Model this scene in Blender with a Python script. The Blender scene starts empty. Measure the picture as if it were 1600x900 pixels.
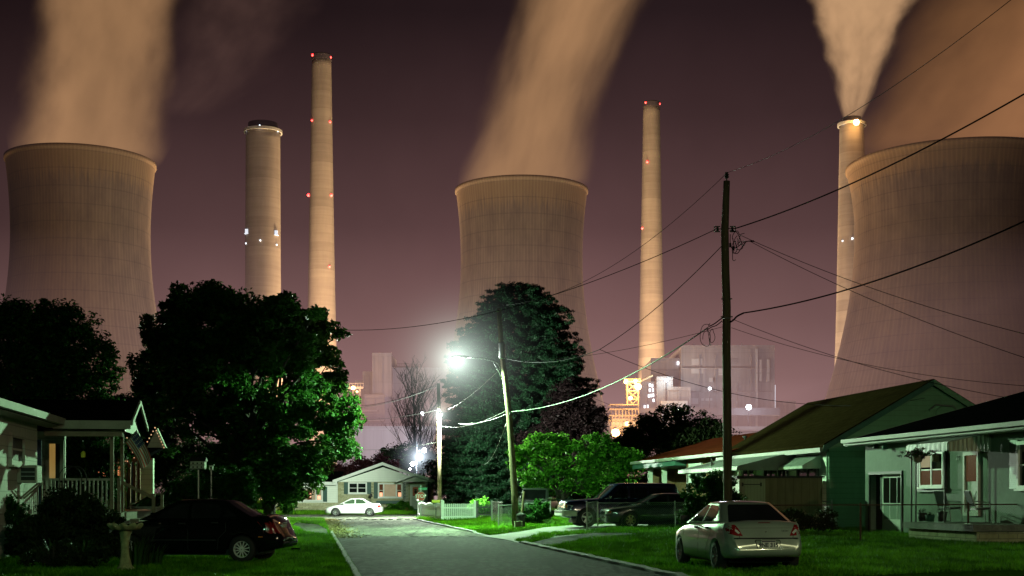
import bpy, math, random
import numpy as np
from mathutils import Vector, Matrix, noise
from mathutils.bvhtree import BVHTree
random.seed(7)
RNG = np.random.default_rng(7)
scene = bpy.context.scene
COL = scene.collection
F, HY, EYE = 2100.0, 776.0, 1.55
TH = math.atan(0.15)
CT, ST = math.cos(TH), math.sin(TH)

def P(px, py, d):
    return Vector(((px - 800) / F * d, d, EYE + (HY - py) / F * d))
def G(px, py):
    d = EYE * F / (py - HY)
    return Vector(((px - 800) / F * d, d, 0))
def sstep(x, a, b):
    t = max(0.0, min(1.0, (x - a) / (b - a))); return t * t * (3 - 2 * t)
def gz(x, y):                  # gentle terrain: lots rise away from the street
    a = x * CT + y * ST; b = -x * ST + y * CT
    far = 1 - sstep(b, 82, 95)
    return (.27 * sstep(a, 7.3, 13.5) * sstep(b, 14, 34) + .10 * sstep(-a, -.6, 5)) * far
def GT(px, py):                # where the sight line meets the terrain
    z = 0.0
    for _ in range(12):
        d = (EYE - z) * F / (py - HY); z = gz((px - 800) / F * d, d)
    return Vector(((px - 800) / F * d, d, z))
def S(a, b, z=0.0):            # street frame: a = lateral to the right, b = along the street
    return Vector((a * CT - b * ST, a * ST + b * CT, z))
def toS(v):
    return (v.x * CT + v.y * ST, -v.x * ST + v.y * CT)

# ---------------------------------------------------------------- objects
def tag(o, label=None, cat=None, group=None, kind=None):
    if label: o['label'] = label
    if cat: o['category'] = cat
    if group: o['group'] = group
    if kind: o['kind'] = kind
    return o
def empty(name, loc=(0, 0, 0), rz=0.0, label=None, cat=None, group=None):
    o = bpy.data.objects.new(name, None); COL.objects.link(o)
    o.location = loc; o.rotation_euler = (0, 0, rz); o.empty_display_size = 0.2
    return tag(o, label, cat, group)
def kids(o):
    return [c for c in bpy.data.objects if c.parent == o]
def copy_tree(o, parent=None, label=None, group=None):
    c = o.copy(); COL.objects.link(c); c.parent = parent
    if label: c['label'] = label
    if group: c['group'] = group
    for ch in kids(o): copy_tree(ch, c)
    return c

class MB:
    def __init__(s): s.v = []; s.f = []; s.m = []
    def add(s, vs, fs, m=0):
        n = len(s.v); s.v += [tuple(v) for v in vs]
        s.f += [tuple(i + n for i in f) for f in fs]; s.m += [m] * len(fs)
        return s
    def box(s, x0, x1, y0, y1, z0, z1, m=0):
        v = [(x0, y0, z0), (x1, y0, z0), (x1, y1, z0), (x0, y1, z0), (x0, y0, z1), (x1, y0, z1), (x1, y1, z1), (x0, y1, z1)]
        return s.add(v, [(0, 3, 2, 1), (4, 5, 6, 7), (0, 1, 5, 4), (1, 2, 6, 5), (2, 3, 7, 6), (3, 0, 4, 7)], m)
    def bar(s, p, q, w, h=None, m=0, up=(0, 0, 1)):
        p, q = Vector(p), Vector(q); h = h or w
        d = (q - p).normalized(); up = Vector(up)
        if abs(d.dot(up)) > .98: up = Vector((0, 1, 0))
        sx = d.cross(up).normalized() * w / 2; sy = sx.cross(d).normalized() * h / 2
        v = [p - sx - sy, p + sx - sy, p + sx + sy, p - sx + sy, q - sx - sy, q + sx - sy, q + sx + sy, q - sx + sy]
        return s.add(v, [(0, 3, 2, 1), (4, 5, 6, 7), (0, 1, 5, 4), (1, 2, 6, 5), (2, 3, 7, 6), (3, 0, 4, 7)], m)
    def tube(s, pts, r, n=8, m=0, cap=True):
        pts = [Vector(p) for p in pts]; k = len(pts)
        rs = r if isinstance(r, (list, tuple)) else [r] * k
        vs = []; prev = None
        for i, p in enumerate(pts):
            t = (pts[min(i + 1, k - 1)] - pts[max(i - 1, 0)]).normalized()
            if prev is None:
                a = Vector((0, 0, 1)) if abs(t.z) < .9 else Vector((1, 0, 0))
                prev = t.cross(a).normalized()
            prev = (prev - t * prev.dot(t)).normalized(); b = t.cross(prev)
            for j in range(n):
                an = 2 * math.pi * j / n
                vs.append(p + (prev * math.cos(an) + b * math.sin(an)) * rs[i])
        fs = [(i * n + j, i * n + (j + 1) % n, (i + 1) * n + (j + 1) % n, (i + 1) * n + j) for i in range(k - 1) for j in range(n)]
        if cap: fs += [tuple(range(n))[::-1], tuple(range((k - 1) * n, k * n))]
        return s.add(vs, fs, m)
    def lathe(s, prof, n=24, c=(0, 0, 0), axis='z', m=0, cap=False):
        vs = []
        for r, h in prof:
            for j in range(n):
                a = 2 * math.pi * j / n; x, y = r * math.cos(a), r * math.sin(a)
                p = (x, y, h) if axis == 'z' else ((x, h, y) if axis == 'y' else (h, x, y))
                vs.append((p[0] + c[0], p[1] + c[1], p[2] + c[2]))
        k = len(prof)
        fs = [(i * n + j, i * n + (j + 1) % n, (i + 1) * n + (j + 1) % n, (i + 1) * n + j) for i in range(k - 1) for j in range(n)]
        if cap: fs += [tuple(range(n))[::-1], tuple(range((k - 1) * n, k * n))]
        return s.add(vs, fs, m)
    def poly(s, pts, m=0):
        return s.add(pts, [tuple(range(len(pts)))], m)
    def prism(s, pts, off, m=0):          # polygon extruded by vector off
        n = len(pts); off = Vector(off); a = [Vector(p) for p in pts]
        return s.add(a + [p + off for p in a], [tuple(range(n))[::-1], tuple(range(n, 2 * n))] + [(i, (i + 1) % n, n + (i + 1) % n, n + i) for i in range(n)], m)
    def build(s, name, mats, parent=None, smooth=False, bevel=0.0, loc=None, rz=None, fix=False):
        me = bpy.data.meshes.new(name); me.from_pydata(s.v, [], s.f)
        mats = mats if isinstance(mats, (list, tuple)) else [mats]
        for mm in mats: me.materials.append(mm)
        if len(mats) > 1: me.polygons.foreach_set('material_index', s.m)
        if smooth: me.polygons.foreach_set('use_smooth', [True] * len(s.f))
        me.update()
        if fix:
            import bmesh
            bm = bmesh.new(); bm.from_mesh(me); bmesh.ops.recalc_face_normals(bm, faces=bm.faces); bm.to_mesh(me); bm.free()
        o = bpy.data.objects.new(name, me); COL.objects.link(o)
        if parent: o.parent = parent
        if loc is not None: o.location = loc
        if rz is not None: o.rotation_euler = (0, 0, rz)
        if bevel:
            b = o.modifiers.new('bevel', 'BEVEL'); b.width = bevel; b.segments = 2; b.limit_method = 'ANGLE'
        if smooth and not bevel: pass
        return o

def np_mesh(name, V, Fq, mats, parent=None, mi=None, smooth=False, col=None):
    me = bpy.data.meshes.new(name)
    V = np.asarray(V, dtype=np.float32); Fq = np.asarray(Fq, dtype=np.int32)
    k = Fq.shape[1]
    me.vertices.add(len(V)); me.vertices.foreach_set('co', V.ravel())
    me.loops.add(Fq.size); me.loops.foreach_set('vertex_index', Fq.ravel())
    me.polygons.add(len(Fq)); me.polygons.foreach_set('loop_start', np.arange(0, Fq.size, k, dtype=np.int32))
    try: me.polygons.foreach_set('loop_total', np.full(len(Fq), k, dtype=np.int32))
    except Exception: pass
    mats = mats if isinstance(mats, (list, tuple)) else [mats]
    for m in mats: me.materials.append(m)
    if mi is not None: me.polygons.foreach_set('material_index', np.asarray(mi, dtype=np.int32))
    if smooth: me.polygons.foreach_set('use_smooth', np.ones(len(Fq), dtype=bool))
    me.update(calc_edges=True); me.validate()
    if col is not None:
        at = me.color_attributes.new('tint', 'FLOAT_COLOR', 'POINT')
        c = np.ones((len(V), 4), dtype=np.float32); c[:, :3] = col
        at.data.foreach_set('color', c.ravel())
    o = bpy.data.objects.new(name, me); COL.objects.link(o)
    if parent: o.parent = parent
    return o

# ---------------------------------------------------------------- materials
class NT:
    def __init__(s, nt): s.t = nt; s.n = nt.nodes; s.l = nt.links
    def node(s, typ, **kw):
        n = s.n.new(typ)
        for k, v in kw.items(): setattr(n, k, v)
        return n
    def link(s, a, b): s.l.new(a, b)
    def set(s, sock, v):
        if hasattr(v, 'is_output') or isinstance(v, bpy.types.NodeSocket): s.l.new(v, sock)
        else: sock.default_value = v
    def math(s, op, a, b=None, c=None, clamp=False):
        n = s.n.new('ShaderNodeMath'); n.operation = op; n.use_clamp = clamp
        s.set(n.inputs[0], a)
        if b is not None: s.set(n.inputs[1], b)
        if c is not None: s.set(n.inputs[2], c)
        return n.outputs[0]
    def mix(s, fac, a, b, typ='MIX'):
        n = s.n.new('ShaderNodeMix'); n.data_type = 'RGBA'; n.blend_type = typ
        s.set(n.inputs[0], fac); s.set(n.inputs[6], a); s.set(n.inputs[7], b)
        return n.outputs[2]
    def noise(s, vec, scale, detail=4, rough=.55):
        n = s.n.new('ShaderNodeTexNoise'); n.inputs['Scale'].default_value = scale
        n.inputs['Detail'].default_value = detail; n.inputs['Roughness'].default_value = rough
        if vec is not None: s.l.new(vec, n.inputs['Vector'])
        return n.outputs['Fac']
    def coord(s, which='Object'):
        return s.n.new('ShaderNodeTexCoord').outputs[which]
    def mapv(s, vec, sc=(1, 1, 1), loc=(0, 0, 0), rot=(0, 0, 0)):
        n = s.n.new('ShaderNodeMapping'); s.l.new(vec, n.inputs[0])
        n.inputs[1].default_value = loc; n.inputs[2].default_value = rot; n.inputs[3].default_value = sc
        return n.outputs[0]
    def xyz(s, vec):
        n = s.n.new('ShaderNodeSeparateXYZ'); s.l.new(vec, n.inputs[0]); return n.outputs
    def ramp(s, fac, stops):
        n = s.n.new('ShaderNodeValToRGB'); s.l.new(fac, n.inputs[0]); e = n.color_ramp.elements
        while len(e) > 1: e.remove(e[-1])
        e[0].position = stops[0][0]; e[0].color = c4(stops[0][1])
        for p, c in stops[1:]:
            x = e.new(p); x.color = c4(c)
        return n.outputs[0]
    def bump(s, h, strength=.4, dist=.02):
        n = s.n.new('ShaderNodeBump'); n.inputs['Strength'].default_value = strength
        n.inputs['Distance'].default_value = dist; s.l.new(h, n.inputs['Height']); return n.outputs[0]
    def smooth(s, x, a, b, lo=0.0, hi=1.0):
        n = s.n.new('ShaderNodeMapRange'); n.interpolation_type = 'SMOOTHSTEP'
        s.set(n.inputs[0], x); n.inputs[1].default_value = a; n.inputs[2].default_value = b
        n.inputs[3].default_value = lo; n.inputs[4].default_value = hi; return n.outputs[0]
def c4(c):
    if isinstance(c, (int, float)): c = (c, c, c)
    return (c[0], c[1], c[2], 1.0)
def srgb(r, g, b):
    f = lambda x: ((x / 255 + .055) / 1.055) ** 2.4 if x > 10 else x / 255 / 12.92
    return (f(r), f(g), f(b))
def newmat(name):
    m = bpy.data.materials.new(name); m.use_nodes = True; t = m.node_tree
    return m, NT(t), t.nodes['Principled BSDF'], t.nodes['Material Output']
def mat(name, col, rough=.6, var=.25, scale=3.0, bump=.15, metal=0.0, bdist=.01, spec=.5, coat=0.0, stretch=(1, 1, 1), fine=None):
    m, g, bs, out = newmat(name)
    v = g.mapv(g.coord(), stretch)
    n1 = g.noise(v, scale, 5); n2 = g.noise(v, scale * 9, 3)
    f = g.math('MULTIPLY_ADD', n1, .65, g.math('MULTIPLY', n2, .35))
    dk = tuple(c * (1 - var) for c in col); lt = tuple(min(1, c * (1 + var)) for c in col)
    c = g.ramp(f, [(.3, dk), (.7, lt)])
    g.link(c, bs.inputs['Base Color'])
    bs.inputs['Roughness'].default_value = rough; bs.inputs['Metallic'].default_value = metal
    bs.inputs['Specular IOR Level'].default_value = spec
    if coat: bs.inputs['Coat Weight'].default_value = coat; bs.inputs['Coat Roughness'].default_value = .04
    if bump: g.link(g.bump(n2, bump, bdist), bs.inputs['Normal'])
    return m
def emis(name, col, strength, base=(.5, .5, .5)):
    m, g, bs, out = newmat(name)
    n = g.noise(g.coord(), 4.0, 2)
    bs.inputs['Base Color'].default_value = c4(base)
    bs.inputs['Emission Color'].default_value = c4(col)
    g.link(g.math('MULTIPLY_ADD', n, strength * .3, strength * .85), bs.inputs['Emission Strength'])
    return m
def siding(name, col, pitch=.115, rough=.55, dirt=.2, horizontal=True, lap=.012, axis=2, groove=.35):
    m, g, bs, out = newmat(name)
    co = g.coord(); x = g.xyz(co)
    z = x[axis]
    fr = g.math('FRACT', g.math('DIVIDE', z, pitch))
    n1 = g.noise(co, .7, 5); n2 = g.noise(g.mapv(co, (1, 1, .12)), 6, 4)
    f = g.math('MULTIPLY_ADD', n1, .5, g.math('MULTIPLY', n2, .5))
    c = g.ramp(f, [(.3, tuple(v * (1 - dirt) for v in col)), (.72, col)])
    line = g.smooth(fr, 0.0, .14, 1 - groove, 1.0)
    c = g.mix(1.0, c, line, 'MULTIPLY')
    g.link(c, bs.inputs['Base Color']); bs.inputs['Roughness'].default_value = rough
    h = g.math('SUBTRACT', 1.0, fr)
    g.link(g.bump(h, .6, lap), bs.inputs['Normal'])
    return m
def stripes(name, c1, c2, pitch, axis, rough=.5):
    m, g, bs, out = newmat(name)
    co = g.coord(); x = g.xyz(co)
    fr = g.math('FRACT', g.math('DIVIDE', x[axis], pitch))
    k = g.math('MULTIPLY', g.smooth(fr, .42, .5), g.smooth(fr, .92, 1.0, 1, 0))
    c = g.mix(k, c4(c1), c4(c2)); n = g.noise(co, 2.5, 4)
    c = g.mix(1.0, c, g.smooth(n, .2, .7, .7, 1.0), 'MULTIPLY')
    g.link(c, bs.inputs['Base Color']); bs.inputs['Roughness'].default_value = rough
    g.link(g.bump(k, .4, .02), bs.inputs['Normal'])
    return m
def bricks(name, c1, c2, mortar, sc=1.0, w=.45, h=.16, rough=.8, mort=.012, vert=False, offset=.5):
    m, g, bs, out = newmat(name)
    co = g.coord(); x = g.xyz(co)
    cb = g.node('ShaderNodeCombineXYZ')
    g.link(g.math('ADD', x[0], x[1]), cb.inputs[0]); g.link(x[2], cb.inputs[1])
    b = g.node('ShaderNodeTexBrick'); b.offset = offset
    g.link(cb.outputs[0], b.inputs['Vector'])
    b.inputs['Scale'].default_value = sc; b.inputs['Brick Width'].default_value = w; b.inputs['Row Height'].default_value = h
    b.inputs['Mortar Size'].default_value = mort
    b.inputs['Color1'].default_value = c4(c1); b.inputs['Color2'].default_value = c4(c2); b.inputs['Mortar'].default_value = c4(mortar)
    c = g.mix(.35, b.outputs['Color'], g.ramp(g.noise(co, 5, 4), [(.3, tuple(v * .5 for v in c1)), (.7, c2)]))
    g.link(c, bs.inputs['Base Color']); bs.inputs['Roughness'].default_value = rough; bs.inputs['Specular IOR Level'].default_value = 0
    g.link(g.bump(b.outputs['Fac'], -.6, .01), bs.inputs['Normal'])
    return m
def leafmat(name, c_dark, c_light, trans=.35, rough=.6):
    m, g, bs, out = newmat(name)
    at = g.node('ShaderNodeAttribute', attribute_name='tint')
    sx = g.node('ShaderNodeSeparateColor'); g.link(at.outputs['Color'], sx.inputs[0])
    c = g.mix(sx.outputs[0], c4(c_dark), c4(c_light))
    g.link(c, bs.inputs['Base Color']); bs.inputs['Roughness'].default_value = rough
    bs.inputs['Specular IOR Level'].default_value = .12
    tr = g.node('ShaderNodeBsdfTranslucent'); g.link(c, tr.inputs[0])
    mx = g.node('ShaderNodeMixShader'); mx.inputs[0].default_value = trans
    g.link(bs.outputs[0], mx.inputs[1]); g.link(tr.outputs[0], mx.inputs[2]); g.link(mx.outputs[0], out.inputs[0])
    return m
def glassy(name, col=(.01, .012, .012), rough=.04, alpha=1.0, em=None, es=0, spec=.9):
    m, g, bs, out = newmat(name)
    n = g.noise(g.coord(), 1.5, 3)
    g.link(g.ramp(n, [(.3, tuple(c * .7 for c in col)), (.7, tuple(c * 1.3 for c in col))]), bs.inputs['Base Color'])
    bs.inputs['Roughness'].default_value = rough; bs.inputs['Specular IOR Level'].default_value = spec
    g.link(g.bump(g.noise(g.coord(), .8, 2), .03, .02), bs.inputs['Normal'])
    if em:
        bs.inputs['Emission Color'].default_value = c4(em); bs.inputs['Emission Strength'].default_value = es
    return m

M = {}
M['white_paint'] = mat('white_paint', (.72, .72, .68), .5, .12, 2, .05)
M['white_dirty'] = mat('white_dirty', (.5, .5, .44), .6, .25, 2, .1)
M['trim_dark'] = mat('trim_dark', (.03, .03, .028), .5, .3, 4, .1)
M['black'] = mat('black_plastic', (.008, .008, .008), .6, .2, 6, .05)
M['rubber'] = mat('rubber', (.012, .012, .012), .8, .25, 12, .3)
M['rim_alloy'] = mat('rim_alloy', (.6, .6, .6), .28, .1, 10, .05, metal=.9)
M['chrome'] = mat('chrome', (.7, .7, .7), .12, .05, 3, .02, metal=1)
M['galv'] = mat('galvanised_steel', (.34, .35, .35), .42, .25, 8, .15, metal=.7)
M['pole_wood'] = mat('pole_wood', (.105, .075, .045), .85, .5, 2.5, .6, stretch=(6, 6, .4), bdist=.02)
M['pole_wood_light'] = mat('pole_wood_light', (.12, .09, .048), .85, .4, 2.5, .6, stretch=(6, 6, .4), bdist=.02)
M['wire'] = mat('wire_insulation', (.008, .008, .008), .7, .3, 5, .1, spec=.1)
M['wire_bare'] = mat('wire_bare_aluminium', (.13, .14, .125), .5, .2, 5, .1, metal=.2)
M['wood_old'] = mat('wood_old', (.2, .17, .12), .75, .35, 3, .3, stretch=(1, 1, 5))
M['bark'] = mat('bark', (.028, .022, .016), .9, .4, 4, .8, stretch=(3, 3, .7), bdist=.03)
M['glass_dark'] = glassy('glass_dark')
M['rust'] = mat('rusty_steel', (.09, .05, .035), .8, .4, 9, .2, spec=.1)
M['tar'] = mat('tar_joint', (.02, .02, .018), .95, .3, 4, .1, spec=.05)
M['gutter'] = mat('gutter_paint', (.30, .31, .26), .6, .2, 2, .05, spec=.3)
M['yellow_plastic'] = mat('yellow_plastic', (.65, .66, .05), .5, .15, 3, .05)
M['red_brown'] = mat('red_brown', (.18, .06, .035), .7, .2, 3, .1)
# ---------------------------------------------------------------- camera, world
cam = bpy.data.cameras.new('camera'); co_ = bpy.data.objects.new('camera', cam); COL.objects.link(co_)
co_.location = (0, 0, EYE); co_.rotation_euler = (math.radians(90), 0, 0)
cam.sensor_width = 36; cam.lens = F / 1600 * 36; cam.shift_y = (HY - 450) / 1600
cam.clip_start = .2; cam.clip_end = 9000
scene.camera = co_

w = bpy.data.worlds.new("World"); scene.world = w; w.use_nodes = True
g = NT(w.node_tree); bgn = w.node_tree.nodes['Background']
sky = g.node('ShaderNodeTexSky'); sky.sky_type = 'NISHITA'; sky.sun_disc = False
sky.sun_elevation = math.radians(-6); sky.sun_rotation = math.radians(200)
gen = g.coord('Generated'); xs = g.xyz(gen)
# night sky over a lit plant: reddish skyglow that is strongest low above the plant (towards +Y)
el = g.math('MAXIMUM', xs[2], 0.0)
front = g.smooth(xs[1], -.6, 1.0, .12, 1.0)
prof = g.ramp(el, [(0.0, srgb(160, 124, 124)), (.075, srgb(134, 101, 101)), (.13, srgb(104, 74, 73)), (.19, srgb(82, 57, 57)), (.27, srgb(55, 37, 38)), (.34, srgb(37, 25, 27)), (.6, srgb(18, 13, 15)), (1.0, srgb(12, 10, 12))])
az = g.math('DIVIDE', xs[0], g.math('MAXIMUM', xs[1], .05))
cx = g.math('SUBTRACT', az, .05)
lat = g.math('DIVIDE', 1.0, g.math('MULTIPLY_ADD', g.math('MULTIPLY', cx, cx), 7.0, 1.0))
patch = g.noise(g.mapv(gen, (4, 4, 3)), 1.6, 4)
patch = g.math('MULTIPLY_ADD', patch, .9, .55)
k = g.math('MULTIPLY', g.math('MULTIPLY', front, g.math('MULTIPLY_ADD', lat, .75, .3)), patch)
glow = g.mix(1.0, prof, k, 'MULTIPLY')
skyd = g.mix(1.0, sky.outputs[0], c4((.02, .02, .02)), 'MULTIPLY')
tot = g.mix(1.0, glow, skyd, 'ADD')
g.link(tot, bgn.inputs[0]); bgn.inputs[1].default_value = 1.0

scene.view_settings.view_transform = 'Standard'; scene.view_settings.look = 'None'
scene.view_settings.exposure = 0; scene.view_settings.gamma = 1
cy = scene.cycles
cy.use_denoising = True
try: cy.denoiser = 'OPENIMAGEDENOISE'
except Exception: pass
cy.max_bounces = 5; cy.diffuse_bounces = 2; cy.glossy_bounces = 3; cy.transmission_bounces = 3
cy.transparent_max_bounces = 24; cy.volume_bounces = 0
cy.volume_step_rate = 1.0; cy.volume_max_steps = 128
cy.sample_clamp_indirect = 4.0; cy.sample_clamp_direct = 0
cy.caustics_reflective = False; cy.caustics_refractive = False
cy.use_light_tree = True

# ---------------------------------------------------------------- ground
def ground_mat(name, c1, c2, c3, sc=1.0, bump=.5):
    m, g, bs, out = newmat(name)
    co = g.coord()
    n1 = g.noise(co, .35 * sc, 5); n2 = g.noise(co, 9 * sc, 4); n3 = g.noise(co, 60 * sc, 2)
    c = g.ramp(g.math('MULTIPLY_ADD', n1, .5, g.math('MULTIPLY', n2, .5)), [(.38, c1), (.5, c2), (.62, c3)])
    c = g.mix(g.smooth(n3, .3, .7, 0, .5), c, c4(tuple(v * .45 for v in c2)))
    g.link(c, bs.inputs['Base Color']); bs.inputs['Roughness'].default_value = .9
    g.link(g.bump(n3, bump, .03), bs.inputs['Normal']); bs.inputs['Specular IOR Level'].default_value = 0
    return m
M['lawn'] = ground_mat('lawn', (.020, .060, .004), (.04, .11, .006), (.07, .17, .010))
def asphalt_mat(name, base, var=.45, slabs=True, rough=.9):
    m, g, bs, out = newmat(name)
    co = g.coord()
    n1 = g.noise(co, .25, 5); n2 = g.noise(co, 45, 3); n3 = g.noise(g.mapv(co, (1, .15, 1)), 1.4, 4)
    f = g.math('MULTIPLY_ADD', n1, .4, g.math('MULTIPLY_ADD', n3, .3, g.math('MULTIPLY', n2, .3)))
    c = g.ramp(f, [(.3, tuple(v * (1 - var) for v in base)), (.7, tuple(v * (1 + var) for v in base))])
    vo = g.node('ShaderNodeTexVoronoi'); vo.feature = 'DISTANCE_TO_EDGE'; vo.inputs['Scale'].default_value = .42
    g.link(g.mapv(co, (1, .6, 1)), vo.inputs['Vector'])
    wob = g.noise(co, 1.5, 4)
    dd = g.math('ADD', vo.outputs['Distance'], g.math('MULTIPLY', g.math('SUBTRACT', wob, .5), .05))
    crack = g.smooth(g.math('ABSOLUTE', dd), .0, .03, .12, 1.0)
    patchn = g.noise(g.mapv(co, (1, .3, 1)), 6, 4, .7); c = g.mix(1.0, c, g.smooth(patchn, .40, .62, .5, 1.7), 'MULTIPLY')
    stain = g.noise(g.mapv(co, (.8, .12, 1)), 1.0, 4, .6); c = g.mix(1.0, c, g.smooth(stain, .40, .56, .5, 1.15), 'MULTIPLY')
    c = g.mix(1.0, c, crack, 'MULTIPLY')
    sp = g.smooth(g.noise(co, 28, 3, .8), .58, .74)
    c = g.mix(g.math('MULTIPLY', sp, .5), c, c4(tuple(min(.6, v * 6) for v in base)))
    g.link(c, bs.inputs['Base Color']); bs.inputs['Roughness'].default_value = rough
    g.link(g.bump(n2, .9, .015), bs.inputs['Normal']); bs.inputs['Specular IOR Level'].default_value = .03
    return m
M['asphalt'] = asphalt_mat('asphalt', (.040, .044, .040))
M['concrete'] = asphalt_mat('concrete_road', (.115, .12, .095), .25)
M['concrete_light'] = mat('concrete_light', (.19, .19, .16), .9, .25, 1.5, .4)
M['kerb'] = mat('kerb_concrete', (.17, .17, .15), .85, .45, 2.5, .7, bdist=.03)
M['gravel'] = ground_mat('gravel', (.06, .065, .05), (.13, .13, .11), (.2, .2, .17), 3, .8)

xs_ = [-4000, -1200, -400, -150, -80] + list(range(-50, 51)) + [80, 150, 400, 1200, 4000]
ys_ = [-400, -100, -30] + list(range(0, 131)) + [170, 300, 700, 2000, 7000]
gv_ = [(x, y, gz(x, y)) for y in ys_ for x in xs_]; nx_ = len(xs_)
gf_ = [(j * nx_ + i, j * nx_ + i + 1, (j + 1) * nx_ + i + 1, (j + 1) * nx_ + i) for j in range(len(ys_) - 1) for i in range(nx_ - 1)]
ground = MB().add(gv_, gf_).build('ground', M['lawn'], smooth=True)
ground['kind'] = 'structure'; ground['label'] = 'dark lawn ground reaching to the horizon'

def sheet(name, pts, mt, z=.004, kind='structure', parent=None):
    import bmesh
    bm = bmesh.new(); bm.faces.new([bm.verts.new((p[0], p[1], 0)) for p in pts])
    bmesh.ops.triangulate(bm, faces=bm.faces)
    for _ in range(5):
        es = [e for e in bm.edges if e.calc_length() > 1.2]
        if not es: break
        bmesh.ops.subdivide_edges(bm, edges=es, cuts=1); bmesh.ops.triangulate(bm, faces=bm.faces)
    for v in bm.verts: v.co.z = gz(v.co.x, v.co.y) + z
    bmesh.ops.recalc_face_normals(bm, faces=bm.faces)
    if sum(f.normal.z for f in bm.faces) < 0: bmesh.ops.reverse_faces(bm, faces=bm.faces)
    me = bpy.data.meshes.new(name); bm.to_mesh(me); bm.free(); me.materials.append(mt)
    o = bpy.data.objects.new(name, me); COL.objects.link(o); o['kind'] = kind
    return o
AL, AR = 1.0, 6.86           # road edges (lateral)
road = sheet('road', [S(AL, -40), S(AR, -40), S(AR, 52), S(AL, 52)], M['asphalt'], .006)
road2 = sheet('road', [S(AL, 52), S(AR, 52), S(AR, 89), S(AR + .8, 91.5), S(AR + 1.6, 92.5), S(AL - 5, 92.5), S(AL - 1.5, 91), S(AL, 88)], M['concrete'], .006)
cross = sheet('road', [S(-60, 92.5), S(10, 92.5), S(12, 100), S(12, 116), S(-60, 118)], M['concrete'], .006)
# expansion joints across the road, broken by gaps
rj = MB()
for k in range(14):
    b0 = AL - .3 + k * .56
    rj.box(b0, b0 + .3, 90.2, 90.7, 0, .05)
rj.box(AL - 1.2, AR + .2, 51.9, 52.06, 0, .014)
o = rj.build('road_joint', M['tar'], rz=TH); o['kind'] = 'structure'
rj = MB()
for k in range(9):
    rj.box(AL + .1 + k * .75, AL + .55 + k * .75, 51.62, 51.8, 0, .013)
o = rj.build('road_joint', M['concrete_light'], rz=TH); o['kind'] = 'structure'
rj = MB()
for b0, b1 in ((52.2, 90), (24, 51.6)):
    pts = []
    n = 26
    for i in range(n + 1):
        bb = b0 + (b1 - b0) * i / n
        pts.append((3.95 + noise.noise(Vector((bb * .5, 0, 3))) * .12, bb))
    for i in range(n):
        (x0, y0), (x1, y1) = pts[i], pts[i + 1]
        rj.add([(x0 - .035, y0, .011), (x0 + .035, y0, .011), (x1 + .035, y1, .011), (x1 - .035, y1, .011)], [(0, 1, 2, 3)])
o = rj.build('road_joint', M['tar'], rz=TH); o['kind'] = 'structure'
# kerbs: irregular low concrete lips
def kerb(a, b0, b1, wd=.16, h=.11, n=160, gap=None):
    m = MB(); sec = []
    for i in range(n + 1):
        b = b0 + (b1 - b0) * i / n
        e = noise.noise(Vector((b * .9, a, 0))) * .05
        hh = h * (.75 + .35 * noise.noise(Vector((b * 1.7, a, 9))))
        if gap and gap[0] < b < gap[1]: hh = .02
        sec.append([(a + e, b, -.1), (a + e, b, hh * .8), (a + e + .03, b, hh), (a + wd + e * .5, b, hh), (a + wd + e, b, -.1)])
    vs = [p for s_ in sec for p in s_]
    fs = [(i * 5 + j, i * 5 + j + 1, (i + 1) * 5 + j + 1, (i + 1) * 5 + j) for i in range(n) for j in range(4)]
    m.add(vs, fs)
    o = m.build('kerb', M['kerb'], rz=TH, fix=True); o['kind'] = 'structure'
kerb(AR, 18, 92, gap=(44, 57)); kerb(AL - .16, 18, 60, .12, .06)
# driveways on the right
dw1 = sheet('driveway', [GT(752, 838.5), GT(801, 846), GT(845, 836), GT(916, 829.5), GT(1010, 825), GT(1075, 819.5), GT(905, 821), GT(850, 825)], M['concrete_light'], .03)
dw2 = sheet('driveway', [GT(822, 850), GT(858, 855.5), GT(905, 845), GT(985, 838), GT(1000, 834), GT(930, 833.5), GT(870, 839)], M['asphalt'], .025)
gv = sheet('gravel_strip', [GT(752, 837), GT(845, 825.5), GT(880, 822), GT(860, 819.5), GT(800, 826)], M['gravel'], .02)
sw = sheet('path', [GT(462, 817), GT(498, 820), GT(512, 828), GT(514, 837), GT(478, 833), GT(455, 823)], M['gravel'], .015)
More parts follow.
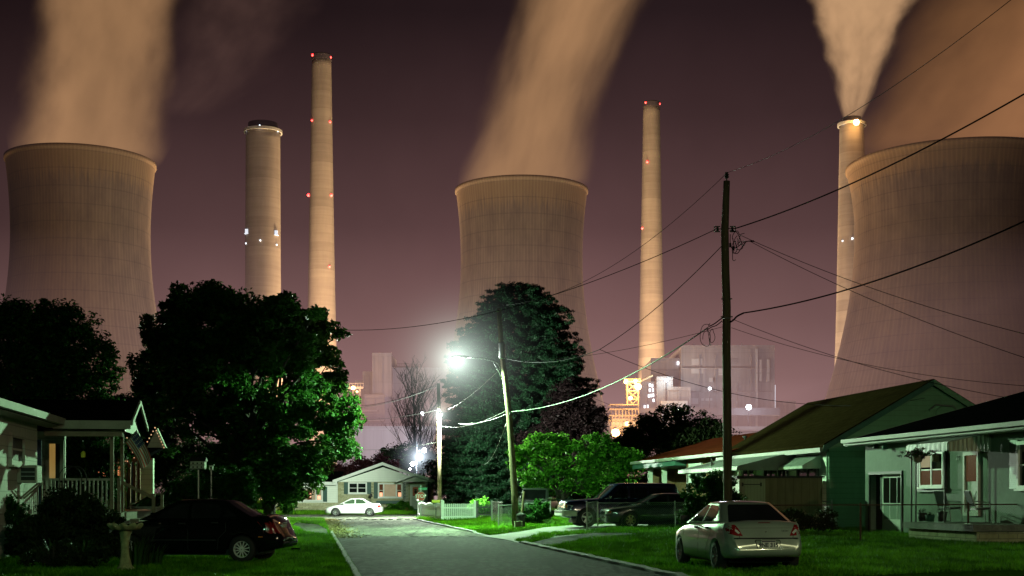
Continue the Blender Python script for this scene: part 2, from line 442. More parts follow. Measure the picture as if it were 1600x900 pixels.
# ================================================================ the power plant
def concrete_tower_mat(name, col, nribs, band=7.0, stain=.5, topz=130):
    m, g, bs, out = newmat(name)
    co = g.coord(); x = g.xyz(co)
    ang = g.math('ARCTAN2', x[1], x[0])
    s1 = g.math('SINE', g.math('MULTIPLY', ang, float(nribs)))
    rib = g.smooth(s1, -.2, .9, .86, 1.03)
    zb = g.math('FRACT', g.math('DIVIDE', x[2], band))
    bandl = g.smooth(zb, 0, .10, .72, 1.0)
    cyl = g.node('ShaderNodeCombineXYZ')
    g.link(g.math('MULTIPLY', ang, 30.0), cyl.inputs[0]); g.link(g.math('MULTIPLY', x[2], .06), cyl.inputs[1])
    st = g.noise(cyl.outputs[0], .7, 6, .75)
    cyl2 = g.node('ShaderNodeCombineXYZ')
    g.link(g.math('MULTIPLY', ang, 6.0), cyl2.inputs[0]); g.link(g.math('MULTIPLY', x[2], .09), cyl2.inputs[1])
    st2 = g.noise(cyl2.outputs[0], 1.0, 4)
    # mineral stains running down from the rim
    zt = g.smooth(g.math('ADD', x[2], g.math('MULTIPLY', g.math('SUBTRACT', st, .5), 26.0)), topz - 13, topz - 6)
    f = g.math('MULTIPLY_ADD', st, .5, g.math('MULTIPLY', st2, .5))
    c = g.ramp(f, [(.36, tuple(v * (1 - stain * 1.4) for v in col)), (.7, col)])
    c = g.mix(g.math('MULTIPLY', zt, .6), c, c4((col[0] * 1.35, col[1] * 1.2, col[2] * .85)))
    c = g.mix(1.0, c, rib, 'MULTIPLY'); c = g.mix(1.0, c, bandl, 'MULTIPLY')
    g.link(c, bs.inputs['Base Color']); bs.inputs['Roughness'].default_value = .9
    g.link(g.bump(rib, .12, .3), bs.inputs['Normal'])
    return m
def chimney_mat(name, col, band=4.0, stain=.25):
    m, g, bs, out = newmat(name)
    co = g.coord(); x = g.xyz(co)
    zb = g.math('ADD', g.math('DIVIDE', x[2], band), g.math('MULTIPLY', g.noise(co, .03, 2), .5))
    fr = g.math('FRACT', zb)
    row = g.math('FLOOR', zb)
    wn = g.node('ShaderNodeTexWhiteNoise'); wn.noise_dimensions = '1D'; g.link(row, wn.inputs['W'])
    n1 = g.noise(g.mapv(co, (.3, .3, .05)), 1, 4); n2 = g.noise(g.mapv(co, (.05, .05, .6)), 1, 4)
    f = g.math('MULTIPLY_ADD', n1, .35, g.math('MULTIPLY_ADD', n2, .4, g.math('MULTIPLY', wn.outputs[0], .25)))
    c = g.ramp(f, [(.25, tuple(v * (1 - stain) for v in col)), (.75, col)])
    c = g.mix(1.0, c, g.smooth(fr, 0, .12, .86, 1.0), 'MULTIPLY')
    g.link(c, bs.inputs['Base Color']); bs.inputs['Roughness'].default_value = .85
    return m
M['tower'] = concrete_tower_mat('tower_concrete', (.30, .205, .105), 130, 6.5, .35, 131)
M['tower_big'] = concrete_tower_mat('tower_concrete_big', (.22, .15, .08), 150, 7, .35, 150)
M['stack'] = chimney_mat('stack_concrete', (.42, .36, .29), 5.5, .42)
M['steel_red'] = mat('steel_red', (.16, .07, .06), .6, .3, 1, .1)
M['plant_dark'] = mat('plant_dark_steel', (.07, .06, .07), .6, .3, .3, .1)
M['beacon_red'] = emis('beacon_red', (1, .02, .025), 7)
M['beacon_white'] = emis('beacon_white', (.8, .9, 1), 5)
M['glow_white_dim'] = emis('glow_white_dim', (.75, .85, 1), 1.0)  # emission makes the stack platforms and the mast look floodlit
M['lamp_white_dim'] = emis('window_lit', (.9, .95, 1), 6)
M['glow_orange_wall'] = emis('wall_orange_glow', (1, .55, .2), 1.6)
M['lamp_orange'] = emis('lamp_orange', (1, .5, .14), 60)
M['lamp_orange_dim'] = emis('lamp_orange_dim', (1, .48, .13), 10)
M['lamp_white'] = emis('lamp_white_plant', (.85, .95, 1), 30)

def hyper(rw, zw, bb, bt, H, rim=0.0, n=46):
    pr = []
    for i in range(n + 1):
        z = 9 + (H - 9) * i / n
        b = bb if z < zw else bt
        pr.append((rw * math.sqrt(1 + ((z - zw) / b) ** 2), z))
    r = pr[-1][0]
    pr = pr[:-1] + [(r - .05, H - 1.5), (r + .3, H - 1.4), (r + .3, H - .1), (r - .1, H), (r - 1.1, H)]
    inner = [(a - 1.2, z) for a, z in pr[:-5]][::-1]
    return pr + inner
def cooling_tower(px, d, rw, zw, bb, bt, H, mt, label):
    t = empty('cooling_tower', (P(px, HY, d).x, d, 0), 0, label, 'cooling tower', 'hyperbolic cooling towers of the power plant')
    m = MB().lathe(hyper(rw, zw, bb, bt, H), 128); m.build('shell', mt, t, smooth=True)
    rb = rw * math.sqrt(1 + ((9 - zw) / bb) ** 2)
    m = MB(); n = 44
    for i in range(n):
        a0 = 2 * math.pi * i / n
        for da in (-1, 1):
            a1 = a0 + da * math.pi / n
            m.bar((math.cos(a0) * (rb + 2), math.sin(a0) * (rb + 2), 0), (math.cos(a1) * (rb - .5), math.sin(a1) * (rb - .5), 9.4), .9)
    m.build('leg_ring', M['stack'], t)
    k = MB().lathe([(rb - 3, 0), (rb - 3, 8), (rb - 8, 9)], 60); k.build('fill_drum', M['plant_dark'], t)
    return t
s_ = 574 / F
cooling_tower(815, 574, 95 * s_, 376 * s_, 248 * s_, 262 * s_, 479 * s_ + 1.5, M['tower'], 'middle hyperbolic concrete cooling tower rising behind the dark conifer')
s_ = 525 / F
cooling_tower(127, 525, 104.5 * s_, 414 * s_, 268 * s_, 290 * s_, 524 * s_ + 1.5, M['tower'], 'leftmost dark ribbed cooling tower steaming behind the porch house')
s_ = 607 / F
cooling_tower(1492, 607, 152 * s_, 426 * s_, 319 * s_, 230 * s_, 519 * s_ + 1.5, M['tower_big'], 'largest darkest cooling tower looming behind the houses on the right')

def chimney(px, py_top, d, r_top_px, r_bot_px, py_bot, label, beacons=(), cap=None, wb=()):
    s = d / F; H = EYE + (HY - py_top) * s
    t = empty('chimney', (P(px, HY, d).x, d, 0), 0, label, 'chimney')
    r0 = r_bot_px * s; r1 = r_top_px * s
    k = (r0 - r1) / ((py_bot - py_top) * s)
    prof = []
    for i in range(41):
        z = H * i / 40
        prof.append((r1 + k * (H - z) + .9 * (1 - i / 40) ** 6 * r1, z))
    prof += [(r1 - .6, H), (r1 - .8, H - 12)]
    MB().lathe(prof, 56).build('shaft', M['stack'], t, smooth=True)
    if cap:
        rc, hc = cap
        MB().lathe([(r1 + .5, H - 1.2), (r1 + 1.2, H - 1.2), (r1 + 1.2, H + .3), (r1 - .2, H + .3)], 48).build('cap_ring', M['white_dirty'], t)
        MB().lathe([(rc, H - 1), (rc, H + hc), (rc - .5, H + hc), (rc - .5, H - 4)], 40).build('flue', M['plant_dark'], t, smooth=True)
    else:
        MB().lathe([(r1 + .1, H - 3.5), (r1 + .35, H - 3.5), (r1 + .35, H - .6), (r1 + .1, H - .6)], 48).build('cap_ring', M['plant_dark'], t)
    for (bx, by, mt, r) in beacons:
        z = EYE + (HY - by) * s; rr = r1 + k * (H - z)
        dx = max(-rr, min(rr, (bx - px) * s))
        yy = -math.sqrt(max(0, rr * rr - dx * dx)) - .5
        if abs(dx) >= rr * .98: dx = math.copysign(rr + .7, dx)
        r *= .8
        b = MB().lathe([(0.01, -r), (r * .7, -r * .7), (r, 0), (r * .7, r * .7), (.01, r)], 10, (dx, yy, z))
        ob = b.build('beacon', mt, t, smooth=True)
    for (bx, by) in wb:
        z = EYE + (HY - by) * s; rr = r1 + k * (H - z); dx = (bx - px) * s
        yy = -math.sqrt(max(0, rr * rr - dx * dx))
        MB().box(dx - 1.3, dx + 1.3, yy - 1.3, yy + 1.3, z - .3, z).box(dx - .9, dx + .9, yy - 1.0, yy + .5, z, z + 2.4).build('service_platform', M['glow_white_dim'], t)
    return t

BR, BW = M['beacon_red'], M['beacon_white']
chimney(411, 205, 760, 26.5, 27.5, 470, 'shortest and widest pale chimney standing left of the tall tapered one',
        [(386, 206, BW, .5), (411, 204, BW, .6), (436, 208, BW, .4), (387, 383, BW, .5), (412, 381, BW, .5), (435, 385, BW, .5)], cap=(23 * 760 / F, 4.2), wb=[(389, 368), (434, 370)])
chimney(502.5, 86, 833, 14.8, 21.5, 500, 'tallest slim tapered chimney behind the big leafy tree with red beacons',
        [(490, 89, BR, 1.1), (517, 91, BR, .9), (489, 191, BR, .8), (517, 193, BR, .8), (481, 305, BR, 1.35), (519, 307, BR, 1.1), (517, 419, BR, .9)])
chimney(1018, 160, 934, 12.8, 19.5, 560, 'slim tapered chimney with red beacons behind the boiler house on the right',
        [(1008, 163, BR, .9), (1030, 164, BR, .9), (1010, 256, BR, 1.0), (1003, 358, BR, 1.0)])
chimney(1331, 194, 700, 18.5, 25, 560, 'pale steaming chimney half hidden by the largest cooling tower',
        [(1315, 196, BW, .5), (1313, 379, BW, .45), (1326, 377, BW, .6)], cap=(14.5 * 700 / F, 3.2))

# ---------------------------------------------------------------- boiler houses
def panel_mat(name, col, w=6.0, h=14.0, dirt=.3):
    m, g, bs, out = newmat(name)
    co = g.coord(); x = g.xyz(co)
    fx = g.math('FRACT', g.math('DIVIDE', g.math('ADD', x[0], x[1]), w)); fz = g.math('FRACT', g.math('DIVIDE', x[2], h))
    n = g.noise(g.mapv(co, (1, 1, .15)), .12, 5); n2 = g.noise(g.mapv(co, (.6, .6, .04)), 1, 4)
    f = g.math('MULTIPLY_ADD', n, .5, g.math('MULTIPLY', n2, .5))
    c = g.ramp(f, [(.3, tuple(v * (1 - dirt) for v in col)), (.7, col)])
    c = g.mix(1.0, c, g.smooth(fx, 0, .05, .85, 1), 'MULTIPLY'); c = g.mix(1.0, c, g.smooth(fz, 0, .03, .8, 1), 'MULTIPLY')
    g.link(c, bs.inputs['Base Color']); bs.inputs['Roughness'].default_value = .6
    return m
M['panel'] = panel_mat('boiler_panel', (.38, .36, .39), 6, 14, .5)
M['panel_mid'] = panel_mat('boiler_panel_mid', (.30, .29, .32), 1.2, 1.0, .3)
M['panel_dark'] = panel_mat('boiler_panel_dark', (.22, .21, .24), 5, 9)
M['panel_light'] = panel_mat('boiler_panel_light', (.50, .50, .54), 4, 30, .2)
def blk(parent, name, mt, x0, x1, y0, y1, d, depth, ox=0, oy=0, detail=True, skew=0):
    s = d / F
    X0, X1 = (x0 - 800) * s - ox, (x1 - 800) * s - ox
    Z1, Z0 = EYE + (HY - y0) * s, EYE + (HY - y1) * s
    m = MB().box(X0, X1, d - oy, d - oy + depth, max(0, Z0), Z1)
    if detail:   # parapet lip and vertical pilasters
        m.box(X0 - .4, X1 + .4, d - oy - .4, d - oy + .3, Z1 - 1.2, Z1 + .5)
        n = max(2, int((X1 - X0) / 9))
        for i in range(n + 1):
            x = X0 + (X1 - X0) * i / n
            m.box(x - .35, x + .35, d - oy - .35, d - oy - .003, max(0, Z0), Z1 - 1.3)
    return m.build(name, mt, parent)
t = empty('boiler_house', (P(650, HY, 640).x, 640, 0), 0, 'tall stepped grey boiler house between the leafy tree and bare tree', 'power station building', 'boiler houses of the power plant')
ox, oy = P(650, HY, 640).x, 640
blk(t, 'stair_tower', M['panel'], 583, 611, 553, 776, 640, 30, ox, oy)
blk(t, 'wall', M['panel'], 611.3, 770, 576, 776, 648, 40, ox, oy)
blk(t, 'annex', M['panel'], 568, 583, 582, 776, 652, 25, ox, oy)
blk(t, 'annex', M['panel'], 556, 568, 596, 776, 655, 25, ox, oy)
blk(t, 'annex', M['panel_dark'], 570, 600, 618, 776, 636, 3, ox, oy)
blk(t, 'bunker_hall', M['panel_light'], 528, 700, 668, 776, 560, 60, ox, oy)
m = MB()
s = 560 / F
for i in range(26):
    x = (530 - 800) * s - ox + i * 1.75
    m.box(x, x + .15, 560 - oy - .2, 560 - oy - .05, EYE + (HY - 667) * s, EYE + (HY - 662) * s)
m.box((530 - 800) * s - ox, (700 - 800) * s - ox, 560 - oy - .2, 560 - oy - .05, EYE + (HY - 662.6) * s, EYE + (HY - 662) * s)
m.build('railing', M['plant_dark'], t)
s = 648 / F
m = MB()
for a, b, yy in ((619, 638, 572), (641, 657, 573.5)):
    X0, X1 = (a - 800) * s - ox, (b - 800) * s - ox; z = EYE + (HY - yy) * s
    m.box(X0, X1, 12, 20, z - 2, z + .3)
    for i in range(6):
        x = X0 + (X1 - X0) * i / 5
        m.bar((x, 12, z), (x, 12, z + 1.6), .3)
    m.bar((X0, 12, z + 1.6), (X1, 12, z + 1.6), .3)
m.build('roof_fan', M['steel_red'], t)
m = MB()
s = 630 / F
for (a, b, yy) in ((537, 568, 604), (539, 590, 640), (560, 600, 655)):
    X0, X1 = (a - 800) * s - ox, (b - 800) * s - ox; z = EYE + (HY - yy) * s
    m.box(X0, X1, 630 - oy, 634 - oy, z - 1, z)
    for i in range(8):
        x = X0 + (X1 - X0) * i / 7
        m.bar((x, 630 - oy, z), (x, 630 - oy, z + 1.5), .22)
    m.bar((X0, 630 - oy, z + 1.5), (X1, 630 - oy, z + 1.5), .22)
for xx in (541, 552, 562): 
    X = (xx - 800) * s - ox
    m.bar((X, 631 - oy, 0), (X, 631 - oy, EYE + (HY - 604) * s), .9)
m.build('walkway', M['panel_dark'], t)

t2 = empty('boiler_house', (P(1130, HY, 640).x, 640, 0), 0, 'grey boiler house with lit windows behind the near utility pole', 'power station building', 'boiler houses of the power plant')
ox = P(1130, HY, 640).x
blk(t2, 'wall', M['panel'], 1065, 1209, 541, 776, 640, 60, ox, oy)
blk(t2, 'side_block', M['panel'], 1018, 1065, 561, 776, 650, 50, ox, oy)
blk(t2, 'side_block', M['panel_dark'], 1000, 1027, 598, 776, 636, 10, ox, oy)
blk(t2, 'side_block', M['panel'], 1027, 1050, 590, 776, 634, 10, ox, oy)
blk(t2, 'conveyor_head', M['panel_light'], 1034, 1073, 628, 776, 626, 10, ox, oy)
blk(t2, 'conveyor_head', M['panel'], 1044, 1078, 606, 776, 630, 8, ox, oy)
blk(t2, 'annex', M['panel'], 1209, 1242, 628, 776, 650, 30, ox, oy)
blk(t2, 'low_hall', M['panel_light'], 1060, 1215, 668, 776, 610, 20, ox, oy)
s = 639 / F
m = MB()
m.box((1181 - 800) * s - ox, (1183.5 - 800) * s - ox, -2.2, -.5, 0, EYE + (HY - 545) * s)
for xx in (1188, 1200): m.box((xx - 800) * s - ox - .6, (xx - 800) * s - ox + .6, -1.8, -.5, EYE + (HY - 596) * s, EYE + (HY - 562) * s)
for xx in (1085, 1101, 1112, 1122, 1160): m.bar(((xx - 800) * s - ox, 1, EYE + (HY - 541) * s), ((xx - 800) * s - ox, 1, EYE + (HY - 536) * s), .4)
m.build('duct', M['panel_light'], t2)
rq = random.Random(12); m = MB(); m2 = MB()
for i in range(16):      # louvre panels, patched cladding and pipes on the boiler house wall
    x0 = (rq.uniform(1070, 1195) - 800) * s - ox; y0 = rq.choice((560, 574, 590, 606, 622)); ww = rq.uniform(1.5, 6); hh = rq.uniform(1, 4)
    (m if i % 2 else m2).box(x0, x0 + ww, -.34, -.05, EYE + (HY - y0) * s - hh, EYE + (HY - y0) * s)
m.build('louvre', M['panel_mid'], t2); m2.build('cladding_patch', M['panel_light'], t2)
m = MB()
for px in (1071, 1093, 1118, 1152, 1174): x = (px - 800) * s - ox; m.tube([(x, -.8, 0), (x, -.8, EYE + (HY - rq.uniform(552, 620)) * s)], .28, 6)
for py in (575, 612): m.tube([((1066 - 800) * s - ox, -.9, EYE + (HY - py) * s), ((1205 - 800) * s - ox, -.9, EYE + (HY - py) * s)], .3, 6)
m.build('pipe', M['panel'], t2)
for k, (xa, xb) in enumerate(((1019, 1063),)):
    m = MB()
    for j in range(9):
        z = EYE + (HY - 575) * s - j * 3.4
        m.bar(((xa - 800) * s - ox, 9.3, z), ((xb - 800) * s - ox, 9.3, z), .25)
    m.build('stair', M['panel_dark'], t2)
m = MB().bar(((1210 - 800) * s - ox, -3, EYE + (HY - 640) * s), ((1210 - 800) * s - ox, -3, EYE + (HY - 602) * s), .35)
m.build('lightning_mast', M['glow_white_dim'], t2)
s = 634.5 / F
wm = MB()
for (a, b) in ((1016, 601), (1020, 602), (1016, 609), (1021, 609), (1014.5, 618), (1018, 617.5), (1021.5, 617), (1022, 625), (1008, 635), (1013, 634.5), (1060, 567)):
    dd = 633 if a < 1027 else 648
    X = (a - 800) * dd / F - ox; Z = EYE + (HY - b) * dd / F
    wm = MB().box(X - .35, X + .35, dd - oy + 2.2 - (0 if a < 1027 else 1.2), dd - oy + 2.4, Z - .7, Z + .7)
    wm.build('window', M['lamp_white_dim'] if 'lamp_white_dim' in M else M['glow_white_dim'], t2)
m = MB(); s = 624 / F     # conveyor gallery across the left of the boiler house
X0, X1 = (949 - 800) * s - ox, (1035 - 800) * s - ox; Z = EYE + (HY - 645) * s
m.box(X0, X1, 624 - oy, 628 - oy, Z, Z + 2.2)
for i in range(9): 
    x = X0 + (X1 - X0) * i / 8
    m.bar((x, 624 - oy - .2, 0 if i % 3 == 0 else Z), (x, 624 - oy - .2, Z + 2.2), .35)
m.build('conveyor_gallery', M['panel_dark'], t2)
m = MB(); X0b, X1b = (1078 - 800) * s - ox, (1215 - 800) * s - ox; Z = EYE + (HY - 650) * s
m.box(X0b, X1b, 618 - oy, 622 - oy, Z, Z + 3.4)
m.build('conveyor_gallery', M['panel_dark'], t2)

# lit precipitator building and lattice tower
t3 = empty('lattice_tower', (P(988, HY, 620).x, 620, 0), 0, 'sodium lit steel lattice tower beside the slim chimney', 'lattice tower')
s = 620 / F; m = MB()
w2 = 8.5 * s; Zt = EYE + (HY - 598) * s
for sx in (-1, 1):
    for sy in (-1, 1): m.bar((sx * w2, sy * w2, 0), (sx * w2, sy * w2, Zt), .55)
k = 14
for i in range(k):
    z0, z1 = Zt * i / k, Zt * (i + 1) / k
    for sy in (-1, 1):
        m.bar((-w2, sy * w2, z0), (w2, sy * w2, z1), .32); m.bar((w2, sy * w2, z0), (-w2, sy * w2, z1), .32); m.bar((-w2, sy * w2, z1), (w2, sy * w2, z1), .4)
    for sx in (-1, 1):
        m.bar((sx * w2, -w2, z0), (sx * w2, w2, z1), .32); m.bar((sx * w2, -w2, z1), (sx * w2, w2, z1), .4)
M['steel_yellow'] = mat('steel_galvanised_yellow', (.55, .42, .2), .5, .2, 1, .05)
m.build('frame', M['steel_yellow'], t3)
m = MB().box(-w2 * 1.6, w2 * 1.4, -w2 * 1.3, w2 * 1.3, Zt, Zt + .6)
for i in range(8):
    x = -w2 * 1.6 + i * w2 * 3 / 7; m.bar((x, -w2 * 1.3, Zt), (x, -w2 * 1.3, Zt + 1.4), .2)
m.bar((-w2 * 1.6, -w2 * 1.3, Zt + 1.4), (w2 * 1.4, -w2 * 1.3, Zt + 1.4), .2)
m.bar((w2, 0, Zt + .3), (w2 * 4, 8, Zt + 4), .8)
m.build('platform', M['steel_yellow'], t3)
t4 = empty('precipitator_house', (P(980, HY, 612).x, 612, 0), 0, 'orange lit open steel deck building under the conveyor gallery', 'power station building')
ox4 = P(980, HY, 612).x; s = 612 / F; m = MB()
for yy in (633, 640, 650, 658, 668, 678):
    Z = EYE + (HY - yy) * s
    m.box((952 - 800) * s - ox4, (998 - 800) * s - ox4, 0, 9, Z, Z + .5)
for i in range(10):
    x = (952 - 800) * s - ox4 + i * 46 * s / 9
    m.bar((x, 0, 0), (x, 0, EYE + (HY - (640 if i > 1 else 650)) * s), .4); m.bar((x, 8, 0), (x, 8, EYE + (HY - 633) * s), .4)
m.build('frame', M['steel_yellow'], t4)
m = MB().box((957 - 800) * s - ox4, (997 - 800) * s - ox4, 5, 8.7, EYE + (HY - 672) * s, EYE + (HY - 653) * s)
m.build('glow_wall', M['glow_orange_wall'] if 'glow_orange_wall' in M else M['panel_light'], t4)  # wall emits orange to stand in for sodium light on it

# ---------------------------------------------------------------- flood lamps of the plant
PLIGHTS = []
def plant_lamp(px, py, d, r, mt, label, power=0, col=(1, .55, .22), cat='flood lamp', pole=True):
    p = P(px, py, d)
    t = empty('flood_lamp', (p.x, p.y, 0), 0, label, cat, 'flood lamps of the power plant')
    z = p.z
    m = MB().lathe([(.01, -r), (r * .7, -r * .75), (r, 0), (r * .75, r * .65), (.01, r * .9)], 14, (0, 0, z)); m.build('lamp_glass', mt, t, smooth=True)
    MB().lathe([(r * .5, r * .9), (r * .85, r * .8), (r * .3, r * 1.4), (.02, r * 1.45)], 10, (0, 0, z)).build('hood', M['plant_dark'], t)
    if pole: MB().tube([(0, r * 1.2, 0), (0, r * 1.2, z + r * 1.3)], .22, 6).bar((0, 0, z + r * 1.3), (0, r * 1.2, z + r * 1.3), .2).build('pole', M['plant_dark'], t)
    if power:
        l = bpy.data.lights.new('flood_lamp_light', 'POINT'); l.energy = power; l.color = col; l.shadow_soft_size = 3
        o = bpy.data.objects.new('flood_lamp_light', l); COL.objects.link(o); o.location = (p.x, p.y - r - 3.2, z); PLIGHTS.append(o)
OR = (1, .56, .22)
LO, LD, LW = M['lamp_orange'], M['lamp_orange_dim'], M['lamp_white']
plant_lamp(552, 606, 628, .9, LO, 'small sodium lamp on walkway by tree edge', 2e4, OR)
plant_lamp(558, 612, 628, .6, LD, 'lower dim sodium lamp under the left walkway', 0)
plant_lamp(978, 596, 618, 1.0, LO, 'sodium lamp at left top corner of lattice tower', 1e4, OR)
plant_lamp(993, 596, 618, 1.0, LO, 'sodium lamp at right top corner of lattice tower', 1e4, OR)
plant_lamp(997, 604, 617, 1.5, LO, 'brighter sodium lamp just under lattice tower platform', 2e4, OR)
plant_lamp(985, 622, 614, .9, LO, 'sodium lamp halfway up the lattice tower', 1.2e4, OR)
plant_lamp(962, 676, 600, 1.9, LO, 'large sodium lamp low over the green tree', 2e4, OR)
plant_lamp(988, 681, 590, .8, LO, 'small sodium lamp right beside the large low one', 2e4, OR)
plant_lamp(980, 662, 606, 1.2, LD, 'dim sodium lamp inside the lit deck building', 2e4, OR)
plant_lamp(1041, 594, 632, .8, LW, 'white lamp above the lit windows of boiler house', 8e3, (.8, 1, .95))
plant_lamp(1109, 607, 625, .7, LW, 'small white lamp halfway up the boiler house wall', 5e3, (.8, .9, 1))
plant_lamp(1170, 636, 612, 1.3, LW, 'large square white lamp low before the boiler house', 8e3, (.8, .9, 1))
plant_lamp(1061, 640, 620, .9, LW, 'greenish white lamp in the conveyor head window', 5e3, (.8, 1, .9))
plant_lamp(1338, 191, 688, 1.5, LO, 'sodium lamp at top of the steaming chimney', 8e3, OR, pole=False)
plant_lamp(660, 646, 560, .8, LW, 'small white lamp seen through the bare tree', 5e3, (.85, .9, 1))
# unseen point lights added to wash the stacks, towers and boiler houses
def yard(px, d, z, power, col=OR, size=12):
    l = bpy.data.lights.new('unseen_yard_light', 'POINT'); l.energy = power; l.color = col; l.shadow_soft_size = size
    o = bpy.data.objects.new('unseen_yard_light', l); COL.objects.link(o); o.location = ((px - 800) / F * d, d, z)
YC = (1, .64, .36)
yard(450, 745, 22, 1.5e6, YC); yard(560, 760, 30, 2.2e6, YC); yard(1060, 870, 30, 2.2e6, YC); yard(965, 880, 25, 1.3e6, YC)
yard(905, 650, 14, 1.6e5); yard(1285, 668, 26, 6.5e5, (1, .70, .44)); yard(680, 585, 34, 1.7e5, (.92, .85, 1)); yard(262, 570, 15, 2.2e5, YC); yard(-40, 570, 15, 1.5e5, YC)
yard(610, 490, 26, 2.2e5, (.78, .84, 1)); yard(1120, 520, 30, 1.1e5, (.85, .85, 1))

YT = (1, .72, .40)
yard(150, 390, 34, 1.4e5, YT, 20); yard(800, 420, 34, 1.5e5, YT, 20); yard(1380, 430, 34, 1.2e5, YT, 20)  # fill lights added in front of the towers to even their fronts
# ================================================================ steam and haze (volumes)
def plume(name, label, d, edges, dens, emi, col, sq=1.0, seed=0, soft=.45, nz=.3, streak=1.0, side=None, depth=1.0, fade=None, utilt=-.04, cvar=.6):
    """edges: (py, px_left, px_right) from bottom to top; a lofted body of steam round its own bending axis"""
    s = d / F
    ys = np.array([e[0] for e in edges], float); xl = np.array([e[1] for e in edges], float); xr = np.array([e[2] for e in edges], float)
    z = (HY - ys) * s + EYE; cx = ((xl + xr) / 2 - 800) * s; r = (xr - xl) / 2 * s
    z0, z1 = z[0], z[-1]; T = (z - z0) / (z1 - z0)
    pc = np.polyfit(T, cx, 2); pr = np.polyfit(T, r, 2)
    o0 = float(np.polyval(pc, 0))
    k = 18; m = MB(); pr_ = []
    n = 28; vs = []
    for i in range(k + 1):
        t = i / k * 1.0
        c = np.polyval(pc, t) - o0; rr = np.polyval(pr, t) * (1.02 + .34 * min(1, t * 3))
        for j in range(n):
            a = 2 * math.pi * j / n
            vs.append((c + rr * math.cos(a), rr * depth * math.sin(a), (z1 - z0) * t))
    fs = [(i * n + j, i * n + (j + 1) % n, (i + 1) * n + (j + 1) % n, (i + 1) * n + j) for i in range(k) for j in range(n)]
    fs += [tuple(range(n))[::-1], tuple(range(k * n, (k + 1) * n))]
    m.add(vs, fs)
    mt = bpy.data.materials.new(name); mt.use_nodes = True; g = NT(mt.node_tree)
    g.n.remove(mt.node_tree.nodes['Principled BSDF']); out = mt.node_tree.nodes['Material Output']
    x = g.xyz(g.coord())
    t = g.math('DIVIDE', x[2], float(z1 - z0))
    def quad(p, off=0): return g.math('ADD', g.math('MULTIPLY', g.math('MULTIPLY_ADD', t, float(p[0]), float(p[1])), t), float(p[2] - off))
    C = quad(pc, o0); R = quad(pr)
    u = g.math('DIVIDE', g.math('SUBTRACT', x[0], C), R); v = g.math('DIVIDE', x[1], g.math('MULTIPLY', R, depth))
    cb = g.node('ShaderNodeCombineXYZ'); g.link(u, cb.inputs[0]); g.link(v, cb.inputs[1]); g.link(g.math('MULTIPLY', t, streak), cb.inputs[2])
    vec = g.mapv(cb.outputs[0], (1, 1, 1), (seed * 7.3, seed * 3.1, seed))
    n1 = g.noise(vec, 1.5, 4, .6)
    rr = g.math('SQRT', g.math('ADD', g.math('MULTIPLY', u, u), g.math('MULTIPLY', v, v)))
    grow = g.smooth(t, 0, .35, .3, 1.0)          # edges fray as the steam rises
    rr2 = g.math('MULTIPLY_ADD', g.math('MULTIPLY', g.math('SUBTRACT', n1, .5), grow), nz * 2.2, rr)
    if side:      # one flank drifts away softly
        rr2 = g.math('ADD', rr2, g.math('MULTIPLY', g.smooth(g.math('MULTIPLY', u, float(side[0])), 0, 1.0), side[1] * -1))
    # crisp where it leaves the rim, frayed higher up
    a = g.smooth(g.math('ADD', rr2, g.smooth(t, 0, .3, -.12, 0)), 1.0 - soft, 1.06, 1.0, 0.0)
    n2 = g.noise(vec, 3.2, 3, .6)
    dn = g.math('MULTIPLY', a, g.smooth(n2, .28, .68, .35, 1.2))
    dn = g.math('MULTIPLY', dn, g.smooth(t, .0, .02, .6, 1))
    if fade: dn = g.math('MULTIPLY', dn, g.smooth(t, 0, 1, fade[0], fade[1]))
    dn = g.math('MULTIPLY', dn, float(dens))
    ab = g.node('ShaderNodeVolumeScatter'); ab.inputs[0].default_value = (.9, .9, .9, 1); g.link(dn, ab.inputs['Density'])
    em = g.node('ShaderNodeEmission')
    # steam emits a glow in place of light falling on it from the plant
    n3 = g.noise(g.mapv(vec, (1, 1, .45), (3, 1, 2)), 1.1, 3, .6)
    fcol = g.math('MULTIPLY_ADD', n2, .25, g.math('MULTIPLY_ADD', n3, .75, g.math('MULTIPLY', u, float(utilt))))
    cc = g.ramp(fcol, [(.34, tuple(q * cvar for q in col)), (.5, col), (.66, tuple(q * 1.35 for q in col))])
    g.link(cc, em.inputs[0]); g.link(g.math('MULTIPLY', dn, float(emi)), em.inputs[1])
    absn = g.node('ShaderNodeVolumeAbsorption'); absn.inputs[0].default_value = (0, 0, 0, 1); g.link(dn, absn.inputs['Density'])
    ad = g.node('ShaderNodeAddShader')
    g.link(em.outputs[0], ad.inputs[0]); g.link(absn.outputs[0], ad.inputs[1]); g.link(ad.outputs[0], out.inputs['Volume'])
    try: mt.cycles.volume_sampling = 'MULTIPLE_IMPORTANCE'
    except Exception: pass
    ob = m.build(name, mt, None, loc=(o0, d, z0), fix=True)
    tag(ob, label, 'steam plume')
    return ob
TAN = srgb(172, 124, 92)
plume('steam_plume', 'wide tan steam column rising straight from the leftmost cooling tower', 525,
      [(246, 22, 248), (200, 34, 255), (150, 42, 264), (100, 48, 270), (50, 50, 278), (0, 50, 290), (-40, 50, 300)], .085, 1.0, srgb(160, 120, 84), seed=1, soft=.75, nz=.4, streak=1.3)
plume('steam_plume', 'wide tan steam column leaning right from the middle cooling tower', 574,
      [(292, 715, 922), (240, 738, 925), (190, 752, 935), (140, 768, 950), (90, 782, 968), (45, 794, 990), (0, 805, 1012), (-40, 815, 1030)], .08, 1.0, srgb(160, 120, 84), seed=2, soft=.85, nz=.42, streak=1.3)
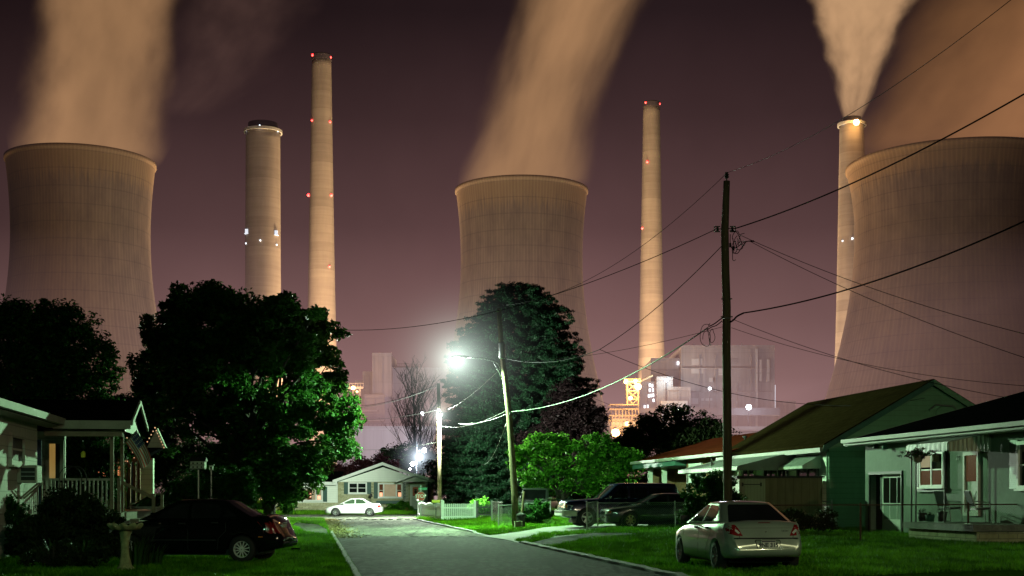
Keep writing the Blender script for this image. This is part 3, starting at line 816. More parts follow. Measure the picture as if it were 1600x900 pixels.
plume('steam_plume', 'bright narrow steam fan spreading upward from the half hidden chimney', 700,
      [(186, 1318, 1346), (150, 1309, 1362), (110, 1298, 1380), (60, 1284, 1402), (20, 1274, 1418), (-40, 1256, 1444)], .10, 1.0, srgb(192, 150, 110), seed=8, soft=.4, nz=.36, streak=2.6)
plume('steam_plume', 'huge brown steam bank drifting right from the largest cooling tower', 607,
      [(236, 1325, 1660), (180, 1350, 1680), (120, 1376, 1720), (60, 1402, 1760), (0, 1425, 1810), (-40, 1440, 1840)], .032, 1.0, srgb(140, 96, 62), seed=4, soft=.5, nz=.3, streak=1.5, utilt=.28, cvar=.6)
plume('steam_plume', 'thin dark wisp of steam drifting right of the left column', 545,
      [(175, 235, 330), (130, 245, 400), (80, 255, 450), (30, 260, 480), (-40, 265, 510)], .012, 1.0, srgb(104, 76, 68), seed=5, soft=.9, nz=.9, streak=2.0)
# low haze over the plant yard: homogeneous slab, plant light put in as emission
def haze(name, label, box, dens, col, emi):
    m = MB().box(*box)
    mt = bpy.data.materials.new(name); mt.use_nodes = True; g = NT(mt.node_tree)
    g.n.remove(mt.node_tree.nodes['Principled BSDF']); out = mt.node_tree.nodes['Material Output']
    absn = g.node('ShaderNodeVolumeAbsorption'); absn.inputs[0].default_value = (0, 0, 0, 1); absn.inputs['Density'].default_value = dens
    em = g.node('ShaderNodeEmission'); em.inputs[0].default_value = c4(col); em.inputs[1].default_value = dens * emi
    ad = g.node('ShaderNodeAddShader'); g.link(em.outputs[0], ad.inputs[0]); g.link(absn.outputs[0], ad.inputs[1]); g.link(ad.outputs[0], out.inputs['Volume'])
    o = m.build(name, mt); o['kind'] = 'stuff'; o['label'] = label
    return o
haze('haze', 'low glowing haze lying over the power plant yard', (-165, 150, 300, 1500, .5, 62), .0018, srgb(148, 112, 110), 1.0)
haze('haze', 'thin higher layer of glowing haze above the plant', (-165.5, 150.5, 330, 1490, 62.5, 120), .0005, srgb(130, 98, 98), 1.0)

haze('haze', 'brighter pinkish glowing haze hanging low over the plant yard', (-120, 110, 455, 1200, .4, 42), .0022, srgb(186, 146, 148), 1.0)

haze('haze', 'faint wide veil of glowing air behind the whole plant', (-900, 900, 900, 1600, .3, 90), .0005, srgb(120, 88, 90), 1.0)
# ================================================================ trees and plants
def leaves_np(centres, radii, n_per, size, flat=.75, aspect=1.7, droop=.0, seed=0, light_dir=None, flatten_cluster=.7):
    """many small leaf faces gathered in clumps round the given centres"""
    r = np.random.default_rng(seed)
    C = np.repeat(np.asarray(centres), n_per, axis=0); Rr = np.repeat(np.asarray(radii), n_per)
    N = len(C)
    q = r.normal(size=(N, 3)); q /= np.linalg.norm(q, axis=1, keepdims=True)
    q *= (r.random(N) ** .45)[:, None]
    q[:, 2] *= flatten_cluster
    pos = C + q * Rr[:, None]
    nrm = r.normal(size=(N, 3)) * (1 - flat) + np.array([0, 0, 1]) * flat + q * .5
    nrm /= np.linalg.norm(nrm, axis=1, keepdims=True)
    ax = r.normal(size=(N, 3)); ax[:, 2] -= droop
    ax -= nrm * (ax * nrm).sum(1)[:, None]; ax /= np.linalg.norm(ax, axis=1, keepdims=True)
    bx = np.cross(nrm, ax)
    L = size * (.6 + .8 * r.random(N)); Wd = L / aspect
    cup = nrm * (L * .12)[:, None]
    v0 = pos - ax * L[:, None] * .5; v2 = pos + ax * L[:, None] * .5 - cup
    v1 = pos + bx * Wd[:, None] * .5 + cup + ax * (L * .05)[:, None]; v3 = pos - bx * Wd[:, None] * .5 + cup + ax * (L * .05)[:, None]
    V = np.stack([v0, v1, v2, v3], 1).reshape(-1, 3)
    Fq = np.arange(N * 4).reshape(-1, 4)
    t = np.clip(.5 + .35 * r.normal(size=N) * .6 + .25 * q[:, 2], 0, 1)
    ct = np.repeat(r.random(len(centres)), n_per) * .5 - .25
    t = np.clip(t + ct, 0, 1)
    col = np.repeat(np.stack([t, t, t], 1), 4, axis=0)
    return V, Fq, col
def fill_lobes(lobes, n, seed, shell=.55, minr=.0):
    """points in the outer part of a set of ellipsoid lobes (cx,cy,cz,rx,ry,rz)"""
    r = np.random.default_rng(seed); vol = np.array([l[3] * l[4] * l[5] for l in lobes]) ** (2 / 3); vol /= vol.sum()
    out = []
    for i in r.choice(len(lobes), n, p=vol):
        cx, cy, cz, rx, ry, rz = lobes[i]
        q = r.normal(size=3); q /= np.linalg.norm(q)
        rad = shell + (1 - shell) * r.random() ** .7
        rad *= 1 + .12 * math.sin(q[0] * 7 + i) * math.cos(q[2] * 6)
        out.append((cx + q[0] * rx * rad, cy + q[1] * ry * rad, cz + q[2] * rz * rad))
    return np.array(out)
def broadleaf(name, label, px, d, lobes_px, trunk_r, bark, leaf, clusters, n_per, size, cr=.55, seed=0, cat='tree', group=None, fork=.35, nlimb=22, flat=.6, aspect=1.7, shell=.5, base_y=None, depth=.9, holes=0, crown_name='crown'):
    """lobes_px: (px, py, rx_px, ry_px[, dy]) outline lobes of the crown"""
    s = d / F; base = P(px, HY, d); base.z = gz(base.x, base.y)
    t = empty(name, tuple(base), 0, label, cat, group)
    lobes = []
    for L in lobes_px:
        c = P(L[0], L[1], d) - base; oy = L[4] if len(L) > 4 else 0
        lobes.append((c.x, oy, c.z, L[2] * s, L[2] * s * depth, L[3] * s))
    rq = random.Random(seed + 99); base_l = list(lobes)
    for (cx, cy, cz, rx, ry, rz_) in base_l:      # small sprays that break the outline
        for _ in range(5):
            a = rq.uniform(-.5, 3.64); e = rq.uniform(-1, 1); k_ = rq.uniform(.16, .34)
            lobes.append((cx + rx * 1.02 * math.cos(a), cy + ry * e * .7, cz + rz_ * 1.02 * math.sin(a), rx * k_, ry * k_, rz_ * k_))
    cen = fill_lobes(lobes, clusters, seed, shell)
    cen = cen[cen[:, 2] > .15]
    rr = cr * (.45 + 1.0 * np.random.default_rng(seed + 1).random(len(cen)))
    V, Fq, col = leaves_np(cen, rr, n_per, size, flat=flat, seed=seed + 2, aspect=aspect)
    keep = np.ones(len(Fq), bool)
    V[:, 2] = np.maximum(V[:, 2], .02)
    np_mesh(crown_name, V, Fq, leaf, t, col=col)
    # trunk and limbs that reach the clumps
    r = random.Random(seed); m = MB()
    top = max(l[2] for l in lobes); zt = top * fork
    lean = (r.uniform(-.2, .2), r.uniform(-.2, .2))
    pts = [(0, 0, -.1), (lean[0] * .2, lean[1] * .2, zt * .4), (lean[0], lean[1], zt), (lean[0] * 1.4, lean[1] * 1.4, top * .95)]
    m.tube(pts, [trunk_r * 1.25, trunk_r, trunk_r * .85, trunk_r * .2], 9)
    idx = list(range(len(cen))); r.shuffle(idx)
    for i in idx[:nlimb]:
        e = Vector(cen[i]); z0 = zt * r.uniform(.75, 1.1)
        if e.z < z0: z0 = max(e.z * .7, zt * .4)
        st = Vector((lean[0] * z0 / zt, lean[1] * z0 / zt, z0)); mid = st.lerp(e, .5) + Vector((0, 0, .12 * (e - st).length)) + Vector((r.uniform(-.2, .2), r.uniform(-.2, .2), 0))
        m.tube([st, mid, e], [trunk_r * .4, trunk_r * .22, trunk_r * .06], 6)
        for _ in range(2):
            j = min(range(len(cen)), key=lambda q: (Vector(cen[q]) - mid).length + r.uniform(0, 2.0))
            m.tube([mid, mid.lerp(Vector(cen[j]), .5) + Vector((0, 0, .1)), Vector(cen[j])], [trunk_r * .2, trunk_r * .12, trunk_r * .04], 5)
    m.build('trunk', bark, t, smooth=True)
    return t
LM = {}
LM['maple'] = leafmat('maple_leaf', (.012, .042, .006), (.04, .14, .018), .35)
LM['magnolia'] = leafmat('magnolia_leaf', (.012, .034, .005), (.045, .10, .012), .2, .5)
LM['dark'] = leafmat('dark_leaf', (.010, .020, .006), (.028, .05, .014), .2)
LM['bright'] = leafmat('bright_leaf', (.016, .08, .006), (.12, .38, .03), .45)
LM['purple'] = leafmat('purple_leaf', (.010, .005, .006), (.024, .012, .014), .25)
LM['needle'] = leafmat('needle', (.003, .012, .005), (.010, .036, .014), .1, .5)
LM['bush'] = leafmat('bush_leaf', (.008, .035, .005), (.025, .10, .012), .25)
LM['iris'] = leafmat('iris_leaf', (.02, .05, .015), (.05, .11, .03), .3, .4)
LM['red'] = leafmat('red_leaf', (.05, .012, .016), (.10, .03, .035), .25)
LM['flower'] = leafmat('flower_petal', (.14, .03, .07), (.28, .10, .15), .1)
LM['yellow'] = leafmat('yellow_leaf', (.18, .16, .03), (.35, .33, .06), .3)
B = M['bark']
# broad maple right of the porch house, lit on its street side
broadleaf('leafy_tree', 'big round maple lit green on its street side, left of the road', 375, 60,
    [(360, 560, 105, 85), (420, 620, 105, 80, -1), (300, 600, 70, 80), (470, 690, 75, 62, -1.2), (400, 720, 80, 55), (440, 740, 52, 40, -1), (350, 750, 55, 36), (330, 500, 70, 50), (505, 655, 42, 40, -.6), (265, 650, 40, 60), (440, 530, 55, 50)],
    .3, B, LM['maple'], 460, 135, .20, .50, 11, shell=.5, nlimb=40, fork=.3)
broadleaf('magnolia_tree', 'taller dark magnolia with big leaves rising behind the round maple', 420, 67,
    [(320, 520, 75, 60), (420, 520, 75, 55), (480, 560, 55, 55), (505, 620, 48, 55), (525, 690, 35, 38), (280, 580, 55, 60), (300, 490, 42, 36), (250, 520, 22, 40), (440, 490, 40, 32), (240, 600, 20, 30), (545, 665, 12, 20), (425, 770, 40, 28), (470, 745, 34, 30)],
    .28, B, LM['magnolia'], 480, 75, .30, .48, 23, shell=.45, nlimb=40, fork=.3, aspect=2.1, flat=.35)
broadleaf('leafy_tree', 'dark tree rising behind the porch house roof at far left', 70, 52,
    [(40, 560, 70, 70), (105, 545, 62, 62), (150, 590, 36, 50), (20, 520, 45, 42), (90, 510, 35, 34), (-30, 580, 60, 80), (120, 640, 60, 50), (60, 650, 60, 50)],
    .26, B, LM['maple'], 640, 80, .16, .5, 31, shell=.45, nlimb=26)
broadleaf('leafy_tree', 'black tree mass filling the gap between porch house and maple', 215, 78,
    [(215, 690, 50, 60), (235, 650, 35, 40), (190, 730, 40, 50), (260, 710, 40, 60), (205, 640, 20, 18)], .22, B, LM['dark'], 330, 70, .2, .6, 37, shell=.3, nlimb=16)
broadleaf('leafy_tree', 'dark tree under the maple behind the white birdhouse', 320, 84,
    [(300, 720, 60, 40), (370, 725, 60, 45), (430, 730, 40, 50), (250, 740, 40, 30)], .2, B, LM['dark'], 300, 60, .22, .6, 38, shell=.3, nlimb=12)
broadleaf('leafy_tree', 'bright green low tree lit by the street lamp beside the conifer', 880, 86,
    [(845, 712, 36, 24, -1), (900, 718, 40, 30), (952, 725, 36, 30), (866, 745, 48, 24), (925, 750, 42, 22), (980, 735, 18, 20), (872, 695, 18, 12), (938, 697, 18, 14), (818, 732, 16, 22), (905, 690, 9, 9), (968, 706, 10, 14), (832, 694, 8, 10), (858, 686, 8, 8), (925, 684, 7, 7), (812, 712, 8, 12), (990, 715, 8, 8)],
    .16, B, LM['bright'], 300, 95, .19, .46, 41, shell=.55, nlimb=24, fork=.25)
broadleaf('purple_leaf_tree', 'dark purple leaved tree between conifer and bright green tree', 880, 110,
    [(885, 650, 38, 40), (905, 660, 32, 30), (870, 690, 50, 40), (925, 668, 16, 14), (915, 700, 30, 24)], .18, B, LM['purple'], 620, 70, .2, .6, 43, shell=.35)
broadleaf('leafy_tree', 'dark rounded tree behind the red roofed house', 1050, 118,
    [(1000, 685, 32, 28), (1050, 672, 40, 30), (1095, 675, 38, 28), (1125, 690, 22, 26), (980, 710, 36, 26), (1070, 700, 60, 30)],
    .25, B, LM['dark'], 460, 60, .27, .9, 47, shell=.4)
broadleaf('red_leaf_tree', 'low wine red tree behind the left wing of the stone house', 560, 138,
    [(535, 735, 22, 14), (570, 729, 24, 13), (600, 728, 18, 12), (560, 742, 40, 14)], .14, B, LM['red'], 190, 50, .26, .6, 51, shell=.3, nlimb=10)
broadleaf('leafy_tree', 'dark shrubby tree behind the stone house roof beside the bare tree', 628, 145,
    [(628, 715, 32, 22), (655, 725, 24, 18), (605, 722, 14, 12)], .16, B, LM['dark'], 210, 50, .25, .7, 53, shell=.3, nlimb=10)
broadleaf('red_leaf_tree', 'sparse reddish tree standing between light pole and conifer', 700, 128,
    [(705, 690, 22, 40), (690, 735, 20, 30), (715, 720, 18, 40)], .14, B, LM['red'], 130, 22, .2, .8, 57, shell=.2, nlimb=24)
broadleaf('leafy_tree', 'black tree behind the porch right of the stone house', 705, 134,
    [(705, 755, 26, 28), (680, 745, 20, 22), (725, 760, 20, 28)], .14, B, LM['dark'], 240, 50, .22, .6, 59, shell=.3, nlimb=8)
for i, (px, d, top, rx, lab) in enumerate([(1040, 132, 740, 70, 'dark hedge tree far behind the parked truck'), (950, 128, 752, 60, 'dark hedge tree behind the bright green tree')]):
    broadleaf('leafy_tree', lab, px, d, [(px, top + 20, rx, 26), (px - 40, top + 24, 40, 24), (px + 30, top + 24, 44, 24)], .15, B, LM['dark'], 240, 40, .27, .8, 70 + i, shell=.3, nlimb=6)

broadleaf('leafy_tree', 'dark leafy tree seen through the open porch at left', 128, 47,
    [(100, 710, 34, 40), (140, 715, 36, 44), (165, 700, 26, 34), (120, 760, 50, 34), (85, 740, 30, 40)], .14, B, LM['bush'], 260, 70, .13, .4, 61, shell=.3, nlimb=10)
def conifer(px, d, prof, label, seed=5):
    """prof: (py, left_px, right_px) outline from top to bottom"""
    s = d / F; base = P(px, HY, d); base.z = gz(base.x, base.y); r = random.Random(seed)
    t = empty('conifer_tree', tuple(base), 0, label, 'tree')
    ys = [p[0] for p in prof]; xl = [p[1] for p in prof]; xr = [p[2] for p in prof]
    m = MB(); ztop = EYE + (HY - ys[0]) * s
    m.tube([(0, 0, -.1), (0, 0, ztop * .5), (.2, 0, ztop * .97)], [.42, .28, .05], 9)
    cen = []; rad = []
    z = .6
    while z < ztop:
        py = HY - (z - EYE) / s
        L = (px - np.interp(py, ys, xl)) * s; Rr = (np.interp(py, ys, xr) - px) * s
        n = max(5, int(4 + (L + Rr) * 1.5)); ph = r.uniform(0, 6.28)
        for i in range(n):
            a = ph + 2 * math.pi * i / n + r.uniform(-.2, .2); ca, sa = math.cos(a), math.sin(a)
            R_ = (Rr if ca > 0 else L) * abs(ca) + (L + Rr) / 2 * abs(sa) * .9
            R_ = max(.25, R_ * r.uniform(.78, 1.1))
            tip = Vector((ca * R_, sa * R_, z - .05 * R_ + .12 * r.uniform(0, R_ * .4)))
            if i % 2 == 0: m.tube([(0, 0, z + .2), tip * .55 + Vector((0, 0, z * .45 - .1)), tip], [.06, .04, .012], 4)
            k = max(2, int(R_ / .42))
            for j in range(k):
                f = .3 + .7 * (j + 1) / k
                cen.append((tip.x * f + r.uniform(-.2, .2), tip.y * f + r.uniform(-.2, .2), z + (tip.z - z) * f - .12 * f + r.uniform(-.15, .15)))
                rad.append(.42 - .2 * f + r.uniform(0, .14))
        z += .36 + .1 * (ztop - z) / ztop
    cen = np.array(cen); rad = np.array(rad)
    V, Fq, col = leaves_np(cen, rad, 44, .26, flat=.35, aspect=3.6, droop=.7, seed=seed, flatten_cluster=.55)
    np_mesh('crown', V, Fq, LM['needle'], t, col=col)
    m.build('trunk', B, t, smooth=True)
conifer(812, 116, [(440, 800, 824), (452, 775, 848), (475, 757, 868), (500, 742, 880), (530, 730, 888), (565, 722, 893), (590, 715, 905), (620, 722, 912), (650, 712, 915), (680, 708, 912), (720, 700, 900), (760, 700, 890), (800, 705, 880)],
        'huge dark conifer standing behind the main street lamp')

def bare_tree(px, d, top, w, label, seed=3, r0=.16, n0=3):
    s = d / F; base = P(px, HY, d); base.z = gz(base.x, base.y); r = random.Random(seed); H = EYE + (HY - top) * s
    t = empty('bare_tree', tuple(base), 0, label, 'tree')
    trunk = MB(); tw = MB()
    def grow(p, dr, L, rad, lev):
        n = 4; pts = [p]; q = p; dd = dr.normalized()
        for i in range(n):
            dd = (dd + Vector((r.uniform(-.12, .12), r.uniform(-.12, .12), .07))).normalized()
            q = q + dd * L / n; pts.append(q)
        (trunk if lev < 1 else tw).tube(pts, [rad * (1 - .6 * i / n) for i in range(n + 1)], 5 if lev > 1 else 7, cap=lev < 2)
        if lev >= 4: return
        k = [11, 7, 5, 3][lev]
        for i in range(k):
            f = .25 + .75 * (i + r.random() * .6) / k
            b = pts[0].lerp(pts[-1], min(f, 1)); a = r.uniform(0, 6.28)
            up = [1.3, 1.0, .8, .7][lev]
            grow(b, Vector((math.cos(a) * w, math.sin(a) * w, up)) * .5 + dd * .5, L * [.5, .5, .5, .5][lev] * r.uniform(.7, 1.1) * (1.15 - .45 * f), rad * (.42 if lev else .33), lev + 1)
    for i in range(n0):
        grow(Vector((r.uniform(-.4, .4) * i, 0, 0)), Vector((r.uniform(-.08, .08), r.uniform(-.05, .05), 1)), H * (.93 if i == 0 else .85), r0 * (1 if i == 0 else .8), 0)
    trunk.build('trunk', B, t, smooth=True); tw.build('crown', M['twig'], t)
M['twig'] = mat('twig', (.07, .045, .04), .8, .3, 4, .2)
bare_tree(650, 150, 600, 1.5, 'leafless tree with fine upright twigs behind the stone house', 3, .22)

# ---------------------------------------------------------------- shrubs
def shrub(label, px, py, d, rx, ry, leaf, n=200, per=70, size=.07, cr=.2, seed=1, name='shrub', shell=.5, lobes=None, cat='bush', kind=None, z0=0):
    lobes = lobes or [(px, py, rx, ry), (px - rx * .4, py + ry * .25, rx * .6, ry * .7), (px + rx * .45, py + ry * .2, rx * .55, ry * .75)]
    return broadleaf(name, label, px, d, lobes, .03, B, leaf, n, per, size, cr, seed, cat=cat, nlimb=26, fork=.2, shell=shell, flat=.4, crown_name='foliage')
shrub('clipped round dark bush between gray sedan and utility pole', 1112, 778, 47, 42, 34, LM['bush'], 330, 90, .075, .2, 81, shell=.8, lobes=[(1112, 790, 41, 44), (1112, 775, 36, 30), (1098, 800, 30, 34), (1128, 800, 28, 30)])
shrub('rounded green bush behind the black sedan roof', 372, 762, 46, 26, 28, LM['bush'], 220, 80, .075, .18, 82, shell=.75, lobes=[(372, 765, 24, 30), (362, 790, 30, 40)])
shrub('dark loose bush left of the rounded green bush', 315, 775, 45, 40, 26, LM['bush'], 220, 80, .08, .22, 83, lobes=[(318, 770, 36, 30), (295, 785, 40, 34), (340, 760, 20, 20)])
shrub('big dark bush before the porch railing at lower left', 115, 840, 30.5, 70, 60, LM['dark'], 520, 130, .07, .16, 84, lobes=[(110, 830, 55, 52), (75, 850, 40, 40), (150, 845, 38, 46), (128, 800, 26, 24), (60, 870, 40, 30)])
shrub('low dark plant with upright stems against the siding at far left', 22, 830, 31, 26, 40, LM['bush'], 160, 80, .07, .14, 85, lobes=[(18, 825, 20, 40), (38, 850, 22, 30), (8, 800, 12, 20)])
shrub('dark feathery plant by the bottom edge left of the birdbath', 78, 885, 26.4, 40, 26, LM['dark'], 180, 80, .06, .13, 86, lobes=[(60, 885, 30, 24), (110, 880, 34, 32), (150, 885, 26, 26)])
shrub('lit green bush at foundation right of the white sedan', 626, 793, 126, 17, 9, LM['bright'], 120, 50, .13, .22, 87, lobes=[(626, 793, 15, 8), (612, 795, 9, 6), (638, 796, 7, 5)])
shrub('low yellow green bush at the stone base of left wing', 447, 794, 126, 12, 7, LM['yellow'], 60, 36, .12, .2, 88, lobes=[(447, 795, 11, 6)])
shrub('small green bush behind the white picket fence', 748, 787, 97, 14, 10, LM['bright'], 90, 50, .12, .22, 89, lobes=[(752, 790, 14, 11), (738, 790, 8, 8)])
shrub('small round pale shrub at the porch steps of stone house', 636, 799, 125, 4, 4, LM['yellow'], 30, 30, .09, .1, 90, lobes=[(636, 798.5, 4, 3.5)])
shrub('dark overgrown vines clinging to the chain link panel', 828, 800, 64.6, 22, 18, LM['bush'], 200, 50, .09, .16, 91, lobes=[(832, 802, 20, 15), (812, 806, 12, 11), (845, 800, 12, 15)])
shrub('straggly dark plants along the house behind the garden fence', 1256, 812, 46, 30, 18, LM['dark'], 110, 40, .09, .2, 92, lobes=[(1230, 815, 30, 16), (1285, 815, 24, 20)])
shrub('dark bush beside the left end of the porch slab at far right', 1596, 850, 37, 12, 24, LM['dark'], 60, 50, .08, .15, 93, lobes=[(1600, 845, 12, 18)])

def blades(label, spots, leaf, n, h, seed, name='iris_clump'):
    r = random.Random(seed); x0, y0 = spots
    t = empty(name, (x0, y0, gz(x0, y0)), 0, label, 'plant')
    V = []; Fc = []; C = []
    for i in range(n):
        a = r.uniform(0, 6.28); d0 = r.random() ** .6 * .28; bx, by = math.cos(a) * d0, math.sin(a) * d0
        ln = h * r.uniform(.6, 1.1); out = r.uniform(.1, .55) * ln; w = .02
        dx, dy = math.cos(a + r.uniform(-.6, .6)), math.sin(a + r.uniform(-.6, .6)); px_, py_ = -dy, dx
        k = len(V); tint = r.random()
        for j in range(5):
            f = j / 4; ww = w * (1 - f ** 2) + .002
            x = bx + dx * out * f * f; y = by + dy * out * f * f; z = ln * (f - .18 * f ** 3)
            V += [(x - px_ * ww, y - py_ * ww, z), (x + px_ * ww, y + py_ * ww, z)]; C += [(tint,) * 3] * 2
        Fc += [(k + 2 * j, k + 2 * j + 1, k + 2 * j + 3, k + 2 * j + 2) for j in range(4)]
    np_mesh('leaves', V, Fc, leaf, t, col=np.array(C))
for i, (px, d, n, h, lab) in enumerate([(212, 27.6, 70, .85, 'sword leaved iris clump right behind the birdbath'), (232, 28.2, 50, .6, 'lower iris clump between birdbath and black sedan'), (130, 26.6, 60, .75, 'dark iris clump at bottom edge left of birdbath'), (88, 26.8, 50, .7, 'dark iris clump leftmost along the bottom edge')]):
    p = P(px, 900, d); blades(lab, (p.x, d), LM['iris'], n, h, 60 + i)

# ---------------------------------------------------------------- grass and fallen leaves
def inpoly(x, y, poly):
    c = np.zeros(len(x), bool); j = len(poly) - 1
    for i in range(len(poly)):
        xi, yi = poly[i][:2]; xj, yj = poly[j][:2]
        c ^= ((yi > y) != (yj > y)) & (x < (xj - xi) * (y - yi) / (yj - yi + 1e-12) + xi); j = i
    return c
LM['grass'] = leafmat('grass_blade', (.03, .10, .003), (.14, .38, .012), .3, .6)
def grass(name, label, poly, n, holes=(), seed=0, h=.055):
    r = np.random.default_rng(seed); P2 = np.array([p[:2] for p in poly]); lo, hi = P2.min(0), P2.max(0)
    # denser towards the camera
    y = lo[1] * (hi[1] / lo[1]) ** r.random(n * 2); x = lo[0] + (hi[0] - lo[0]) * r.random(n * 2)
    k = inpoly(x, y, poly)
    for hpoly in holes: k &= ~inpoly(x, y, hpoly)
    x, y = x[k][:n], y[k][:n]; N = len(x)
    cl = np.array([noise.noise(Vector((a * .8, b * .8, seed))) for a, b in zip(x, y)])
    cl2 = np.array([noise.noise(Vector((a * .15, b * .15, seed + 5))) for a, b in zip(x, y)])
    hh = h * (.6 + .8 * r.random(N)) * (1 + .5 * cl) * (1 + (y / 45)) 
    w = .006 * (1 + y / 25)
    a = r.random(N) * 6.283; lx, ly = r.normal(size=N) * .5 * hh, r.normal(size=N) * .5 * hh
    z0 = np.array([gz(a_, b_) for a_, b_ in zip(x, y)])
    v0 = np.stack([x - np.cos(a) * w, y - np.sin(a) * w, z0], 1); v1 = np.stack([x + np.cos(a) * w, y + np.sin(a) * w, z0], 1)
    v2 = np.stack([x + lx, y + ly, z0 + hh], 1)
    V = np.stack([v0, v1, v2], 1).reshape(-1, 3)
    cl3 = np.array([noise.noise(Vector((a * 2.6, b * .9, seed + 9))) for a, b in zip(x, y)])
    t = np.clip(.40 + .15 * r.normal(size=N) + .6 * cl + .7 * cl2 + .6 * cl3, 0, 1)
    o = np_mesh(name, V, np.arange(N * 3).reshape(-1, 3), LM['grass'], None, col=np.repeat(np.stack([t] * 3, 1), 3, axis=0))
    tag(o, label, 'grass', None, 'stuff')
driveholes = [[GT(752, 838.5), GT(801, 846), GT(845, 836), GT(916, 829.5), GT(1010, 825), GT(1075, 819.5), GT(905, 821), GT(850, 825), GT(752, 837)],
              [GT(822, 850), GT(858, 855.5), GT(905, 845), GT(985, 838), GT(1000, 834), GT(930, 833.5), GT(870, 839)]]
pathhole = [[GT(462, 817), GT(498, 820), GT(512, 828), GT(514, 837), GT(478, 833), GT(455, 823)]]
def kedge(b): return S(AR + .17, b)
grass('grass', 'short lawn grass right of the road', [kedge(24), kedge(92), S(24, 92), S(24, 40), S(24, 24)], 300000, driveholes, 1)
grass('grass', 'short lawn grass left of the road', [S(AL - .2, 24), S(AL - .2, 92), S(-7, 92), S(-7, 24)], 190000, pathhole, 2)
grass('grass', 'strip of lawn before the stone house', [(-24, 118, 0), (0, 117, 0), (0, 128, 0), (-24, 128, 0)], 25000, [], 3, .07)
r = np.random.default_rng(9); N = 2600
b = 50 + 44 * r.random(N); a = AL + np.abs(r.normal(size=N)) * .5 - .15
b2 = 30 + 62 * r.random(260); a2 = AL + (AR - AL) * r.random(260)

c = np.stack([a * CT - b * ST, a * ST + b * CT, np.full(len(a), .022)], 1)
V, Fq, col = leaves_np(c, np.full(len(c), .01), 1, .09, flat=.93, seed=4, aspect=1.3)
LM['fallen'] = leafmat('fallen_leaf', (.12, .10, .03), (.30, .26, .10), .1, .7)
o = np_mesh('fallen_leaves', V, Fq, LM['fallen'], None, col=col); tag(o, 'fallen yellow leaves scattered along the left road edge', 'leaves', None, 'stuff')
# ================================================================ cars
def carpaint(name, col, metal=.35, rough=.28, coat=1.0, flake=.1):
    m, g, bs, out = newmat(name)
    co = g.coord(); n = g.noise(co, 1.2, 4); n2 = g.noise(co, 40, 2)
    f = g.math('MULTIPLY_ADD', n, .7, g.math('MULTIPLY', n2, .3))
    g.link(g.ramp(f, [(.3, tuple(c * (1 - flake) for c in col)), (.7, tuple(min(1, c * (1 + flake)) for c in col))]), bs.inputs['Base Color'])
    bs.inputs['Metallic'].default_value = metal
    g.link(g.math('MULTIPLY_ADD', n, .12, rough - .06), bs.inputs['Roughness'])
    bs.inputs['Coat Weight'].default_value = coat; bs.inputs['Coat Roughness'].default_value = .06
    return m
M['paint_silver'] = carpaint('paint_silver', (.50, .60, .52), .6, .33)
M['paint_black'] = carpaint('paint_black', (.003, .005, .004), 0, .10, coat=0)
M['paint_black'].node_tree.nodes['Principled BSDF'].inputs['Specular IOR Level'].default_value = .25
_b = M['paint_black'].node_tree; _b.links.remove(_b.nodes['Principled BSDF'].inputs['Roughness'].links[0]); _b.nodes['Principled BSDF'].inputs['Roughness'].default_value = .02
M['paint_white'] = carpaint('paint_white', (.50, .52, .49), 0, .35)
M['paint_blue'] = carpaint('paint_dark_blue', (.012, .018, .06), .4, .25)
M['paint_gray'] = carpaint('paint_dark_gray', (.035, .040, .05), .5, .3)
M['tail_red'] = mat('tail_lens_red', (.22, .010, .012), .12, .4, 18, .1, coat=1)
M['tail_clear'] = mat('tail_lens_clear', (.5, .5, .5), .15, .3, 20, .1, coat=1)
M['amber'] = mat('amber_lens', (.5, .16, .03), .2, .3, 10, .05, coat=1)
M['plate_white'] = mat('plate_white', (.62, .62, .58), .4, .08, 3, .05)
M['plate_blue'] = mat('plate_dark', (.03, .03, .06), .4, .1, 3, .05)
M['plate_gold'] = mat('plate_ink', (.03, .03, .05), .5, .1, 3, .0)
M['badge'] = mat('badge_dark', (.05, .055, .05), .4, .1, 5, .0)
M['head_lens'] = mat('head_lens', (.5, .52, .5), .1, .3, 20, .1, metal=.3, coat=1)
M['rim_dull'] = mat('rim_dull', (.16, .16, .16), .4, .2, 10, .05, metal=.5)
M['rim_bright'] = mat('rim_bright', (.8, .82, .8), .35, .1, 10, .05, metal=.2)
M['rim_gold'] = mat('rim_gold', (.55, .45, .25), .35, .1, 10, .05, metal=.8)
lerp = lambda a, b, t: a + (b - a) * t
def itp(tab, x):
    return float(np.interp(x, [p[0] for p in tab], [p[1] for p in tab]))
def sm_itp(tab, x):
    h = .05; return (itp(tab, x - h) + itp(tab, x) * 2 + itp(tab, x + h)) / 4
def text_mesh(name, body, size, mt, parent, loc, rot, extrude=.002, align='CENTER', bold=.0):
    cu = bpy.data.curves.new(name, 'FONT'); cu.body = body; cu.size = size; cu.extrude = extrude; cu.align_x = align; cu.align_y = 'CENTER'; cu.offset = bold
    o = bpy.data.objects.new(name, cu); COL.objects.link(o)
    bpy.context.view_layer.update()
    me = bpy.data.meshes.new_from_object(o.evaluated_get(bpy.context.evaluated_depsgraph_get()))
    COL.objects.unlink(o); bpy.data.objects.remove(o); me.materials.clear(); me.materials.append(mt)
    q = bpy.data.objects.new(name, me); COL.objects.link(q); q.parent = parent; q.location = loc; q.rotation_euler = rot
    return q

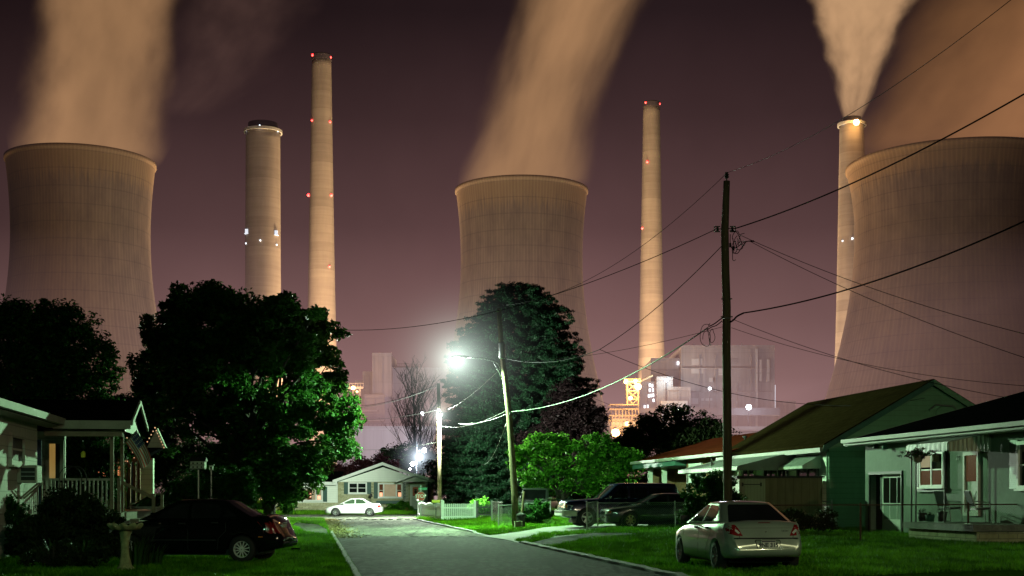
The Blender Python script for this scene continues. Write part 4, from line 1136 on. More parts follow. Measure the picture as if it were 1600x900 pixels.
def car(spec, name, label, loc, rz, cat='car', group=None):
    L, hw = spec['L'], spec['W'] / 2; ax = spec['axles']; wr = spec['wr']; paint = spec['paint']
    t = empty(name, loc, rz, label, cat, group)
    ox = -L / 2
    top, plan, low = spec['top'], spec['plan'], spec['low']
    # ---- body loft
    xs = sorted(set([0, .012, .04, .09, .16] + [round(x, 3) for x in np.arange(.22, L - .2, .055)] + [L - .2, L - .14, L - .08, L - .035, L - .01, L]))
    rows = []
    for x in xs:
        zt = sm_itp(top, x) if .1 < x < L - .1 else itp(top, x); w = itp(plan, x) * hw
        zl0 = itp(low, x); zl = zl0
        for a in ax:
            R = wr + .055
            if abs(x - a) < R: zl = max(zl, wr + math.sqrt(R * R - (x - a) ** 2) * 1.0)
        zb = spec['belt']; mid = .5 * (zl0 + zb)
        K = []
        zsh = min(zt - .03, itp(spec['shoulder'], x) if 'shoulder' in spec else zt - .045)
        def yy(z):      # tumblehome / side curvature
            q = (z - .52) / .5
            return w * (1 - .045 * q * q if q > 0 else 1 - .05 * q * q)
        zs = [zl, max(zl + .01, zl0 + .07), max(zl + .02, lerp(zl0, zb, .35)), max(zl + .03, lerp(zl0, zb, .55)), max(zl + .04, lerp(zl0, zb, .78))]
        for z in zs:
            z = min(z, zsh - .02); K.append((yy(z) - (.035 if z <= zl0 + .02 else 0), z))
        K.append((yy(zsh) - .012, zsh)); K.append((yy(zsh) - .055, lerp(zsh, zt, .75)))
        K.append((w * .72, zt + .004)); K.append((w * .4, zt + spec.get('crown', .02))); K.append((0, zt + spec.get('crown', .02) * 1.2))
        full = [(-y, z) for y, z in K][:-1] + [K[-1]] + [(y, z) for y, z in K[:-1]][::-1]
        # rake of nose and tail
        row = []
        for y, z in full:
            tr = max(0, (x - (L - .7)) / .7); tf = max(0, (.7 - x) / .7)
            dx = -tr * itp(spec['tail'], z) + tf * itp(spec['nose'], z)
            row.append((x + dx + ox, y, z))
        rows.append(row)
    n = len(rows[0]); vs = [p for r_ in rows for p in r_]
    fs = [(i * n + j, (i + 1) * n + j, (i + 1) * n + j + 1, i * n + j + 1) for i in range(len(rows) - 1) for j in range(n - 1)]
    fs += [(i * n, i * n + n - 1, (i + 1) * n + n - 1, (i + 1) * n) for i in range(len(rows) - 1)]
    fs += [tuple(range(n)), tuple(range((len(rows) - 1) * n, len(rows) * n))[::-1]]
    mb = MB().add(vs, fs); body = mb.build('body', paint, t, smooth=True, fix=True)
    bvh = BVHTree.FromPolygons([Vector(v) for v in vs], fs)
    # ---- cabin
    c = spec['cabin']; zb, zr = c['z0'], c['z1']; wb, wt = c['wb'] * hw, c['wt'] * hw
    H = 9; rings = []
    def xf(h): return lerp(c['xf0'], c['xf1'], h ** c.get('pf', .9)) + ox
    def xr(h): return lerp(c['xr0'], c['xr1'], h ** c.get('pr', .85)) + ox
    def hy(h): return lerp(wb, wt, h ** 1.15) if h < .92 else lerp(wb, wt, .92 ** 1.15) - (h - .92) / .08 * .03
    def ring(h, z, sh=0):
        f, b, w = xf(h) + sh, xr(h) - sh, hy(h) - sh; pts = []
        bf, bb = c.get('bf', .10), c.get('bb', .12); rc = .10
        ny = 9
        for j in range(ny):      # front edge left to right
            y = -w * .93 + 2 * w * .93 * j / (ny - 1); pts.append((f - bf * (1 - (y / w) ** 2) + rc * .35, y))
        for j in range(1, 12):
            q = j / 12; pts.append((lerp(f + rc, b - rc, q), w))
        for j in range(ny):
            y = w * .93 - 2 * w * .93 * j / (ny - 1); pts.append((b + bb * (1 - (y / w) ** 2) - rc * .35, y))
        for j in range(1, 12):
            q = j / 12; pts.append((lerp(b - rc, f + rc, q), -w))
        return [(x, y, z) for x, y in pts]
    hs = [0, .2, .4, .6, .78, .9, .97]
    for h in hs: rings.append(ring(h, lerp(zb, zr, h)))
    rings.append(ring(.98, zr, .07)); rings.append(ring(.98, zr + .018, .22)); rings.append(ring(.98, zr + .028, .42))
    n = len(rings[0]); vs2 = [p for r_ in rings for p in r_]
    fs2 = [(i * n + j, i * n + (j + 1) % n, (i + 1) * n + (j + 1) % n, (i + 1) * n + j) for i in range(len(rings) - 1) for j in range(n)]
    fs2 += [tuple(range((len(rings) - 1) * n, len(rings) * n)), tuple(range(n))[::-1]]
    MB().add(vs2, fs2).build('roof', paint, t, smooth=True, fix=True)
    bv2 = BVHTree.FromPolygons([Vector(v) for v in vs2], fs2)
    def drape(name, pts, axis, sgn, mt, off=.006, tree=bvh, parent=t, dens=5, far=4.0):
        """wrap an outline (2D) on a surface along an axis: pts are (x,z) for axis y, (y,z) for axis x, (x,y) for axis z"""
        pl = []
        m_ = len(pts)
        for i in range(m_):
            a, b = pts[i], pts[(i + 1) % m_]; k = max(1, int(math.dist(a, b) / .05))
            pl += [(lerp(a[0], b[0], j / k), lerp(a[1], b[1], j / k)) for j in range(k)]
        cx, cy_ = sum(p[0] for p in pl) / len(pl), sum(p[1] for p in pl) / len(pl)
        V = []; N = len(pl)
        def hit(u, v):
            if axis == 'y': o_, d_ = Vector((u + ox, sgn * far, v)), Vector((0, -sgn, 0))
            elif axis == 'x': o_, d_ = Vector((sgn * far, u, v)), Vector((-sgn, 0, 0))
            else: o_, d_ = Vector((u + ox, v, far)), Vector((0, 0, -1))
            h = tree.ray_cast(o_, d_)
            return None if h[0] is None else h[0] + Vector((0, 0, 0)) - d_ * off
        last = Vector((0, 0, 0))
        for q in [1 - i / dens for i in range(dens)]:
            for (a, b) in pl:
                p = hit(cx + (a - cx) * q, cy_ + (b - cy_) * q)
                V.append(p if p is not None else None)
        p = hit(cx, cy_); V.append(p)
        good = [v for v in V if v is not None]
        if not good: return None
        av = sum(good, Vector()) / len(good)
        V = [v if v is not None else None for v in V]
        F_ = []
        for i in range(dens - 1):
            for j in range(N): F_.append((i * N + j, i * N + (j + 1) % N, (i + 1) * N + (j + 1) % N, (i + 1) * N + j))
        for j in range(N): F_.append(((dens - 1) * N + j, (dens - 1) * N + (j + 1) % N, dens * N))
        F_ = [f for f in F_ if all(V[k] is not None for k in f)]
        V = [v if v is not None else av for v in V]
        o = MB().add(V, F_).build(name, mt, parent, smooth=True)
        return o
    g0 = M['glass_dark'] if not c.get('glass') else c['glass']
    hz = lambda h: lerp(zb, zr, h)
    # side windows
    for sg in (-1, 1):
        for wpts in c['win']:
            # chrome/black surround then glass
            drape('window', wpts, 'y', sg, g0, .007, bv2)
    wf = hy(.1) * .86; wtp = hy(.85) * .86
    drape('windshield', [(-wf, hz(.08)), (wf, hz(.08)), (wtp, hz(.88)), (-wtp, hz(.88))], 'x', -1, g0, .008, bv2)
    wf = hy(.1) * .84; wtp = hy(.85) * .82
    drape('rear_window', [(-wf, hz(.12)), (-wf * .98, hz(.06)), (wf * .98, hz(.06)), (wf, hz(.12)), (wtp, hz(.82)), (wtp * .9, hz(.9)), (-wtp * .9, hz(.9)), (-wtp, hz(.82))], 'x', 1, g0, .008, bv2)
    # ---- wheels
    for a in ax:
        for sg in (-1, 1):
            yw = sg * (hw - .11)
            m = MB().lathe([(wr * .62, -.095), (wr * .9, -.1), (wr * .985, -.075), (wr, -.04), (wr, .04), (wr * .985, .075), (wr * .9, .1), (wr * .62, .095), (wr * .62, -.095)], 30, (0, 0, 0), 'y')
            wh = m.build('wheel', M['rubber'], t, smooth=True); wh.location = (a + ox, yw, wr)
            m = MB().lathe([(wr * .655, .07), (wr * .655, .085), (wr * .60, .088), (wr * .57, .06), (wr * .57, -.05)], 30, axis='y')
            ns = spec.get('spokes', 6)
            for k in range(ns):
                an = 2 * math.pi * k / ns + .3; ca, sa = math.cos(an), math.sin(an)
                m.bar((ca * wr * .1, .065, sa * wr * .1), (ca * wr * .6, .075, sa * wr * .6), wr * spec.get('spw', .15), .03, up=(0, 1, 0))
            m.lathe([(.01, .085), (wr * .13, .082), (wr * .17, .06)], 14, axis='y')
            if spec.get('disc'): m.lathe([(wr * .6, .05), (.02, .06)], 24, axis='y')
            rim = m.build('rim', spec.get('rimmat', M['rim_alloy']), wh, smooth=False, fix=True)
            if sg < 0: rim.rotation_euler = (0, 0, math.pi)
        MB().box(a + ox - wr - .03, a + ox + wr + .03, -hw + .22, hw - .22, .18, wr * 2 + .03).build('wheel_well', M['black'], t)
    MB().box(ox + .5, -ox - .85, -hw * .86, hw * .86, .17, .30).build('underbody', M['black'], t)
    # ---- lights, trims
    for (pts, axis, mt_, nm) in spec.get('patches', []):
        if axis == 'rear': drape(nm, pts, 'x', 1, mt_, .006)
        elif axis == 'rear2': drape(nm, pts, 'x', 1, mt_, .012)
        elif axis == 'front': drape(nm, pts, 'x', -1, mt_, .006)
        elif axis == 'sides':
            for sg in (-1, 1): drape(nm, pts, 'y', sg, mt_, .006)
        elif axis == 'top': drape(nm, pts, 'z', 1, mt_, .006)
    bl = spec.get('seams', [])
    for sg in (-1, 1):
        for pts in bl:   # door shut lines
            for i in range(len(pts) - 1):
                (x0, z0), (x1, z1) = pts[i], pts[i + 1]; dxx, dzz = x1 - x0, z1 - z0; ln = math.hypot(dxx, dzz); nx, nz = -dzz / ln * .006, dxx / ln * .006
                drape('door_seam', [(x0 - nx, z0 - nz), (x1 - nx, z1 - nz), (x1 + nx, z1 + nz), (x0 + nx, z0 + nz)], 'y', sg, M['black'], .003, dens=1)
        for (x, z) in spec.get('handles', []):
            MB().box(x + ox - .08, x + ox + .08, sg * hw * .985 - .02, sg * hw * .985 + .02, z - .015, z + .02).build('door_handle', spec.get('handlemat', M['black']), t, bevel=.008)
        mx, mz = spec['mirror']
        MB().box(mx + ox - .05, mx + ox + .05, sg * hw * .92, sg * (hw * .92 + .2), mz, mz + .13).build('mirror', spec.get('mirrormat', paint), t, bevel=.03, fix=True)
    return t, ox, bvh, drape

sedan_top = [(0, .52), (.02, .60), (.08, .66), (.25, .72), (.7, .82), (1.15, .90), (1.5, .93), (3.3, .98), (3.7, 1.0), (4.05, 1.01), (4.2, .99), (4.28, .9), (4.34, .6), (4.36, .52)]
plan = lambda L: [(0, .55), (.02, .66), (.08, .78), (.2, .87), (.5, .95), (1.0, .99), (1.6, 1.0), (L - 1.4, 1.0), (L - .8, .985), (L - .35, .94), (L - .15, .87), (L - .05, .80), (L - .01, .74), (L, .66)]
low = lambda L: [(0, .30), (.1, .24), (.4, .21), (L - .7, .21), (L - .4, .27), (L - .12, .31), (L, .36)]
def base_spec(L, W, paint, ax, wr=.30, sc=None, **kw):
    k = L / 4.36
    s = dict(L=L, W=W, paint=paint, axles=ax, wr=wr, top=[(a * k, z) for a, z in sedan_top], plan=plan(L), low=low(L), belt=.93, crown=.03,
             nose=[(0, .1), (.3, .02), (.5, 0), (.62, .03), (.75, .10), (.9, .16)], tail=[(0, .12), (.3, .04), (.42, 0), (.62, 0), (.655, .075), (.9, .11), (1.0, .15), (1.05, .22)])
    s.update(kw); return s

# ---- silver sedan (hero) seen from behind
win = [[(1.42, .99), (2.36, .99), (2.36, 1.34), (2.18, 1.34), (1.86, 1.22), (1.55, 1.06)], [(2.44, .99), (3.08, 1.01), (3.16, 1.10), (3.08, 1.27), (2.92, 1.335), (2.44, 1.345)]]
sp = base_spec(4.39, 1.74, M['paint_silver'], [.88, 3.55], .305,
    cabin=dict(z0=.94, z1=1.405, wb=.90, wt=.61, xf0=1.05, xf1=2.12, xr0=3.92, xr1=3.02, pf=.95, pr=.95, bf=.16, bb=.18, win=win),
    patches=[
        ([(-.81, .89), (-.75, .945), (-.62, .955), (-.55, .85), (-.49, .73), (-.62, .735), (-.75, .77), (-.81, .83)], 'rear', M['tail_red'], 'taillight'),
        ([(.81, .89), (.75, .945), (.62, .955), (.55, .85), (.49, .73), (.62, .735), (.75, .77), (.81, .83)], 'rear', M['tail_red'], 'taillight'),
        ([(-.64, .87), (-.60, .85), (-.54, .79), (-.58, .77), (-.65, .83)], 'rear2', M['tail_clear'], 'reverse_light'),
        ([(.64, .87), (.60, .85), (.54, .79), (.58, .77), (.65, .83)], 'rear2', M['tail_clear'], 'reverse_light'),
        ([(-.14, .985), (.14, .985), (.11, 1.0), (-.11, 1.0)], 'rear', M['tail_red'], 'brake_light'),
        ([(-.42, .495), (.42, .495), (.42, .50), (-.42, .50)], 'rear', M['black'], 'bumper_line'),
        ([(-.85, .668), (.85, .668), (.85, .694), (-.85, .694)], 'rear', M['black'], 'trunk_gap'),
        ([(-.55, .885), (.55, .885), (.55, .891), (-.55, .891)], 'rear', M['badge'], 'trunk_gap'),
        ([(-.56, .69), (-.55, .69), (-.60, .93), (-.61, .93)], 'rear', M['black'], 'trunk_gap'),
        ([(.55, .69), (.56, .69), (.61, .93), (.60, .93)], 'rear', M['black'], 'trunk_gap'),
        ([(-.24, .655), (.24, .655), (.27, .63), (.23, .48), (-.23, .48), (-.27, .63)], 'rear', M['badge'], 'plate_recess'),
        ([(-.225, .64), (.225, .64), (.25, .62), (.215, .487), (-.215, .487), (-.25, .62)], 'rear2', M['paint_silver'], 'plate_recess'),
        ([(1.45, .555), (3.05, .555), (3.05, .585), (1.45, .585)], 'sides', M['paint_silver'], 'side_moulding'),
        ([(0.02, .62), (.35, .63), (.5, .72), (.2, .72)], 'sides', M['head_lens'], 'headlight')],
    seams=[[(1.22, .30), (1.22, .90), (1.38, .97)], [(2.40, .28), (2.40, .95)], [(3.22, .95), (3.25, .75), (3.12, .62), (2.98, .45), (2.96, .28)]],
    handles=[(2.22, .86), (3.02, .87)], mirror=(1.50, .98), mirrormat=M['black'], spokes=9, spw=.10, disc=False, rimmat=M['rim_dull'])
pc = Vector((5.0, 27.7, 0)); u_ = Vector((-ST, CT, 0)); pc = pc + u_ * (3.55 - 4.39 / 2)
silver, ox_, bv_, dr_ = car(sp, 'parked_car', 'silver four door sedan parked on the lawn, seen from behind, plate 9NE 315', (pc.x, pc.y, gz(pc.x, pc.y - 1)), -math.pi / 2 + TH)
def plate(t, drx, bvh, z, txt, y=0.0, wid=.305, tilt=.0):
    h = bvh.ray_cast(Vector((5, y, z)), Vector((-1, 0, 0)))[0]
    x = h.x + .012
    pl = MB().box(x, x + .008, y - wid / 2, y + wid / 2, z - .076, z + .076).build('license_plate', M['plate_white'], t, bevel=.004)
    MB().box(x + .0085, x + .0105, y - wid / 2 + .01, y + wid / 2 - .01, z + .042, z + .068).build('plate_band', M['plate_blue'], pl)
    if txt:
        text_mesh('plate_text', txt, .115, M['plate_gold'], pl, (x + .0095, y, z - .018), (math.pi / 2, 0, math.pi / 2), bold=.004)
plate(silver, dr_, bv_, .565, '9NE 315')
hx = bv_.ray_cast(Vector((5, -.3, .83)), Vector((-1, 0, 0)))[0].x
text_mesh('badge', 'P L Y M O U T H', .03, M['badge'], silver, (hx + .006, -.34, .80), (math.pi / 2, 0, math.pi / 2), .001)
text_mesh('badge', 'NEON', .05, M['badge'], silver, (hx + .004, .40, .825), (math.pi / 2, 0, math.pi / 2), .001)
MB().box(hx + .004, hx + .008, .33, .49, .775, .79).build('badge_bar', M['badge'], silver)
MB().lathe([(.001, hx + .012), (.022, hx + .010), (.024, hx)], 14, (0, 0, .80), 'x').build('trunk_lock', M['badge'], silver)
for yy_ in (-.62, .62):
    pass

# ---- black sedan at left, side view
win = [[(1.38, 1.0), (2.2, 1.0), (2.2, 1.33), (2.0, 1.33), (1.6, 1.14)], [(2.28, 1.0), (2.92, 1.01), (2.98, 1.12), (2.9, 1.31), (2.6, 1.345), (2.28, 1.345)], [(3.02, 1.02), (3.34, 1.05), (3.1, 1.22)]]
sp2 = base_spec(4.38, 1.70, M['paint_black'], [.86, 3.48], .305,
    cabin=dict(z0=.95, z1=1.42, wb=.91, wt=.70, xf0=.98, xf1=1.95, xr0=3.85, xr1=2.98, bf=.12, bb=.12, win=win),
    top=[(0, .52), (.02, .60), (.08, .68), (.25, .76), (.7, .86), (1.15, .93), (1.5, .96), (3.3, 1.0), (3.7, 1.04), (4.1, 1.06), (4.22, 1.04), (4.28, .9), (4.34, .6), (4.38, .52)],
    patches=[([(-.78, .93), (-.55, .95), (-.55, .66), (-.80, .66)], 'rear', M['tail_red'], 'taillight'), ([(.78, .93), (.55, .95), (.55, .66), (.80, .66)], 'rear', M['tail_red'], 'taillight'),
             ([(4.02, .70), (4.12, .92), (4.25, .94), (4.35, .70)], 'sides', M['tail_red'], 'taillight'),
             ([(3.86, .575), (3.96, .575), (3.96, .60), (3.86, .60)], 'sides', M['amber'], 'side_marker'),
             ([(1.3, .50), (2.9, .50), (2.9, .525), (1.3, .525)], 'sides', M['black'], 'side_moulding'),
             ([(0.03, .62), (.38, .66), (.5, .76), (.2, .74)], 'sides', M['head_lens'], 'headlight')],
    seams=[[(1.2, .30), (1.2, .92)], [(2.24, .28), (2.24, .96)], [(3.1, .98), (3.12, .72), (2.95, .55), (2.92, .30)]],
    handles=[(2.1, .88), (2.86, .90)], mirror=(1.45, 1.0), spokes=12, spw=.07, rimmat=M['rim_bright'])
ang = math.radians(-6.5)
ra = Vector((-5.98, 31.0)); cen = ra - Vector((math.cos(ang), math.sin(ang))) * (3.48 - 2.19)
blk_, ox2, bv2_, dr2 = car(sp2, 'parked_car', 'black four door sedan parked side on over the left lawn', (cen.x, cen.y, gz(cen.x, cen.y)), ang)
plate(blk_, dr2, bv2_, .82, None)
MB().tube([(2.05, .55, .27), (2.26, .55, .26)], .03, 10).build('exhaust_pipe', M['chrome'], blk_)

# ---- white sedan at the crossing
win = [[(1.42, .99), (2.36, .99), (2.36, 1.33), (2.1, 1.33), (1.7, 1.16)], [(2.44, .99), (3.2, 1.0), (3.28, 1.06), (3.0, 1.29), (2.75, 1.34), (2.44, 1.345)]]
M['glass_green'] = glassy('glass_greenish', (.03, .05, .03), .08)
sp3 = base_spec(4.5, 1.74, M['paint_white'], [.86, 3.52], .315,
    cabin=dict(z0=.93, z1=1.40, wb=.90, wt=.68, xf0=1.05, xf1=2.0, xr0=3.95, xr1=3.0, win=win, glass=M['glass_green']),
    patches=[([(0.0, .60), (.3, .62), (.42, .72), (.15, .72)], 'sides', M['head_lens'], 'headlight'), ([(4.1, .68), (4.2, .90), (4.34, .9), (4.46, .68)], 'sides', M['tail_red'], 'taillight'),
             ([(1.1, .46), (3.1, .46), (3.1, .50), (1.1, .50)], 'sides', M['paint_white'], 'side_moulding')],
    seams=[[(1.22, .30), (1.22, .90)], [(2.40, .28), (2.40, .95)], [(3.25, .95), (3.12, .62), (2.98, .30)]],
    handles=[(2.25, .82), (3.0, .83)], mirror=(1.5, .96), spokes=6, handlemat=M['white_dirty'])
pw = P(553.5, HY, 106); car(sp3, 'parked_car', 'white four door sedan parked across the end of the street', (pw.x, 106, .01), math.radians(1))

# ---- dark grey sedan in the driveway, facing the street
win = [[(1.5, .99), (2.5, .99), (2.5, 1.33), (2.25, 1.33), (1.85, 1.18)], [(2.58, .99), (3.4, 1.0), (3.5, 1.08), (3.2, 1.29), (2.95, 1.33), (2.58, 1.345)]]
sp4 = base_spec(5.0, 1.84, M['paint_gray'], [.98, 3.82], .33,
    cabin=dict(z0=.93, z1=1.40, wb=.88, wt=.68, xf0=1.25, xf1=2.2, xr0=4.3, xr1=3.2, win=win),
    nose=[(0, .08), (.3, .01), (.5, 0), (.7, .02), (.9, .05)],
    top=[(0, .56), (.02, .68), (.08, .76), (.25, .80), (.8, .86), (1.3, .91), (1.7, .94), (3.8, .98), (4.3, 1.0), (4.75, 1.0), (4.88, .95), (4.95, .7), (5.0, .52)],
    patches=[([(-.80, .70), (-.48, .70), (-.48, .58), (-.80, .58)], 'front', M['head_lens'], 'headlight'), ([(.80, .70), (.48, .70), (.48, .58), (.80, .58)], 'front', M['head_lens'], 'headlight'),
             ([(-.42, .70), (.42, .70), (.42, .56), (-.42, .56)], 'front', M['chrome'], 'grille'), ([(0.02, .62), (.2, .62), (.2, .70), (.05, .70)], 'sides', M['amber'], 'side_marker'),
             ([(1.2, .52), (3.4, .52), (3.4, .56), (1.2, .56)], 'sides', M['chrome'], 'side_moulding'), ([(-.75, .50), (.75, .50), (.75, .42), (-.75, .42)], 'front', M['chrome'], 'bumper')],
    seams=[[(1.4, .30), (1.4, .90)], [(2.54, .28), (2.54, .95)], [(3.5, .95), (3.3, .62), (3.2, .30)]],
    handles=[(2.35, .82), (3.25, .84)], mirror=(1.7, .96), spokes=7, spw=.18, rimmat=M['rim_gold'] if 'rim_gold' in M else M['rim_alloy'])
def place_by_front_axle(px, d, axf, L, rz):
    q = Vector(((px - 800) / F * d, d)); dr = Vector((math.cos(rz), math.sin(rz)))
    c_ = q + dr * (L / 2 - axf); return (c_.x, c_.y, gz(c_.x, c_.y))
car(sp4, 'parked_car', 'dark grey sedan behind the chain link fence, facing the street', place_by_front_axle(978, 54.6, .98, 5.0, TH * .9), TH * .9)

# ---- dark blue crew truck next to it
win = [[(2.0, 1.22), (2.75, 1.22), (2.75, 1.66), (2.5, 1.66), (2.2, 1.45)], [(2.85, 1.22), (3.6, 1.22), (3.6, 1.67), (2.85, 1.67)], [(3.7, 1.24), (4.6, 1.26), (4.7, 1.35), (4.6, 1.62), (3.7, 1.66)]]
sp5 = dict(L=5.4, W=2.0, paint=M['paint_blue'], axles=[.98, 4.25], wr=.39, belt=1.12, crown=.03,
    top=[(0, .80), (.02, 1.0), (.08, 1.08), (.3, 1.11), (1.0, 1.16), (1.6, 1.2), (4.9, 1.22), (5.3, 1.22), (5.36, 1.1), (5.4, .7)],
    plan=[(0, .80), (.03, .88), (.12, .94), (.4, .98), (1.2, 1.0), (4.9, 1.0), (5.25, .96), (5.36, .9), (5.4, .84)], low=[(0, .42), (.2, .38), (5.1, .38), (5.4, .45)],
    nose=[(0, .02), (.6, 0), (1.1, .04)], tail=[(0, .02), (.6, 0), (1.2, .06)],
    cabin=dict(z0=1.15, z1=1.84, wb=.90, wt=.76, xf0=1.45, xf1=2.25, xr0=5.25, xr1=4.85, win=win, bf=.08, bb=.04),
    patches=[([(-.95, 1.0), (-.62, 1.0), (-.62, .74), (-.95, .74)], 'front', M['head_lens'], 'headlight'), ([(.95, 1.0), (.62, 1.0), (.62, .74), (.95, .74)], 'front', M['head_lens'], 'headlight'),
             ([(-.58, 1.02), (.58, 1.02), (.58, .68), (-.58, .68)], 'front', M['black'], 'grille'), ([(-.56, .89), (.56, .89), (.56, .84), (-.56, .84)], 'front', M['chrome'], 'grille_bar'),
             ([(.0, .82), (.12, .82), (.12, .98), (.0, .98)], 'sides', M['amber'], 'side_marker')],
    seams=[[(1.75, .5), (1.75, 1.18)], [(2.8, .45), (2.8, 1.2)], [(3.65, 1.2), (3.62, .8), (3.55, .45)]],
    handles=[(2.65, 1.08), (3.5, 1.08)], mirror=(1.95, 1.2), mirrormat=M['chrome'], spokes=5, spw=.2)
tr, ox5, bv5, dr5 = car(sp5, 'parked_truck', 'dark blue crew cab truck with chrome bumper facing the street', place_by_front_axle(911, 57.6, .98, 5.4, TH * .9), TH * .9, 'truck')
MB().box(ox5 - .10, ox5 + .12, -.97, .97, .46, .70).box(ox5 - .0, ox5 + .55, -1.0, -.93, .46, .70).box(ox5 - .0, ox5 + .55, .93, 1.0, .46, .70).build('bumper', M['white_dirty'], tr, bevel=.03)
MB().box(ox5 - .115, ox5 - .101, -.9, .9, .60, .69).build('bumper_chrome', M['chrome'], tr)

# ---- pale boxy wagon partly hidden behind the main pole, and bits of a pale car by the porch steps
sp6 = dict(sp5); sp6['paint'] = carpaint('paint_pale', (.10, .12, .11), .3, .35); sp6['L'] = 4.9
sp6['top'] = [(0, .80), (.02, .95), (.3, 1.02), (1.2, 1.1), (4.6, 1.15), (4.85, 1.1), (4.9, .7)]; sp6['plan'] = [(0, .80), (.1, .92), (.4, .98), (4.4, 1.0), (4.75, .96), (4.9, .86)]; sp6['low'] = [(0, .42), (4.9, .42)]
sp6['axles'] = [.95, 3.8]; sp6['wr'] = .36
sp6['cabin'] = dict(z0=1.08, z1=1.78, wb=.90, wt=.78, xf0=1.3, xf1=2.0, xr0=4.85, xr1=4.6, bf=.08, bb=.04, win=[[(1.8, 1.15), (2.5, 1.15), (2.5, 1.62), (2.2, 1.62)], [(2.6, 1.15), (3.4, 1.15), (3.4, 1.62), (2.6, 1.62)], [(3.5, 1.15), (4.4, 1.17), (4.4, 1.6), (3.5, 1.62)]])
sp6['patches'] = sp5['patches'][:2]; sp6['seams'] = []; sp6['handles'] = []; sp6['mirror'] = (1.7, 1.15)
q = P(838, HY, 82); car(sp6, 'parked_car', 'pale boxy wagon behind the chain link panel, right of the main pole', (q.x, 82, gz(q.x, 82)), math.radians(78), 'car')
sp7 = dict(sp3); q = P(262, HY, 46); car(sp7, 'parked_car', 'pale car mostly hidden between porch steps and black sedan', (q.x, q.y, .25), math.radians(60), 'car')
# ================================================================ houses
M['siding_white'] = siding('siding_white', (.84, .86, .78), .2, .5, .12)
M['siding_old'] = siding('siding_old', (.50, .50, .44), .26, .6, .3, groove=.5)
M['siding_gable'] = siding('siding_gable', (.22, .42, .26), .2, .55, .25)
M['stucco'] = mat('stucco_white', (.18, .225, .18), .8, .22, .8, .5, bdist=.008)
M['stone'] = bricks('ledge_stone', (.34, .32, .18), (.56, .53, .36), (.13, .12, .09), 1.0, .55, .14, .85, .012)
M['brick'] = bricks('brown_brick', (.20, .10, .05), (.32, .17, .09), (.2, .18, .15), 1.0, .22, .075, .85, .01)
M['roof_dark'] = bricks('shingles_dark', (.003, .003, .004), (.007, .006, .007), (.002, .002, .002), 1.0, .3, .14, .9, .006)
M['roof_brown'] = bricks('shingles_brown', (.020, .0125, .005), (.033, .021, .009), (.011, .008, .004), 1.0, .3, .14, .9, .006)
M['roof_red'] = mat('roof_red', (.11, .022, .010), .9, .3, 2, .3, stretch=(1, .2, 1), spec=0)
M['shutter_green'] = siding('shutter_green', (.035, .09, .075), .06, .5, .1, groove=.4)
M['board_tan'] = siding('board_tan', (.27, .21, .12), .3, .75, .5, axis=0, groove=.35)
M['board_pale'] = siding('board_pale', (.40, .40, .28), .12, .6, .2, axis=0, groove=.35)
M['awning'] = stripes('awning_metal', (.34, .38, .34), (.13, .15, .135), .30, 1)
M['awning_stripe'] = stripes('awning_stripe', (.48, .52, .46), (.10, .11, .10), .16, 1)
M['awning_end_lit'] = stripes('awning_end_lit', (.75, .74, .60), (.40, .38, .28), .14, 0)
M['win_warm'] = glassy('window_warm', (.05, .018, .010), .15, em=(1, .36, .14), es=.05, spec=.25)
M['win_tv'] = glassy('window_curtain_lit', (.14, .13, .10), .12, em=(.9, .72, .42), es=.26)
M['win_yellow'] = emis('window_yellow_lit', (1, .58, .14), .22)
M['candle'] = emis('candle_glow', (1, .30, .12), 1.3)
M['string_light'] = emis('string_light', (1, .5, .25), .7)
M['curtain'] = mat('curtain_lace', (.55, .52, .46), .8, .2, 8, .2, stretch=(8, 8, .5))
M['iron'] = mat('iron_black', (.02, .02, .02), .5, .3, 6, .1)
M['green_paint'] = mat('green_paint', (.05, .14, .11), .6, .25, 3, .1)
M['blue_cloth'] = mat('blue_cloth', (.06, .08, .16), .9, .3, 3, .2)

def wall_holes(mb, x0, x1, z0, z1, y0, y1, holes, plane='x', m=0):
    """box wall with rectangular openings; plane 'x' spans x, plane 'y' spans y (thickness is the other one)"""
    xs = sorted({x0, x1, *[h[0] for h in holes], *[h[1] for h in holes]}); zs = sorted({z0, z1, *[h[2] for h in holes], *[h[3] for h in holes]})
    xs = [x for x in xs if x0 <= x <= x1]; zs = [z for z in zs if z0 <= z <= z1]
    for i in range(len(xs) - 1):
        run = None
        for j in range(len(zs) - 1):
            cx, cz = (xs[i] + xs[i + 1]) / 2, (zs[j] + zs[j + 1]) / 2
            solid = not any(h[0] < cx < h[1] and h[2] < cz < h[3] for h in holes)
            if solid and run is None: run = zs[j]
            if run is not None and (not solid or j == len(zs) - 2):
                top = zs[j + 1] if solid else zs[j]
                if plane == 'x': mb.box(xs[i], xs[i + 1], y0, y1, run, top, m)
                else: mb.box(y0, y1, xs[i], xs[i + 1], run, top, m)
                run = None
    return mb
